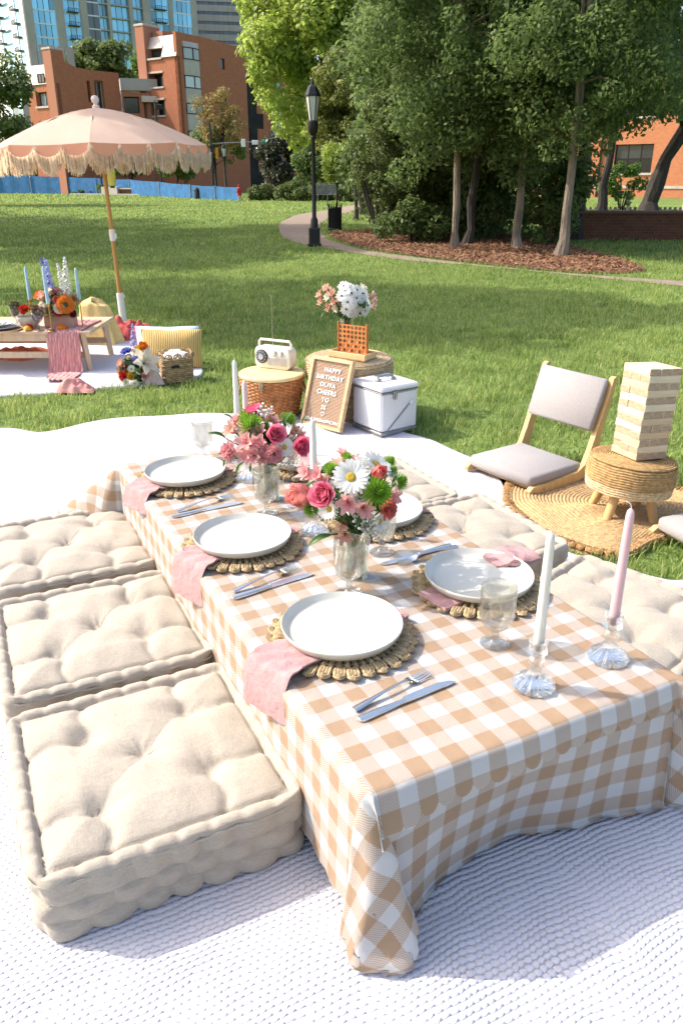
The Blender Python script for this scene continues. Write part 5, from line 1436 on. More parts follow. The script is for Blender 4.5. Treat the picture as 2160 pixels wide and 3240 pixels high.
# ------------------------------------------------------------------ flowers
PETC = {'pinkrose': (.84, .25, .36), 'hotrose': (.82, .17, .30), 'pink': (.84, .42, .44), 'pinkp': (.84, .45, .44), 'peach': (.78, .46, .36), 'coral': (.78, .22, .19), 'coralp': (.74, .27, .20), 'salmon': (.76, .29, .26),
        'blushp': (.78, .52, .48), 'cream': (.80, .74, .60), 'hotp': (.72, .16, .28), 'white': (.82, .82, .79), 'green': (.22, .42, .04), 'orange': (.78, .22, .02), 'red': (.62, .04, .02), 'yellow': (.78, .52, .05), 'blue': (.14, .17, .52), 'lilac': (.42, .42, .74), 'tan': (.55, .38, .22), 'burg': (.22, .03, .05)}
PM = {k: mat('petal_' + k, c, .6, var=.22, vscale=70, isl=.25, spec=.25) for k, c in PETC.items()}
def petal_light(m, c):
    n, l = m.node_tree.nodes, m.node_tree.links; p = n['Principled BSDF']; t = n.new('ShaderNodeBsdfTranslucent'); t.inputs[0].default_value = (*[min(1, x * 1.15) for x in c], 1)
    mx = n.new('ShaderNodeMixShader'); mx.inputs[0].default_value = .35; l.new(p.outputs[0], mx.inputs[1]); l.new(t.outputs[0], mx.inputs[2]); l.new(mx.outputs[0], n['Material Output'].inputs[0])
for k, c in PETC.items(): petal_light(PM[k], c)
DISC = mat('flower_disc', (.52, .36, .03), .9, var=.4, vscale=300); DISCG = mat('flower_disc_dark', (.06, .07, .02), .9)
FLEAF = leafmat('bouquet_leaf', (.02, .06, .012), (.07, .15, .03), .25, .4, .4)
STEM = mat('flower_stem', (.06, .13, .03), .6)
_fm = {}
def flower_mesh(kind, var):
    """Unit flowers (diameter 1) facing +Z; a few variants of each kind."""
    if (kind, var) in _fm: return _fm[(kind, var)]
    g = random.Random(hash(kind) % 1000 * 0 + sum(map(ord, kind)) * 7 + var); b = MB(); c = None
    if kind == 'rose':
        for k in range(22):
            t = k / 21; az = k * 2.4 + g.uniform(-.2, .2); r0 = .02 + .10 * t
            b.petal(az, r0, .30 + .22 * t, .26 + .42 * t, 1.62 - .25 * t, 1.75 - 1.45 * t ** 1.6, .16, .010, 5, z0=.10 - .16 * t, tip=.15, nw=5)
    elif kind == 'carnation':
        for k in range(46):
            t = (k + .5) / 46; az = k * 2.4; e = 1.5 - 1.35 * t
            b.petal(az, .03, .36 + .12 * t, .24, e, e - .35, .06, .035, 4, z0=.02, tip=-.2, ph=g.uniform(0, 6), nw=5)
    elif kind in ('daisy', 'daisyside', 'smalldaisy', 'gerbera'):
        n = {'daisy': 20, 'daisyside': 18, 'smalldaisy': 13, 'gerbera': 26}[kind]; lay = 2 if kind != 'smalldaisy' else 1
        up = .55 if kind == 'daisyside' else .12
        for L in range(lay):
            for k in range(n):
                az = 2 * PI * (k + .5 * L) / n + g.uniform(-.05, .05)
                b.petal(az, .08, .42 - .03 * L + g.uniform(-.03, .02), .125 if kind != 'smalldaisy' else .19, up + .25 * L + g.uniform(-.1, .1), up - .3 + .2 * L + g.uniform(-.15, .1), .05, 0, 3, z0=-.01 + .01 * L, tip=.2)
        ds = .62 if kind == 'smalldaisy' else 1; c = MB(); c.lathe([(.135 * ds, -.01), (.13 * ds, .03), (.09 * ds, .06), (.03, .05), (0, .045)], 14)
    elif kind == 'mum':
        for k in range(150):
            t = (k + .5) / 150; az = k * 2.39996; e = PI / 2 - t * 1.75
            b.petal(az, .10 * math.cos(e) + .02, .34 + g.uniform(-.03, .03), .055, e, e + .22, .12, 0, 2, z0=.12 * math.sin(e) - .06, tip=.3)
    elif kind == 'alstro':
        for k in range(6):
            az = k * PI / 3 + g.uniform(-.12, .12)
            b.petal(az, .02, .52 + g.uniform(-.05, .05), .30 if k % 2 else .22, 1.25, .25 + g.uniform(-.35, .35), .10, .012, 5, z0=-.22, tip=.45, ph=g.uniform(0, 6), nw=5)
        for k in range(4): b.tube([(0, 0, -.1), (g.uniform(-.1, .1), g.uniform(-.1, .1), .22)], .008, 4)
    elif kind == 'bud':
        for k in range(9):
            t = k / 8; b.petal(k * 2.4, .02 + .12 * t, .62, .55, 1.35 - .35 * t, 1.75 - .05 * t, .18, .01, 5, z0=-.2, tip=.3, nw=5)
    elif kind == 'spire':
        for k in range(34):
            t = k / 33; a = k * 2.4; M = Matrix.Translation((math.cos(a) * .10 * (1.1 - t), math.sin(a) * .10 * (1.1 - t), t * 1.0)) @ Matrix.Rotation(a, 4, 'Z') @ Matrix.Rotation(.9, 4, 'Y')
            for q in range(5): b.petal(q * 1.26, .0, .075 * (1.25 - t * .7), .06, .5, .1, .1, 0, 2, M=M)
    elif kind == 'lily':
        for k in range(6):
            b.petal(k * PI / 3, .03, .55, .26, .9, -.15, .08, .01, 6, z0=-.1, tip=.75, nw=5)
        for k in range(5): b.tube([(0, 0, -.05), (math.cos(k * 1.26) * .12, math.sin(k * 1.26) * .12, .25)], .012, 4)
    me = b.mesh('petals'); shade(me, 180)
    ce = None
    if c is not None: ce = c.mesh('disc'); shade(ce, 60)
    _fm[(kind, var)] = (me, ce); return _fm[(kind, var)]
PARTN = {'rose': 'rose', 'carnation': 'carnation', 'daisy': 'daisy', 'daisyside': 'daisy', 'smalldaisy': 'daisy', 'mum': 'chrysanthemum', 'alstro': 'lily_bloom', 'bud': 'rosebud', 'gerbera': 'gerbera', 'spire': 'larkspur_spike', 'lily': 'lily_bloom'}
_fmat = {}
def bouquet(name, label, cat, mouth, foot, flowers, leaves=(), breath=(), group=None, face=(0, -1, .75), leafw=.26, stems=True, spread=.35, filler=None, grow=1.36, extra=12):
    """Blooms at given points, their stems running down through the vase mouth to its foot."""
    mx = Vector(mouth); t = thing(name, label, cat, foot, group=group); F = Vector(foot)
    cen = Vector((0, 0, 0))
    for f in flowers: cen += Vector(f[1:4])
    cen /= len(flowers); sm = MB(); g = random.Random(len(flowers))
    flowers = list(flowers)
    for q in range(extra):                                  # blooms tucked in between and behind
        k_, x, y, z, s, c = g.choice([f for f in flowers if f[0] in ('alstro', 'carnation', 'smalldaisy', 'mum')] or flowers)
        flowers.append((k_, x * .75 + cen.x * .25 + g.uniform(-.03, .03), y + g.uniform(.02, .07), z * .8 + cen.z * .2 + g.uniform(-.025, .03), s * g.uniform(.8, 1), c))
    for i, (kind, x, y, z, s, c) in enumerate(flowers):
        s *= grow * (.82 if kind.startswith('daisy') else 1)
        col = c or ('white' if 'daisy' in kind else 'green'); var = i % 3
        me, ce = flower_mesh(kind, var); key = (kind, var, col)
        if key not in _fmat:
            m2 = me.copy(); m2.name = 'petals'; m2.materials.append(PM[col]); _fmat[key] = m2
        p = Vector((x, y, z)); d = (p - cen); d.z *= .8
        d = (d.normalized() * .9 + Vector(face).normalized() * .9).normalized()
        if kind == 'spire': d = Vector((g.uniform(-.1, .1), -.05, 1)).normalized()
        o = link(PARTN[kind], _fmat[key], t)
        q = d.to_track_quat('Z', 'Y'); o.rotation_mode = 'QUATERNION'; o.rotation_quaternion = q; o.location = p - F; o.scale = (s, s, s)
        if ce is not None:
            if not ce.materials: ce.materials.append(DISCG if kind in ('smalldaisy', 'gerbera') else DISC)
            link('disc', ce, o)
        if stems:
            e = F + Vector((g.uniform(-spread, spread) * .06, g.uniform(-spread, spread) * .06, .01)); mm = mx + Vector((g.uniform(-1, 1), g.uniform(-1, 1), 0)) * .022
            sm.tube([p - d * s * .12 - F, (p * .55 + mm * .45) - d * s * .25 - F, mm - F, e - F], [.0022, .0022, .002, .002], 5)
    if stems: sm.build('stems', STEM, t)
    for (x0, y0, z0, x1, y1, z1) in leaves:
        a, e = Vector((x0, y0, z0)) - F, Vector((x1, y1, z1)) - F; L = (e - a).length; dr = (e - a).normalized()
        up = Vector((.0, -.5, 1)); sd = dr.cross(up).normalized(); nn = sd.cross(dr); rows = []
        for i in range(8):
            q = i / 7; w = L * leafw * math.sin(PI * (.04 + .96 * q)) ** .8 * .5
            c0 = a + dr * L * q + nn * L * (.14 * math.sin(PI * q) - .10 * q * q)
            rows.append([c0 + sd * w * s + nn * abs(s) * w * .35 for s in (-1, -.5, 0, .5, 1)])
        b = MB(); b.sheet(rows); b.tube([mx - F, a * .8 + (mx - F) * .2, a], .0016, 4); b.build('leaf', FLEAF, t, ang=180)
    if breath:
        b = MB(); st_ = MB()
        for (x, y, z, r, n) in breath:
            for k in range(n):
                d = Vector((g.gauss(0, 1), g.gauss(0, 1), g.gauss(0, 1))).normalized() * r * g.uniform(.3, 1); p = Vector((x, y, z)) + d - F
                s = g.uniform(.0028, .0048); b.ball(p, (s, s, s * .8), 6, 4)
                if k % 2 == 0: st_.tube([p, Vector((x, y, z)) - F + d * .2 - Vector((0, 0, .02))], .0005, 3, cap=False)
        o = b.build('gypsophila', PM['white'], t); o['kind'] = 'stuff'; o = st_.build('gypsophila_stems', STEM, t); o['kind'] = 'stuff'
    if filler:
        V, Fc = leafcloud(filler[0], filler[1] / len(filler[0]), filler[2], 5)
        npmesh('greenery', V - np.array(foot), Fc, FLEAF, t)
    return t
BQ_FAR = [
    ('rose', -0.205, 2.260, 0.581, 0.062, 'pinkrose'), ('rose', -0.137, 2.280, 0.539, 0.062, 'hotrose'), ('daisy', -0.172, 2.245, 0.550, 0.056, ''), ('carnation', -0.204, 2.235, 0.534, 0.050, 'pink'),
    ('carnation', -0.336, 2.250, 0.535, 0.050, 'pink'), ('carnation', -0.241, 2.240, 0.548, 0.045, 'pink'), ('alstro', -0.337, 2.300, 0.586, 0.060, 'peach'), ('alstro', -0.287, 2.245, 0.568, 0.065, 'pinkp'),
    ('alstro', -0.250, 2.240, 0.567, 0.060, 'pinkp'), ('alstro', -0.264, 2.230, 0.529, 0.062, 'pinkp'), ('alstro', -0.293, 2.235, 0.529, 0.055, 'pinkp'), ('alstro', -0.205, 2.360, 0.599, 0.055, 'pinkp'),
    ('alstro', -0.148, 2.360, 0.565, 0.055, 'peach'), ('rose', -0.267, 2.360, 0.612, 0.060, 'hotrose'), ('mum', -0.275, 2.300, 0.597, 0.070, 'green'), ('mum', -0.169, 2.370, 0.593, 0.055, 'green'),
    ('carnation', -0.328, 2.380, 0.587, 0.045, 'pink'), ('alstro', -0.128, 2.350, 0.554, 0.045, 'peach'), ('alstro', -0.235, 2.235, 0.522, 0.050, 'pinkp'), ('mum', -0.236, 2.350, 0.575, 0.040, 'green')]
LV_FAR = [(-0.350, 2.280, 0.565, -0.400, 2.260, 0.593), (-0.334, 2.330, 0.605, -0.356, 2.310, 0.636), (-0.300, 2.280, 0.492, -0.327, 2.260, 0.457), (-0.279, 2.270, 0.489, -0.278, 2.250, 0.467), (-0.323, 2.300, 0.496, -0.379, 2.280, 0.520), (-0.174, 2.330, 0.581, -0.157, 2.310, 0.643), (-0.189, 2.360, 0.596, -0.180, 2.340, 0.634), (-0.129, 2.360, 0.536, -0.108, 2.340, 0.485), (-0.120, 2.380, 0.573, -0.110, 2.360, 0.619), (-0.255, 2.270, 0.586, -0.249, 2.250, 0.619), (-0.361, 2.330, 0.486, -0.371, 2.310, 0.460), (-0.193, 2.310, 0.580, -0.181, 2.290, 0.573)]
BQ_NEAR = [
    ('daisy', 0.022, 1.715, 0.653, 0.082, ''), ('daisy', 0.084, 1.800, 0.655, 0.075, ''), ('bud', 0.085, 1.750, 0.648, 0.045, 'coral'), ('mum', 0.084, 1.720, 0.613, 0.066, 'green'),
    ('mum', -0.024, 1.800, 0.640, 0.040, 'green'), ('mum', 0.140, 1.820, 0.601, 0.045, 'green'), ('mum', -0.072, 1.750, 0.557, 0.036, 'green'), ('bud', -0.093, 1.770, 0.585, 0.075, 'salmon'),
    ('rose', -0.035, 1.710, 0.611, 0.066, 'pinkrose'), ('daisyside', -0.028, 1.720, 0.571, 0.055, ''), ('alstro', 0.014, 1.700, 0.594, 0.060, 'pinkp'), ('alstro', 0.054, 1.710, 0.576, 0.055, 'pinkp'),
    ('alstro', -0.059, 1.780, 0.633, 0.055, 'pinkp'), ('alstro', -0.089, 1.800, 0.632, 0.050, 'pinkp'), ('alstro', 0.127, 1.770, 0.583, 0.050, 'pinkp'), ('alstro', -0.005, 1.840, 0.643, 0.050, 'pinkp'),
    ('carnation', 0.108, 1.750, 0.559, 0.045, 'coral'), ('daisyside', 0.091, 1.740, 0.530, 0.055, ''), ('daisyside', 0.046, 1.740, 0.604, 0.060, ''), ('alstro', 0.008, 1.730, 0.497, 0.050, 'peach'),
    ('alstro', -0.041, 1.770, 0.617, 0.045, 'pinkp'), ('daisyside', 0.115, 1.830, 0.623, 0.050, ''), ('mum', 0.017, 1.840, 0.631, 0.040, 'green'), ('daisyside', 0.055, 1.830, 0.634, 0.060, '')]
LV_NEAR = [(-0.023, 1.740, 0.494, -0.085, 1.720, 0.473), (-0.015, 1.740, 0.538, -0.051, 1.720, 0.541), (-0.073, 1.780, 0.613, -0.099, 1.760, 0.598), (-0.025, 1.710, 0.613, 0.001, 1.690, 0.613), (-0.089, 1.770, 0.606, -0.056, 1.750, 0.630), (0.059, 1.740, 0.584, 0.069, 1.720, 0.564), (0.125, 1.800, 0.594, 0.143, 1.780, 0.636), (-0.009, 1.720, 0.541, 0.006, 1.700, 0.578), (0.043, 1.720, 0.553, 0.035, 1.700, 0.527)]
BQ_BACK = [
    ('smalldaisy', 0.045, 4.530, 0.717, 0.042, ''), ('smalldaisy', 0.019, 4.530, 0.703, 0.042, ''), ('smalldaisy', 0.060, 4.530, 0.640, 0.042, ''), ('smalldaisy', 0.034, 4.530, 0.650, 0.042, ''),
    ('smalldaisy', 0.073, 4.560, 0.606, 0.042, ''), ('smalldaisy', 0.027, 4.530, 0.604, 0.042, ''), ('smalldaisy', 0.114, 4.530, 0.661, 0.042, ''), ('smalldaisy', 0.107, 4.530, 0.625, 0.042, ''),
    ('smalldaisy', 0.132, 4.530, 0.661, 0.042, ''), ('smalldaisy', 0.151, 4.530, 0.615, 0.042, ''), ('smalldaisy', 0.111, 4.530, 0.593, 0.042, ''), ('smalldaisy', 0.137, 4.530, 0.586, 0.042, ''),
    ('smalldaisy', 0.056, 4.530, 0.693, 0.042, ''), ('smalldaisy', 0.071, 4.530, 0.582, 0.042, ''), ('smalldaisy', 0.012, 4.530, 0.728, 0.042, ''), ('smalldaisy', 0.088, 4.530, 0.707, 0.042, ''),
    ('smalldaisy', 0.121, 4.530, 0.686, 0.042, ''), ('smalldaisy', 0.001, 4.530, 0.679, 0.042, ''), ('smalldaisy', 0.085, 4.530, 0.664, 0.042, ''), ('smalldaisy', 0.053, 4.530, 0.586, 0.042, ''),
    ('alstro', -0.090, 4.580, 0.704, 0.045, 'peach'), ('alstro', -0.127, 4.580, 0.665, 0.045, 'peach'), ('alstro', -0.120, 4.580, 0.625, 0.045, 'peach'), ('alstro', -0.076, 4.580, 0.600, 0.045, 'peach'),
    ('alstro', -0.017, 4.580, 0.657, 0.045, 'coralp'), ('alstro', -0.050, 4.580, 0.682, 0.045, 'peach'), ('alstro', 0.005, 4.580, 0.675, 0.045, 'pinkp'), ('alstro', 0.181, 4.580, 0.661, 0.045, 'blushp'),
    ('alstro', 0.189, 4.580, 0.629, 0.045, 'blushp'), ('alstro', 0.186, 4.580, 0.596, 0.045, 'blushp'), ('alstro', -0.043, 4.580, 0.636, 0.045, 'peach'), ('alstro', -0.032, 4.580, 0.596, 0.045, 'cream'),
    ('alstro', -0.080, 4.580, 0.654, 0.045, 'cream'), ('alstro', 0.089, 4.580, 0.657, 0.045, 'hotp'), ('alstro', 0.126, 4.580, 0.700, 0.045, 'cream')]
LV_BACK = [(-0.159, 4.600, 0.646, -0.173, 4.580, 0.663), (-0.084, 4.600, 0.719, -0.096, 4.580, 0.747), (-0.147, 4.600, 0.622, -0.184, 4.580, 0.613), (-0.098, 4.600, 0.585, -0.130, 4.580, 0.532), (0.134, 4.600, 0.690, 0.150, 4.580, 0.716), (-0.035, 4.600, 0.629, -0.072, 4.580, 0.649), (-0.047, 4.600, 0.670, -0.067, 4.580, 0.692), (0.015, 4.600, 0.573, 0.003, 4.580, 0.539)]
# vases and bouquets on the table
def vase(label, loc, h, r0, r1, water=.5, group=None, tall=False):
    t = thing('glass_vase', label, 'vase', loc, group=group); b = MB()
    b.lathe([(0, .004), (r0, .0), (r0 * 1.03, .01), ((r0 + r1) / 2 * .97, h * .5), (r1, h), (r1 - .0025, h), ((r0 + r1) / 2 * .97 - .003, h * .5), (r0 - .003, .012), (0, .010)], 36); b.build('glass', GL_CLEAR, t)
    b = MB(); b.lathe([(0, .0125), (r0 - .004, .0125), ((r0 + r1) / 2 * .97 - .004, h * water), (0, h * water)], 28); b.build('water', WATER, t)
    return t
WATER = glassmat('vase_water', (.90, .95, .90), .9, .02)
VG = 'clear glass vases on the gingham table'
x, y, _ = tp(.344, 1.273); V1 = (x, y, TOP); vase('clear glass vase of the far bouquet', V1, .135, .030, .036, .6, VG)
x, y, _ = tp(.338, .685); V2 = (x, y, TOP); vase('clear glass vase of the front bouquet', V2, .135, .032, .040, .6, VG)
def ballclumps(c, r, n, cr, sd): return clumps(c, r, n, cr, sd, .2)
bouquet('bouquet', 'far bouquet of pink roses and lilies with a green chrysanthemum', 'bouquet', (V1[0], V1[1], TOP + .13), V1, BQ_FAR, LV_FAR, [(-.245, 2.33, .635, .028, 26), (-.22, 2.33, .64, .02, 16), (-.165, 2.27, .50, .03, 30), (-.345, 2.3, .54, .022, 18), (-.12, 2.3, .545, .02, 12)], 'flower bouquets in clear vases',
        filler=(ballclumps((-.24, 2.33, .535), (.085, .07, .045), 14, .03, 3), 160, .05))
bouquet('bouquet', 'front bouquet of white daisies, pink roses and green chrysanthemums', 'bouquet', (V2[0], V2[1], TOP + .13), V2, BQ_NEAR, LV_NEAR, [(.060, 1.735, .525, .035, 46), (.075, 1.75, .50, .035, 34), (.05, 1.73, .555, .025, 20), (.045, 1.80, .655, .03, 26)], 'flower bouquets in clear vases',
        filler=(ballclumps((.025, 1.80, .575), (.085, .07, .05), 14, .03, 4), 150, .045))

# ------------------------------------------------------------------ far end of the blanket
WICK_O = mat('wicker_orange', (.50, .205, .065), .6, vscale=40, var=.3, isl=.4, bumpd=.002, bscale=120)
WICK_T = mat('wicker_tan', (.46, .31, .16), .75, vscale=40, var=.3, isl=.4, bumpd=.002, bscale=120)
RUSH = mat('rush_weave', (.62, .45, .26), .8, vscale=60, var=.25, isl=.3, bumpd=.002, bscale=150)
PINE = mat('light_pine', (.68, .47, .24), .5, vscale=8, stretch=(1, 6, 1), var=.12)
BIRCH = mat('birch_frame', (.62, .40, .17), .45, vscale=7, stretch=(6, 6, 1), var=.12)
def woven(t, name, m, rf, z0, z1, rows, stakes, sr=.0045, amp=.004, c=(0, 0, 0), stake=True):
    """Basket weave: horizontal strands passing in and out of upright stakes."""
    b = MB(); n = stakes * 4
    for k in range(rows):
        z = z0 + (z1 - z0) * (k + .5) / rows; r = rf((k + .5) / rows); pts = []
        for i in range(n):
            a = 2 * PI * i / n; q = r + amp * math.sin(a * stakes / 2 * 1 + PI * (k % 2)) if stakes % 2 == 0 else r + amp * math.sin(a * stakes + PI * (k % 2))
            pts.append((c[0] + q * math.cos(a), c[1] + q * math.sin(a), c[2] + z))
        b.ring(pts, (z1 - z0) / rows * .54, 5)
    o = b.build(name, m, t); o['kind'] = 'stuff'
    if stake:
        s_ = MB()
        for i in range(stakes):
            a = 2 * PI * (i + .5) / stakes; s_.tube([(c[0] + rf(q) * math.cos(a), c[1] + rf(q) * math.sin(a), c[2] + z0 + (z1 - z0) * q) for q in (0, .35, .7, 1)], sr, 5)
        s_.build('stakes', m, t)
    li = MB(); li.lathe([(rf(0) - amp - .002, z0), (rf(.5) - amp - .002, (z0 + z1) / 2), (rf(1) - amp - .002, z1)], 32, c=c); li.build('lining', m, t)
    return o
wb = thing('wicker_basket', 'round orange wicker basket with a flat wooden lid carrying the radio', 'basket', (-.40, 4.45, .012))
woven(wb, 'weave', WICK_O, lambda q: .135 + .048 * q ** .7, .0, .232, 24, 40)
b = MB(); b.lathe([(.0, .236), (.186, .236), (.190, .242), (.190, .252), (.184, .257), (.0, .259)], 48); b.build('lid', mat('lid_pine', (.74, .55, .27), .5, vscale=6, stretch=(1, 7, 1), var=.1), wb)
for sgn in (-1, 1):
    b = MB(); b.tube([(sgn * .17, -.05, .20), (sgn * .195, -.03, .14), (sgn * .20, 0, .11), (sgn * .195, .03, .14), (sgn * .17, .05, .20)], .006, 6); b.build('handle', WICK_T, wb)
b = MB(); b.box((-.045, -.181, .215), (.028, .01, .055), .004, -.2); b.build('leather_strap', WICK_T, wb, smooth=False)

rdx = thing('radio', 'cream retro radio with a carry handle standing on the basket lid', 'radio', (-.382, 4.54, .272), -.485)
CREAM = mat('radio_cream', (.70, .66, .57), .4, spec=.5, var=.04, vscale=40)
CHROME = mat('radio_silver', (.62, .62, .62), .2, 1.0)
def rrect(w, h, r, n=5):
    p = []
    for cx_, cy_, a0 in ((w / 2 - r, h / 2 - r, 0), (-w / 2 + r, h / 2 - r, PI / 2), (-w / 2 + r, -h / 2 + r, PI), (w / 2 - r, -h / 2 + r, 1.5 * PI)):
        for i in range(n + 1):
            a = a0 + PI / 2 * i / n; p.append((cx_ + r * math.cos(a), cy_ + r * math.sin(a)))
    return p
MX = Matrix.Translation((0, 0, .062)) @ Matrix.Rotation(PI / 2, 4, 'X')
b = MB(); o_ = []
for (k, w) in ((-.040, .94), (-.036, 1.0), (.036, 1.0), (.040, .94)):
    o_.append([(x * w, y * w, k) for x, y in rrect(.235, .122, .03)])
b.sheet(o_, MX, close=True); n_ = len(o_[0]); b.f.append(tuple(reversed(range(n_)))); b.f.append(tuple(3 * n_ + j for j in range(n_)))
b.build('body', CREAM, rdx)
b = MB(); b.tube([(-.108, 0, .09), (-.108, 0, .145), (-.098, 0, .158), (.098, 0, .158), (.108, 0, .145), (.108, 0, .09)], .0075, 8); b.build('handle', CREAM, rdx)
def disc_(r, d, m, x, z, nm, par, y=-.041):
    b = MB(); b.lathe([(0, -.004), (r, -.004), (r, d * .7), (r * .9, d), (0, d)], 26, M=Matrix.Translation((x, y, z)) @ Matrix.Rotation(PI / 2, 4, 'X')); return b.build(nm, m, par)
disc_(.040, .006, DARKM, -.068, .068, 'dial', rdx); disc_(.036, .007, mat('dial_face', (.10, .10, .11), .4), -.068, .068, 'dial_face', rdx, -.0425); disc_(.019, .012, CHROME, -.068, .068, 'tuning_knob', rdx, -.046)
for i in range(12):
    a = 2 * PI * i / 12; b = MB(); b.box((-.068 + .030 * math.cos(a), -.0505, .068 + .030 * math.sin(a)), (.0035, .001, .0035)); b.build('dial_mark', SIGNW, rdx, smooth=False)
for x in (.018, .062): disc_(.017, .006, CHROME, x, .092, 'knob', rdx); disc_(.011, .012, CREAM, x, .092, 'knob_cap', rdx, -.046)
b = MB()
for i in range(9):
    b.box((.035, -.0405, .022 + i * .005), (.13, .002, .002))
b.build('speaker_grille', CHROME, rdx, smooth=False)
b = MB(); b.tube([(-.03, .02, .12), (-.028, .02, .40)], [.0022, .0012], 6); b.ball((-.028, .02, .402), .003); b.build('antenna', CHROME, rdx)

# round rush pouf: lidded, two tiers
pf2 = thing('rush_basket', 'large round woven rush basket with a domed lid, behind the letter board', 'basket', (.045, 4.53, .005))
woven(pf2, 'lower_weave', RUSH, lambda q: .232 + .02 * math.sin(PI * q), .0, .205, 22, 56, .003, .003)
woven(pf2, 'lid_weave', RUSH, lambda q: .248 + .006 * math.sin(PI * q), .212, .318, 16, 60, .003, .003)
b = MB()
for k in range(20):
    r = .25 - k * .0125; 
    if r > .008: b.ring([(r * math.cos(2 * PI * i / 48), r * math.sin(2 * PI * i / 48), .322 + .024 * (1 - (r / .25) ** 2) ** .5 * .6 + (0 if k else -.004)) for i in range(48)], .0072, 5)
o = b.build('lid_coil', RUSH, pf2); o['kind'] = 'stuff'
b = MB(); b.lathe([(0, .0), (.225, .0)], 30); b.lathe([(.245, .318), (.2, .328), (.1, .335), (0, .337)], 40); b.build('lid_backing', RUSH, pf2)
TOPP = .005 + .343

# letter board leaning on the basket
wdir = Vector((.224, -.177, 0)).normalized(); ndir = Vector((.62, .785, 0)).normalized()
BW, BH = .285, .385; lean = math.asin(.118 / BH)
b0 = Vector((-.226, 4.252, .020))
upv = (Vector((0, 0, 1)) * math.cos(lean) + ndir * math.sin(lean)); nv = wdir.cross(upv)
M4 = Matrix(((wdir.x, upv.x, nv.x, b0.x), (wdir.y, upv.y, nv.y, b0.y), (wdir.z, upv.z, nv.z, b0.z), (0, 0, 0, 1)))
lb = thing('letter_board', 'felt letter board in an oak frame wishing a happy birthday', 'sign'); lb.matrix_world = M4
if nv.dot(Vector((0, -1, 0))) < 0: print('letterboard faces away')
OAK = mat('oak_frame', (.60, .40, .21), .5, vscale=6, stretch=(1, 8, 1), var=.14)
FELT = mat('felt_tan', (.47, .325, .22), .95, vscale=90, var=.06)
fw = .02
for (x0, y0, x1, y1) in ((0, 0, BW, fw), (0, BH - fw, BW, BH), (0, fw + .0005, fw, BH - fw - .0005), (BW - fw, fw + .0005, BW, BH - fw - .0005)):
    b = MB(); b.box(((x0 + x1) / 2, (y0 + y1) / 2, .0), (x1 - x0, y1 - y0, .028), .002); b.build('frame', OAK, lb, smooth=False)
b = MB(); b.box((BW / 2, BH / 2, -.008), (BW - 2 * fw + .004, BH - 2 * fw + .004, .008)); b.build('backing', FELT, lb, smooth=False)
nr_ = 46; b = MB()
for i in range(nr_):
    y = fw + (BH - 2 * fw) * (i + .5) / nr_; b.box((BW / 2, y, -.001), (BW - 2 * fw, (BH - 2 * fw) / nr_ * .66, .006), .0018)
o = b.build('felt_ridges', FELT, lb, smooth=False); o['kind'] = 'stuff'
LETW = mat('letter_white', (.82, .81, .78), .4, var=.02)
def lettering(txt, x, y, size):
    c = bpy.data.curves.new('letters', 'FONT'); c.body = txt; c.size = size; c.align_x = 'CENTER'; c.extrude = .0018; c.resolution_u = 2; c.space_character = 1.18; c.offset = .0004
    tmp = bpy.data.objects.new('letters', c); COL.objects.link(tmp)
    dg_ = bpy.context.evaluated_depsgraph_get(); me = bpy.data.meshes.new_from_object(tmp.evaluated_get(dg_)); bpy.data.objects.remove(tmp)
    me.materials.clear(); me.materials.append(LETW); o = link('lettering', me, lb); o.location = (x, y, .0045); return o
ys = BH - .078
for i, (tx, dx) in enumerate((('HAPPY', .012), ('BIRTHDAY', .002), ('OLIVA', -.004), ('CHEERS', -.002), ('TO', -.002), ('25', -.004))):
    lettering(tx, BW / 2 + dx, ys - i * .0405, .034 if i < 5 else .032)
hp = []
for i in range(28):
    t = 2 * PI * i / 28; hp.append((BW / 2 - .004 + .00075 * 16 * math.sin(t) ** 3, ys - 5 * .0405 - .026 + .00075 * (13 * math.cos(t) - 5 * math.cos(2 * t) - 2 * math.cos(3 * t) - math.cos(4 * t)), .005))
b = MB(); b.ring(hp, .0016, 5); b.build('heart', LETW, lb)
lettering('@THESPREADPICNICS', BW / 2, .033, .0235)

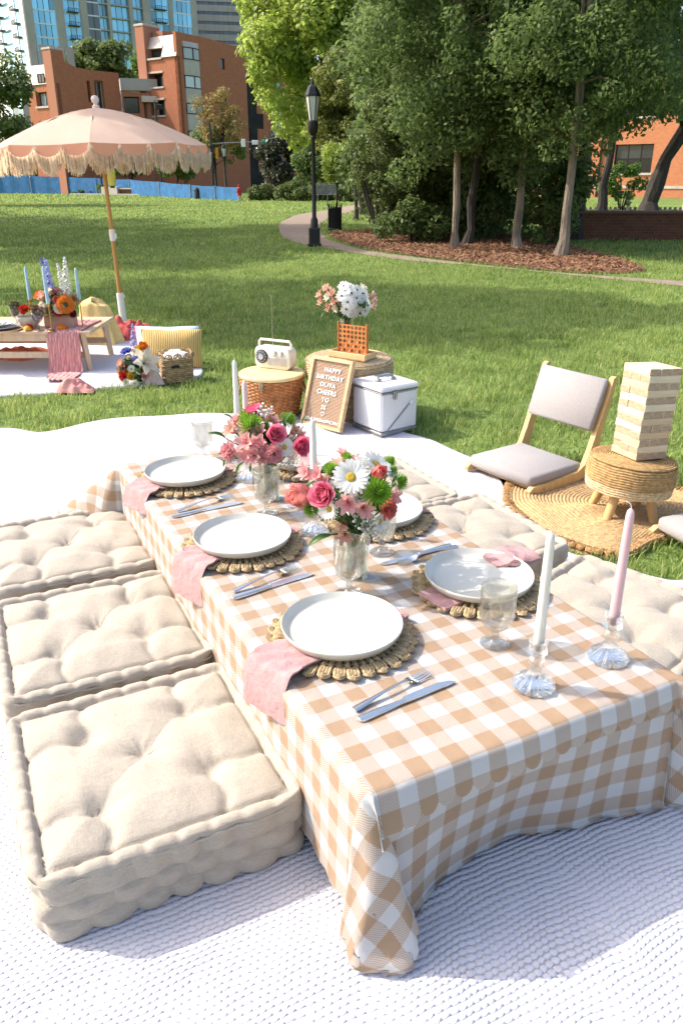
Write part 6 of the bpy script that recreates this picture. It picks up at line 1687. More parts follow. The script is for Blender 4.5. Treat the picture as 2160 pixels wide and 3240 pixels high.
# connect-four style game in its tray
TM = .1; gx, gy = .062, 4.47
gt = thing('counter_game', 'small orange wooden drop counter game standing in its pale tray', 'board game', (gx, gy, TOPP), -.60)
GORG = mat('game_orange_wood', (.52, .19, .055), .5, vscale=12, stretch=(1, 6, 1), var=.15); GDISC = mat('game_counter_pale', (.70, .48, .22), .5); GDISC2 = mat('game_counter_dark', (.24, .055, .015), .5)
b = MB(); b.box((0, 0, .004), (.25, .13, .008), .002); b.build('tray_floor', PINE, gt, smooth=False)
for (cx_, cy_, dx, dy) in ((0, -.061, .25, .008), (0, .061, .25, .008), (-.121, 0, .008, .114), (.121, 0, .008, .114)):
    b = MB(); b.box((cx_, cy_, .018), (dx, dy, .036), .0015); b.build('tray_side', PINE, gt, smooth=False)
cw, rows_, cols_ = .026, 6, 7
bd = MB()
for sgn in (-1, 1):
    y = sgn * .007 + .004
    for i in range(cols_):
        for j in range(rows_):
            cx_ = (i - 3) * cw; cz = .024 + (j + .5) * cw; k0 = len(bd.v); N = 8; rr = .0098
            sq = [(1, 0), (1, 1), (0, 1), (-1, 1), (-1, 0), (-1, -1), (0, -1), (1, -1)]
            for (ax_, az_) in sq: bd.v.append((cx_ + ax_ * cw / 2, y, cz + az_ * cw / 2))
            for q in range(N): bd.v.append((cx_ + rr * math.cos(q * PI / 4), y, cz + rr * math.sin(q * PI / 4)))
            for q in range(N): bd.v.append((cx_ + rr * math.cos(q * PI / 4), y - sgn * .004, cz + rr * math.sin(q * PI / 4)))
            for q in range(N):
                q2 = (q + 1) % N; bd.f.append((k0 + q, k0 + q2, k0 + 8 + q2, k0 + 8 + q)); bd.f.append((k0 + 8 + q, k0 + 8 + q2, k0 + 16 + q2, k0 + 16 + q))
bd.build('grid', GORG, gt, smooth=False)
for s in (-1, 1):
    b = MB(); b.box((s * (.0915 + .004), .004, .1), (.008, .022, .186), .002); b.build('post', GORG, gt, smooth=False)
b = MB(); b.box((0, .004, .016), (.19, .018, .014), .001); b.build('base_rail', GORG, gt, smooth=False)
dme = None
for (i, j) in ((0, 0), (1, 0), (2, 0), (2, 1), (2, 2), (2, 3), (3, 0), (3, 1), (4, 0), (4, 1), (5, 0), (6, 0), (6, 1), (5, 1), (0, 1), (1, 1), (3, 2), (4, 2)):
    if dme is None:
        b = MB(); b.lathe([(0, -.003), (.0112, -.003), (.0112, .003), (0, .003)], 14, M=Matrix.Rotation(PI / 2, 4, 'X')); o = b.build('counter', GDISC, gt); dme = o.data; dm2 = dme.copy(); dm2.materials[0] = GDISC2
    else: o = link('counter', dme if (i * 3 + j * 5) % 2 == 0 else dm2, gt)
    o.location = ((i - 3) * cw, .004, .024 + (j + .5) * cw)

vase('clear glass vase behind the counter game, holding the daisy bouquet', (.03, 4.615, TOPP - .006), .20, .035, .045, .55)
BB = [(k, x, y + 1.6 * ((x - .03) ** 2 + (z - .65) ** 2) ** .5 * .55 - .02, z, s, c) for (k, x, y, z, s, c) in BQ_BACK]
bouquet('bouquet', 'bouquet of small white daisies and peach lilies standing on the rush basket', 'bouquet', (.03, 4.615, TOPP + .19), (.03, 4.615, TOPP - .006), BB, LV_BACK, group='flower bouquets in clear vases', face=(0, -1, .5), leafw=.14, grow=1.75, extra=16,
        filler=(ballclumps((.03, 4.615, .62), (.11, .06, .05), 16, .03, 6), 220, .035))

# white metal cooler
WP = mat('cooler_white_paint', (.66, .66, .68), .32, spec=.5, var=.03, vscale=6)
ZI = mat('zinc_fittings', (.38, .38, .38), .35, .9)
ld = Vector((-.149, .211, 0)).normalized(); rd = Vector((.211, .149, 0)).normalized()
co = thing('cooler_box', 'white metal retro cooler box with a wire handle, beside the letter board', 'cooler', (.21 + rd.x * .125 + ld.x * .13, 4.0 + rd.y * .125 + ld.y * .13, .016), math.atan2(rd.y, rd.x))
b = MB(); b.box((0, 0, .012), (.252, .262, .020), .004); b.build('base_rim', ZI, co, smooth=False)
b = MB(); b.box((0, 0, .13), (.25, .26, .218), .012); b.build('body', WP, co)
b = MB(); b.box((0, 0, .2545), (.258, .268, .03), .009); b.build('lid', WP, co)
b = MB(); b.box((0, 0, .2375), (.2595, .2695, .004), .001); b.build('lid_seal', ZI, co, smooth=False)
b = MB(); b.tube([(-.05, 0, .268), (-.05, 0, .296), (.05, 0, .296), (.05, 0, .268)], .007, 8); b.build('lid_handle', ZI, co)
for s in (-.05, .05):
    b = MB(); b.box((s, 0, .274), (.03, .028, .016), .003); b.build('handle_clip', ZI, co, smooth=False)
b = MB(); b.box((.05, .08, .2715), (.03, .1, .004), .001, .9); b.build('lid_slot', ZI, co, smooth=False)
b = MB(); b.box((-.04, -.137, .222), (.026, .012, .045), .003); b.tube([(-.04, -.142, .243), (-.04, -.147, .215), (-.04, -.141, .20)], .005, 6); b.build('latch', ZI, co, smooth=False)
b = MB(); b.tube([(-.09, -.1325, .215 - .19), (.06, -.1365, .16)], .0035, 6); b.tube([(-.09, -.1325, .025), (-.13, -.135, .02), (-.135, .1, .02)], .0035, 6); b.build('wire_handle', ZI, co)
b = MB(); b.lathe([(0, -.004), (.014, -.004), (.014, .006), (.006, .010), (0, .010)], 14, M=Matrix.Translation((.075, -.131, .165)) @ Matrix.Rotation(PI / 2, 4, 'X')); b.build('handle_pivot', WP, co)

# ------------------------------------------------------------------ right: rug, floor chairs, rope stool, block tower
JUTE = mat('jute_braid', (.50, .33, .16), .9, vscale=70, var=.28, bumpd=.003, bscale=170, isl=.2)
JUTE_D = mat('jute_fringe', (.40, .225, .09), .9, vscale=50, var=.3, isl=.5)
def rug():
    P = np.array(RUG); cen = np.array([1.14, 3.07]); k = len(P); ncoil = 30; sub = 5
    t = thing('jute_rug', 'round braided jute rug with a tasselled edge under the rope stool', 'rug', (cen[0], cen[1], 0))
    S = np.linspace(0, 1, ncoil * sub + 1); PP = np.repeat(P, 3, 0)
    for q in range(k):
        a, b_ = P[q], P[(q + 1) % k]; PP[q * 3] = a; PP[q * 3 + 1] = a + (b_ - a) / 3; PP[q * 3 + 2] = a + (b_ - a) * 2 / 3
    k = len(PP); D = PP - cen; L = np.linalg.norm(D, axis=1); TT = np.arctan2(D[:, 1], D[:, 0])
    XY = D[None] * S[:, None, None]; x = XY[..., 0]; y = XY[..., 1]
    coil = np.abs(np.sin(PI * S * ncoil))[:, None] ** .7
    braid = .0012 * np.sin(TT[None] * (30 + 160 * S[:, None]).round() + S[:, None] * 90)
    bumps = .035 * np.exp(-(((x + .13) / .10) ** 2 + ((y + .10) / .06) ** 2)) + .022 * np.exp(-(((x + .05) / .12) ** 2 + ((y + .22) / .05) ** 2)) + .02 * np.exp(-(((x - .1) / .15) ** 2 + ((y + .30) / .05) ** 2)) + .016 * np.exp(-(((x + .33) / .05) ** 2 + ((y + .05) / .2) ** 2))
    lift = .020 + .012 * np.clip((S[:, None] - .9) / .1, 0, 1) * np.sin(TT[None] * 7) 
    z = lift + bumps + .0055 * coil + braid
    V = np.concatenate([np.stack([x, y, z], -1), np.stack([x[-1:], y[-1:], z[-1:] * 0 + .002], -1)]).reshape(-1, 3)
    R_ = len(S) + 1; i, j = np.meshgrid(np.arange(R_ - 1), np.arange(k), indexing='ij'); j2 = (j + 1) % k
    F = np.stack([i * k + j, (i + 1) * k + j, (i + 1) * k + j2, i * k + j2], -1).reshape(-1, 4)
    npmesh('braided_coil', V, F, JUTE, t, smooth=True)
    g = random.Random(2); proto = []
    for v in range(4):
        b = MB()
        for q in range(4):
            d = (q - 1.5) * .010 + g.uniform(-.004, .004); L_ = g.uniform(.03, .05)
            b.tube([(-.004, d * .5, .006), (L_ * .35, d, .016), (L_ * .75, d * 1.3 + g.uniform(-.006, .006), .013), (L_, d * 1.5 + g.uniform(-.008, .008), .003)], [.005, .006, .005, .003], 5)
        b.ball((.008, 0, .012), (.010, .014, .010), 7, 5)
        proto.append(b)
    ms = []
    per = np.cumsum(np.linalg.norm(np.roll(PP, -1, 0) - PP, axis=1)); n = int(per[-1] / .036)
    for q in range(n):
        i_ = int(np.searchsorted(per, per[-1] * q / n)) % k
        if len(ms) < 4: o = proto[q].build('tassel', JUTE_D, t); ms.append(o.data)
        else: o = link('tassel', ms[q % 4], t)
        a, c = PP[i_ - 1], PP[(i_ + 1) % k]; d = c - a
        o.location = (D[i_, 0], D[i_, 1], .014); o.rotation_euler = (0, 0, math.atan2(-d[0], d[1]) + g.uniform(-.3, .3))
    return t
rug()

CHF = mat('chair_grey_fabric', (.34, .315, .31), .9, vscale=300, var=.14, bumpd=.001, bscale=700, sheen=.15)
def floor_chair(label, loc, rz, gr):
    """Legless chair: local x across (0 = left), y towards the back; origin at the front left corner of the seat."""
    t = thing('floor_chair', label, 'chair', loc, rz, gr); W = .41
    b = MB(); b.box((W / 2, .145, .064), (W - .032, .345, .056), .014); b.build('seat', CHF, t, ang=60)
    sd = []
    for x in (.012, W - .012):
        b = MB()
        pr = [(-.035, .014), (-.04, .032), (-.02, .048), (.10, .045), (.27, .060), (.315, .085), (.345, .16), (.375, .25), (.415, .36), (.440, .462), (.455, .470), (.468, .462), (.462, .44), (.445, .36), (.412, .25), (.395, .14), (.372, .055), (.34, .028), (.27, .012), (.1, .008)]
        b.prism(pr, -.0125, .0125, M=Matrix.Translation((x, 0, 0)) @ Matrix(((0, 0, 1, 0), (1, 0, 0, 0), (0, 1, 0, 0), (0, 0, 0, 1))))
        b.build('side_frame', BIRCH, t, ang=25)
    ang = math.radians(18)
    M = Matrix.Translation((W / 2, .388, .345)) @ Matrix.Rotation(-ang, 4, 'X')
    b = MB(); b.box((0, 0, 0), (W - .03, .034, .24), .011, M=M); b.build('backrest', CHF, t, ang=60)
    b = MB(); b.box((W / 2, .30, .03), (W - .05, .03, .02), .003); b.box((W / 2, .02, .03), (W - .05, .03, .02), .003); b.build('cross_rail', BIRCH, t, smooth=False)
    b = MB(); b.lathe([(0, 0), (.007, 0), (.006, .003), (0, .004)], 10, M=Matrix.Translation((W - .0005, .05, .03)) @ Matrix.Rotation(PI / 2, 4, 'Y')); b.build('screw', ZI, t)
    return t
CRZ = math.atan2(-.342, .24)
ch1 = floor_chair('grey cushioned wooden floor chair standing on the grass beside the rope stool', (.609, 3.504, .012), CRZ, 'grey floor chairs')
dup(ch1, (1.225, 2.775, .012), CRZ - .25, 'grey floor chair cut off at the right picture edge')

ROPE = mat('rope_tan', (.47, .29, .12), .9, vscale=60, var=.3, bumpd=.004, bscale=200); ROPE_L = mat('rope_pale', (.68, .50, .28), .9, vscale=60, var=.3, bumpd=.004, bscale=200)
so = thing('rope_stool', 'round stool wound with two tones of rope, carrying the block tower', 'stool', (1.15, 2.955, .028), rot=(dg(-2), dg(4), 0))
def coilband(name, m, zs, R_, so):
    b = MB()
    for z in zs:
        q = R_ + .008 * math.sin(PI * (z - .1) / .14); b.ring([(q * math.cos(2 * PI * i / 52), q * math.sin(2 * PI * i / 52), z + .0012 * math.sin(i * 1.3)) for i in range(52)], .0056, 6)
    b.build(name, m, so)
coilband('pale_rope_band', ROPE_L, np.arange(.115, .152, .0098), .160, so)
coilband('tan_rope_band', ROPE, np.arange(.155, .232, .0098), .162, so)
b = MB()
for k in range(17):
    r = .162 - k * .0098; b.ring([(r * math.cos(2 * PI * i / 44), r * math.sin(2 * PI * i / 44), .236 + .002 * (k > 0)) for i in range(44)], .0056, 6)
b.build('rope_top', ROPE, so)
b = MB(); b.lathe([(0, .112), (.158, .112), (.16, .17), (.158, .236), (0, .237)], 40); b.build('seat_core', ROPE, so)
for k in range(4):
    a = math.radians(200 + 90 * k + 25); c, s = math.cos(a), math.sin(a)
    b = MB(); b.tube([(c * .095, s * .095, .112), (c * .135, s * .135, .0)], [.021, .017], 12); b.build('leg', BIRCH, so)

BLKS = [mat('block_pine_%s' % nm, c, .55, vscale=9, stretch=(1, 7, 7), var=.10) for nm, c in (('pale', (.70, .545, .36)), ('cream', (.74, .60, .42)), ('warm', (.62, .46, .28)))]
tw_ = thing('block_tower', 'stacking tower of pale wooden blocks on the rope stool', 'game', (1.19, 2.985, .272), math.radians(20), rot=(dg(-2), dg(3), math.radians(20)))
ENDG = mat('block_end_grain', (.44, .32, .21), .7, vscale=60, var=.2)
g = random.Random(5); bw, bh, bl = .05, .0275, .15
bme = []
for m in BLKS:
    b = MB(); b.box((0, 0, 0), (bl - .001, bw - .0009, bh - .0006), .0016); me = b.mesh('block'); me.materials.append(m); me.materials.append(ENDG)
    for p_ in me.polygons:
        if abs(p_.normal.x) > .9: p_.material_index = 1
    bme.append(me)
for L in range(13):
    for k in range(3):
        o = link('block', bme[g.randrange(3)], tw_); rot = (L % 2 == 0)
        off = (k - 1) * bw + g.uniform(-.0007, .0007); sl_ = g.uniform(-.004, .004) * (1 if L not in (1, 5) else 2)
        if rot: o.location = (off, sl_, bh * (L + .5)); o.rotation_euler = (0, 0, PI / 2 + g.uniform(-.006, .006))
        else: o.location = (sl_, off, bh * (L + .5)); o.rotation_euler = (0, 0, g.uniform(-.006, .006))

# ------------------------------------------------------------------ the other picnic on the left
LT = thing('low_table', 'low pale wooden table of the second picnic with a pink runner', 'table', (-2.62, 5.82, 0))
PALE = mat('pale_ash', (.66, .47, .30), .5, vscale=6, stretch=(6, 1, 1), var=.1)
def lbx(name, c, d, bvl=.003): 
    b = MB(); b.box(c, d, bvl); return b.build(name, PALE, LT, smooth=False)
lbx('tabletop', (0, 0, .295), (1.74, .62, .022)); lbx('apron', (0, -.28, .258), (1.60, .02, .05)); lbx('apron', (0, .28, .258), (1.60, .02, .05)); lbx('lower_rail', (0, -.27, .135), (1.62, .018, .045)); lbx('lower_rail', (0, .27, .135), (1.62, .018, .045))
for sx in (-.8, .25 - .8 + .33 + .0, .80):
    for sy in (-.275, .275):
        b = MB(); b.tube([(sx, sy, .284), (sx + .035 * (1 if sx > 0 else -.6), sy - .012, .012)], [.026, .021], 4); b.build('leg', PALE, LT, smooth=False)
PKG = mat('runner_pink_gauze', (.80, .40, .37), .9, vscale=30, var=.2, stretch=(6, 1, 1))
def runner():
    rows = []; n = 40
    prof = [(5.95, .312), (5.75, .313), (5.6, .312), (5.53, .312), (5.508, .306), (5.500, .29), (5.492, .24), (5.488, .16), (5.48, .08), (5.46, .03), (5.42, .026), (5.36, .03), (5.28, .028), (5.2, .03)]
    prof = smoothpoly(prof, 4, False)
    for i, (y, z) in enumerate(prof):
        t = i / (len(prof) - 1); w = .27 - .04 * math.sin(PI * t) - .09 * max(0, t - .75) * 4
        xc = -1.925 - .02 * t + .10 * max(0, t - .75) * 4 * .5
        rows.append([(xc + w * (j / n - .5) + .004 * math.sin(i * .7 + j), y + .009 * math.sin(j * 1.9 + i * .15) * (t > .28) * (1 if t < .8 else .3), z + .006 * math.sin(j * 1.9 + .4) * (t <= .3) + .014 * abs(math.sin(j * .9 + i)) * (t > .72)) for j in range(n + 1)])
    b = MB(); b.sheet(rows); o = b.build('table_runner', PKG, None, ang=180)
    tag(o, 'coral pink gauze runner hanging over the low table front', 'runner')
runner()
def crumple(name, label, cat, c, r, m, seed, amp=.35, petals=24):
    """Heap of gathered cloth: a low mound broken into ridged folds."""
    g = np.random.default_rng(seed); n = 56; rows = []
    fr = [(g.uniform(3, 9), g.uniform(-9, 9), g.uniform(0, 6)) for k in range(5)]
    for i in range(n // 2 + 1):
        t = i / (n // 2); row = []
        for j in range(n):
            a = 2 * PI * j / n; e = 1 + .16 * math.sin(a * 3 + seed) + .10 * math.sin(a * 7 + seed * 2)
            x, y = t * e * math.cos(a), t * e * math.sin(a)
            f = sum(abs(math.sin(p * x + q * y + w + 1.5 * math.sin(x * 3 + w))) for p, q, w in fr) / 5
            z = max(0, 1 - t ** 2.2) ** .8 * (.35 + 1.0 * f) * (1 + .3 * math.sin(x * 2 + seed)) + .12 * f * (1 - t)
            row.append((x * r[0], y * r[1], max(.004, z * r[2])))
        rows.append(row)
    b = MB(); b.sheet(rows, close=True); o = b.build(name, m, None, ang=180); o.location = c; return tag(o, label, cat)
crumple('gauze_bundle', 'bunched pink gauze end of the runner lying at the blanket edge', 'cloth', (-1.73, 5.03, .01), (.12, .10, .065), mat('gauze_pink_pale', (.74, .33, .29), .9, var=.15), 3)
crumple('coral_scarf', 'coral scarf heaped at the foot of the parasol', 'cloth', (-1.80, 6.85, .0), (.30, .18, .17), mat('scarf_coral', (.60, .12, .11), .9, var=.25, vscale=12), 4)
crumple('coral_scarf', 'coral cloth lying under the low wooden table', 'cloth', (-2.55, 6.05, .012), (.34, .16, .08), mat('scarf_orange', (.72, .22, .13), .9, var=.25, vscale=12), 5)
YEL = mat('throw_yellow_knit', (.78, .56, .22), .9, vscale=9, var=.12, bumpd=.008, bscale=45)
def throw():
    b = MB(); rows = []; n = 44
    for i in range(15):
        t = i / 14; row = []
        for j in range(n):
            a = 2 * PI * j / n; fx = .105 * min(1, (i + .02) / 2.0) + .065 * t ** 1.2; fy = .07 * min(1, (i + .02) / 2.0) + .06 * t; f = 1 + .20 * math.sin(a * 5 + 1.3 * math.sin(a) + .6) * t ** .7 + .05 * math.sin(a * 11 + t * 3)
            row.append((fx * f * math.cos(a) * (1.15 if math.cos(a) > 0 else .95) + .02 * t, fy * f * math.sin(a), .335 * (1 - max(0, t - .12) / .88) ** .9 * (1 + .05 * math.cos(a - 2) - .06 * (1 - t) * math.cos(2 * a)) + .008 + (.006 if i % 2 else 0)))
        rows.append(row)
    b.sheet(rows, close=True); b.f.append(tuple(range(n)))
    bs = b.build('draped_cloth', YEL, THR, ang=180)
THR = thing('yellow_throw', 'pale yellow knitted throw draped over a small back rest', 'blanket', (-2.06, 6.62, .0)); throw()
b = MB(); b.box((-.01, .0, .15), (.16, .10, .30), .02); b.build('back_rest', PALE, THR, smooth=False)

def pillow(name, label, c, w, h, th, rz, lean, m, seed):
    """Square cushion standing on its edge: two bulged faces with drawn-out corners."""
    n = 22; b = MB(); rows = []
    for sgn in (1, -1):
        rows = []
        for i in range(n + 1):
            u = 2 * i / n - 1; row = []
            for j in range(n + 1):
                v = 2 * j / n - 1; k = ((1 - abs(u) ** 2.6) * (1 - abs(v) ** 2.6)); pin = 1 - .07 * (1 - abs(u * v)) * max(abs(u), abs(v)) ** 4
                row.append((u * w / 2 * pin, sgn * (th / 2 * k ** .55 + .002 * math.sin(u * 9 + v * 7 + seed)), v * h / 2 * pin + h / 2))
            rows.append(row if sgn < 0 else row[::-1])
        b.sheet(rows)
    o = b.build(name, m, None, ang=180); o.location = c; o.rotation_euler = (lean, 0, rz); return tag(o, label, 'cushion')
def stripemat(name, a, c, per):
    m, nt, n, l, p = _nt(name); s = n.new('ShaderNodeSeparateXYZ'); l.new(coords(n), s.inputs[0])
    f = mth(n, l, 'FRACT', mth(n, l, 'DIVIDE', s.outputs[0], per)); k = mth(n, l, 'LESS_THAN', f, .35)
    l.new(mixrgb(n, l, k, a, c), p.inputs['Base Color']); p.inputs['Roughness'].default_value = .9
    l.new(bump(n, l, mth(n, l, 'SINE', mth(n, l, 'MULTIPLY', f, 2 * PI)), .004), p.inputs['Normal']); return m
pillow('striped_cushion', 'mustard yellow cushion with fine pale stripes, behind the small basket', (-1.225, 5.66, .012), .44, .28, .13, .03, dg(-14), stripemat('cushion_mustard_stripe', (.72, .42, .09), (.76, .60, .30), .013), 1)
pillow('blue_cushion', 'pale blue cushion standing behind the mustard striped one', (-1.30, 5.86, .012), .48, .27, .12, .03, dg(-16), mat('cushion_pale_blue', (.55, .68, .74), .9, vscale=20, var=.06), 2)

sb = thing('seagrass_basket', 'small seagrass basket with a scalloped rim and white cloth lining', 'basket', (-1.13, 5.33, .008), .35)
def sqweave():
    b = MB(); hw, hd = .105, .09
    for k in range(12):
        z = .008 + k * .0135; gq = 1 + .02 * math.sin(k); pts = []
        for i in range(56):
            a = 2 * PI * i / 56; c, s = math.cos(a), math.sin(a); q = (abs(c) ** 6 + abs(s) ** 6) ** (-1 / 6)
            pts.append((c * q * hw * (.92 + .08 * k / 11) + .0025 * math.cos(i * PI / 2 + k * PI), s * q * hd * (.92 + .08 * k / 11) + .0025 * math.sin(i * PI / 2 + k * PI), z))
        b.ring(pts, .0078, 5)
    o = b.build('weave', WICK_T, sb); o['kind'] = 'stuff'
    for i in range(12):
        a = 2 * PI * i / 12; c, s = math.cos(a), math.sin(a); q = (abs(c) ** 6 + abs(s) ** 6) ** (-1 / 6)
        b = MB(); d = math.atan2(s, c)
        M = Matrix.Translation((c * q * hw, s * q * hd, .165)) @ Matrix.Rotation(a + PI / 2, 4, 'Z')
        b.tube([(-.026, 0, 0), (-.02, 0, .02), (0, 0, .03), (.02, 0, .02), (.026, 0, 0)], .0065, 6, M=M); b.tube([(-.015, 0, 0), (0, 0, .018), (.015, 0, 0)], .006, 6, M=M); b.build('rim_scallop', WICK_T, sb)
    b = MB(); b.box((0, 0, .09), (.17, .145, .15), .02); b.build('inner', WICK_T, sb, smooth=False)
    b = MB(); b.box((-.02, -.093, .112), (.055, .012, .018), .004); b.build('handle_hole', DARKIN, sb, smooth=False)
    b = MB()
    rows = []
    for i in range(8):
        t = i / 7; rows.append([((.092 * (1 - t) + .004) * math.cos(2 * PI * j / 26) * (1 + .12 * math.sin(j * 2.3 + i)), (.08 * (1 - t) + .004) * math.sin(2 * PI * j / 26) * (1 + .1 * math.sin(j * 1.7)), .160 + .045 * math.sin(t * PI / 2) + .008 * math.sin(j * 1.9 + i * .8)) for j in range(26)])
    b.sheet(rows, close=True); b.build('cloth_lining', SIGNW, sb, ang=180)
sqweave()
crumple('bread_cloth', 'pale pink jar and cloth beside the small seagrass basket', 'cloth', (-1.265, 5.2, .008), (.065, .05, .085), mat('cloth_blush', (.66, .50, .46), .9, var=.1), 8, petals=12)

# parasol
PAR = thing('parasol', 'peach pink fringed parasol on a wooden pole above the second picnic', 'parasol', (-2.052, 7.5, 0), rot=(0, dg(-1.2), 0))
CAN = mat('parasol_canvas', (.88, .66, .54), .85, vscale=5, var=.05, bumpd=.002, bscale=200)
def canvas_trans(m):
    n, l = m.node_tree.nodes, m.node_tree.links; p = n['Principled BSDF']; t = n.new('ShaderNodeBsdfTranslucent'); t.inputs[0].default_value = (.90, .58, .45, 1)
    mx = n.new('ShaderNodeMixShader'); mx.inputs[0].default_value = .48; l.new(p.outputs[0], mx.inputs[1]); l.new(t.outputs[0], mx.inputs[2]); l.new(mx.outputs[0], n['Material Output'].inputs[0])
canvas_trans(CAN)
VAL = mat('parasol_valance', (.78, .36, .26), .85, vscale=5, var=.05); canvas_trans(VAL)
CREAMF = mat('fringe_cream', (.90, .80, .67), .95, vscale=40, var=.3, isl=.5)
ZR, ZA, RC = 1.535, 1.835, .905
NP = 8; PH = .18
for k in range(NP):
    a0, a1 = PH + 2 * PI * k / NP, PH + 2 * PI * (k + 1) / NP; rows = []
    for i in range(13):
        t = i / 12; rr = RC * t; zz = ZA - (ZA - ZR) * (t ** 1.75 * .75 + t * .25) ; row = []
        for j in range(9):
            s = j / 8; p0 = Vector((math.cos(a0), math.sin(a0), 0)) * rr; p1 = Vector((math.cos(a1), math.sin(a1), 0)) * rr; p = p0.lerp(p1, s)
            row.append((p.x, p.y, zz + .012 * math.sin(PI * s) * math.sin(PI * t) - .01 * math.sin(PI * s) * t))
        rows.append(row)
    b = MB(); b.sheet(rows); b.build('canopy_panel', CAN, PAR, ang=180)
    # scalloped valance with its fringe
    nsc = 3; rows = [[], [], []]; N = 24
    p0 = Vector((math.cos(a0), math.sin(a0), 0)) * RC; p1 = Vector((math.cos(a1), math.sin(a1), 0)) * RC
    fr = MB(); g = random.Random(k)
    for j in range(N + 1):
        s = j / N; p = p0.lerp(p1, s); d = p.normalized(); sc_ = abs(math.sin(PI * s * nsc)) ** .6
        zt = ZR - .01 * math.sin(PI * s); dep = .03 + .065 * sc_
        for q in range(3):
            w = q / 2; rows[q].append((p.x + d.x * .012 * w, p.y + d.y * .012 * w, zt - dep * w))
    for j in range(150):
        s = (j + g.random()) / 150; p = p0.lerp(p1, s); d = p.normalized(); sc_ = abs(math.sin(PI * s * nsc)) ** .6; zt = ZR - .01 * math.sin(PI * s) - (.03 + .065 * sc_)
        st0 = .0 if sc_ > .45 else .03
        L = .035 + .078 * sc_ + g.uniform(-.012, .02); ox, oy = d.x * g.uniform(.008, .026), d.y * g.uniform(.008, .026)
        w = .0040; tx, ty = -d.y * w, d.x * w; sw = g.uniform(-.008, .008)
        fr.add([(p.x + ox - tx, p.y + oy - ty, zt + st0 + .004), (p.x + ox + tx, p.y + oy + ty, zt + st0 + .004), (p.x + ox * 1.3 + tx * .8 + ty * sw / w, p.y + oy * 1.3 + ty * .8 - tx * sw / w, zt - L), (p.x + ox * 1.3 - tx * .8 + ty * sw / w, p.y + oy * 1.3 - ty * .8 - tx * sw / w, zt - L)], [(0, 1, 2, 3)])
        if g.random() < .9: 
            q = MB(); z2 = zt - L * .5; fr.add([(p.x + ox * 1.8 - d.x * w, p.y + oy * 1.8 - d.y * w, zt + .01), (p.x + ox * 1.8 + d.x * w, p.y + oy * 1.8 + d.y * w, zt + .01), (p.x + ox * 1.6 + d.x * w, p.y + oy * 1.6 + d.y * w, zt - L * .92), (p.x + ox * 1.6 - d.x * w, p.y + oy * 1.6 - d.y * w, zt - L * .92)], [(0, 1, 2, 3)])
    b = MB(); b.sheet(rows); b.build('valance', VAL, PAR, ang=180)
    o = fr.build('fringe', CREAMF, PAR, smooth=False); o['kind'] = 'stuff'
    b = MB(); b.tube([(math.cos(a0) * .03, math.sin(a0) * .03, ZA - .03), (p0.x * .5, p0.y * .5, ZA - .10), (p0.x * .98, p0.y * .98, ZR - .008)], .007, 5); b.build('rib', PALE, PAR)
canvas_trans(CREAMF); CREAMF.node_tree.nodes['Translucent BSDF'].inputs[0].default_value = (.85, .66, .48, 1)
POLE = mat('parasol_pole', (.50, .27, .085), .45, vscale=5, stretch=(1, 1, .2), var=.12)
b = MB(); b.tube([(0, 0, .26), (0, 0, .80)], .020, 12); b.tube([(0, 0, .80), (0, 0, ZA)], .018, 12); b.build('pole', POLE, PAR)
b = MB(); b.tube([(0, 0, .0), (0, 0, .30)], [.032, .032], 14); b.box((.03, 0, .27), (.025, .03, .03), .006); b.build('ground_socket', SIGNW, PAR)
b = MB(); b.lathe([(.024, .76), (.027, .78), (.027, .84), (.024, .86)], 14); b.box((.028, 0, .80), (.02, .03, .05), .005); b.build('joint_collar', SIGNW, PAR)
b = MB(); b.lathe([(.03, ZA - .01), (.032, ZA + .012), (.016, ZA + .024), (.015, ZA + .03), (.030, ZA + .048), (.034, ZA + .068), (.024, ZA + .090), (0, ZA + .097)], 16); b.build('finial', mat('finial_blush', (.80, .66, .60), .5, var=.03), PAR)
ln = thing('hanging_lantern', 'small lime green lantern hanging under the parasol', 'lantern', (-2.0, 7.42, 1.29))
b = MB(); b.lathe([(.022, -.07), (.034, -.06), (.037, 0), (.034, .06), (.022, .07)], 14); b.build('shade', mat('lantern_lime', (.55, .62, .16), .7, var=.05), ln)
b = MB(); b.lathe([(.02, -.085), (.022, -.07), (.0, -.068)], 10); b.tube([(0, 0, .07), (0, 0, .2), (.01, .02, .42)], .003, 4); b.build('cord', DARKM, ln)

# things on the low table
tz = .307
for nm, x, y, L, lab in (('l', -2.213, 5.72, .225, 'pale blue taper candle at the left of the low table'), ('m', -2.015, 5.52, .25, 'pale blue taper candle standing before the orange flowers'), ('b', -2.13, 5.93, .25, 'pale blue taper candle half hidden behind the blue flower spike'), ('r', -1.862, 5.72, .215, 'pale blue taper candle at the right end of the low table')):
    t = thing('brass_candlestick', 'slim brass candlestick under the ' + lab[:lab.index('candle') + 6].replace('pale blue taper candle', 'blue candle') + lab[lab.index('candle') + 6:], 'candle holder', (x, y, tz), group='slim brass candlesticks')
    BR = bpy.data.materials.get('brass') or mat('brass', (.55, .36, .12), .3, 1.0)
    b = MB(); b.lathe([(0, 0), (.034, 0), (.03, .006), (.005, .012), (.0045, .16), (.012, .165), (.013, .185), (.0, .186)], 14); b.build('stick', BR, t)
    candle(lab, None, 0, 0, 'blue', L, loc=(x, y, tz + .185 - .087), r=.012)
FP_ = thing('flower_pot', 'pinkish wooden flower trough full of orange flowers on the low table', 'pot', (-2.0, 5.68, tz))
b = MB(); b.box((0, 0, .045), (.21, .10, .09), .008); b.build('trough', mat('trough_pink_wood', (.50, .30, .22), .7, vscale=10), FP_, smooth=False)
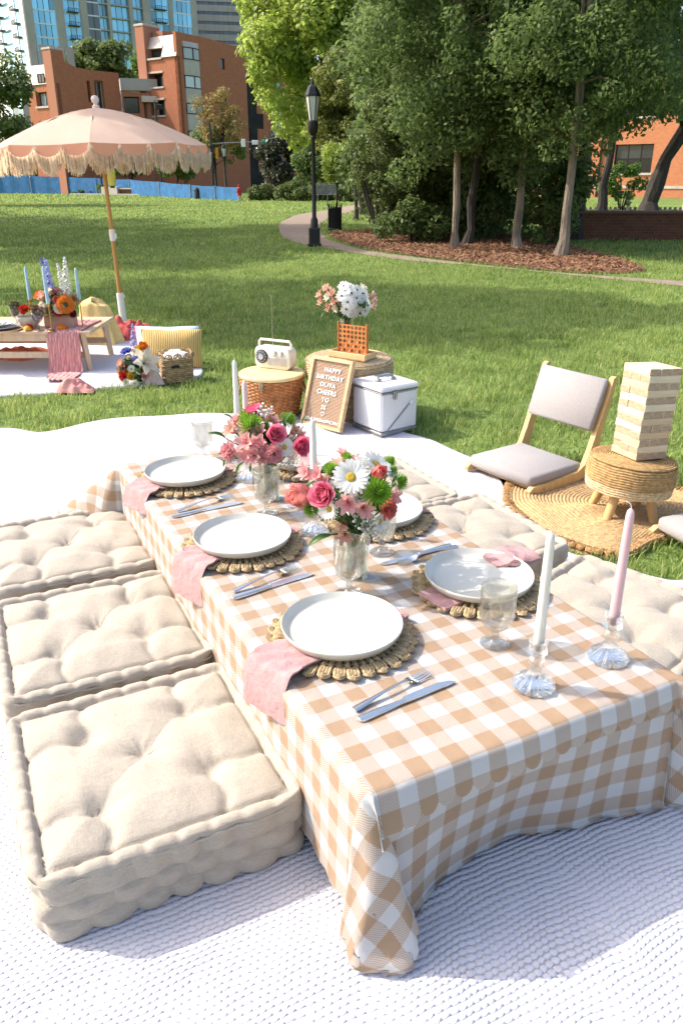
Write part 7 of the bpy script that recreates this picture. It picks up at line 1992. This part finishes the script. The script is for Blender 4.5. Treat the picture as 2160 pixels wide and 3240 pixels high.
OF = [('gerbera', -1.925, 5.60, .475, .10, 'orange'), ('gerbera', -1.965, 5.58, .455, .062, 'cream'), ('rose', -2.07, 5.62, .52, .075, 'peach'), ('rose', -2.11, 5.66, .52, .07, 'orange'), ('rose', -2.03, 5.64, .55, .06, 'cream'), ('carnation', -2.0, 5.66, .555, .06, 'pinkp'), ('carnation', -1.98, 5.60, .425, .05, 'red'), ('rose', -2.06, 5.58, .47, .06, 'cream'), ('rose', -1.99, 5.62, .50, .055, 'coral'), ('carnation', -2.04, 5.58, .43, .05, 'tan'), ('carnation', -1.90, 5.64, .41, .05, 'burg'), ('carnation', -2.1, 5.6, .42, .055, 'cream'), ('carnation', -1.89, 5.68, .5, .05, 'tan'), ('spire', -2.03, 5.66, .56, .16, 'lilac'), ('spire', -2.06, 5.70, .54, .17, 'blue'), ('spire', -1.93, 5.68, .55, .17, 'white'), ('spire', -1.95, 5.70, .52, .16, 'white'), ('alstro', -2.09, 5.6, .47, .06, 'cream'), ('mum', -1.96, 5.66, .45, .07, 'burg'), ('alstro', -1.93, 5.64, .53, .06, 'peach')]
bouquet('bouquet', 'orange gerbera and peach rose arrangement with blue and white spikes', 'bouquet', (-2.0, 5.68, tz + .1), (-2.0, 5.68, tz + .05), OF, stems=True, filler=(ballclumps((-2.0, 5.68, .45), (.11, .06, .07), 14, .035, 12), 190, .05))
LB = [('lily', -1.30, 5.17, .165, .16, 'cream'), ('lily', -1.33, 5.2, .10, .12, 'white'), ('mum', -1.355, 5.22, .225, .08, 'yellow'), ('rose', -1.325, 5.22, .245, .065, 'orange'), ('carnation', -1.43, 5.22, .215, .07, 'blue'), ('rose', -1.45, 5.18, .15, .06, 'peach'), ('carnation', -1.445, 5.16, .075, .065, 'red'), ('carnation', -1.40, 5.15, .08, .05, 'yellow'), ('rose', -1.315, 5.15, .085, .05, 'pink'), ('spire', -1.385, 5.24, .24, .12, 'lilac'), ('carnation', -1.47, 5.18, .11, .05, 'tan'), ('daisy', -1.39, 5.15, .125, .05, ''), ('carnation', -1.36, 5.17, .17, .05, 'blue'), ('rose', -1.41, 5.2, .18, .05, 'cream'), ('daisy', -1.43, 5.13, .04, .05, ''), ('daisy', -1.37, 5.12, .035, .05, ''), ('alstro', -1.42, 5.18, .12, .06, 'burg')]
bouquet('bouquet', 'mixed bouquet with a cream lily lying on the grass by the blanket corner', 'bouquet', (-1.38, 5.24, .10), (-1.37, 5.25, .01), LB, stems=True, filler=(ballclumps((-1.38, 5.23, .12), (.09, .06, .08), 18, .04, 13), 260, .055))
GL_SM = glassmat('smoky_glass', (.62, .58, .62), .8, .05)
wg = None
for lab, x, y in (('smoky purple wine goblet at the left of the low table', -2.33, 5.72), ('smoky purple wine goblet before the flower trough', -2.105, 5.53)):
    if wg is None:
        b = MB(); b.lathe([(0, 0), (.034, 0), (.03, .005), (.006, .012), (.006, .05), (.012, .056), (.03, .075), (.042, .11), (.043, .15), (.040, .168), (.038, .168), (.040, .15), (.039, .11), (.027, .078), (0, .062)], 26); o = b.build('wine_goblet', GL_SM, None, ang=60); wg = o.data
    else: o = link('wine_goblet', wg)
    o.location = (x, y, tz); tag(o, lab, 'glass', 'smoky purple goblets')
rf_ = thing('red_flower', 'red carnations in a low white bowl between the smoky goblets', 'flower', (-2.22, 5.66, tz))
b = MB(); b.lathe([(0, 0), (.04, 0), (.08, .05), (.085, .08), (.078, .08), (.07, .05), (0, .02)], 24); b.build('bowl', CER, rf_)
for (x, y, z, s) in ((-.01, -.02, .125, .09), (.07, .0, .12, .08), (.03, .04, .11, .07), (-.04, .03, .1, .06)):
    me, _ = flower_mesh('carnation', 0); m2 = _fmat.get(('carnation', 0, 'red'))
    if m2 is None: m2 = me.copy(); m2.materials.append(PM['red']); _fmat[('carnation', 0, 'red')] = m2
    o = link('carnation', m2, rf_); o.location = (x, y, z); o.scale = (s,) * 3; o.rotation_euler = (.5, .1, 0)
ps = thing('plate_stack', 'stack of plates with a striped napkin at the left end of the low table', 'plate', (-2.40, 5.56, tz))
b = MB(); b.lathe([(0, 0), (.15, 0), (.16, .008), (.158, .010), (0, .008)], 36); b.build('charger', mat('charger_tan', (.52, .36, .2), .8), ps)
for k, r in enumerate((.135, .105)):
    b = MB(); b.lathe([(0, .011 + .02 * k), (r * .7, .011 + .02 * k), (r, .028 + .02 * k), (r - .003, .030 + .02 * k), (r * .68, .016 + .02 * k), (0, .016 + .02 * k)], 36); b.build('plate', CER if k else mat('plate_greyblue', (.32, .33, .36), .4), ps)
b = MB(); b.box((-.01, -.03, .052), (.15, .09, .012), .004, .2); b.build('napkin', stripemat('napkin_stripe', (.80, .78, .74), (.40, .38, .42), .03), ps, smooth=False)
for lab, c, s, m in (('orange slice lying on the low table by the runner', (-1.955, 5.56, tz + .006), .036, PM['orange']), ('yellow lemon wedge on the low table edge', (-2.19, 5.53, tz + .002), .03, PM['yellow']), ('red orange half beside the smoky goblets', (-2.2, 5.585, tz + .004), .032, PM['red'])):
    b = MB(); rows = []
    for i in range(9):
        t = PI * i / 8; rows.append([(s * math.cos(t), s * math.sin(t) * math.cos(f), s * .9 * math.sin(t) * abs(math.sin(f))) for f in np.linspace(0, PI, 9)])
    b.sheet(rows); b.sheet([[(s * .97 * math.cos(t) * q, s * .97 * math.sin(t) * q * 1.0 - s * .0, .001) for t in np.linspace(-PI, PI, 17)] for q in (0.01, .8, 1)])
    o = b.build('citrus_slice', m, None); o.location = (c[0], c[1], c[2] + .004); o.rotation_euler = (.25, 0, rnd.uniform(0, 3)); tag(o, lab, 'fruit')
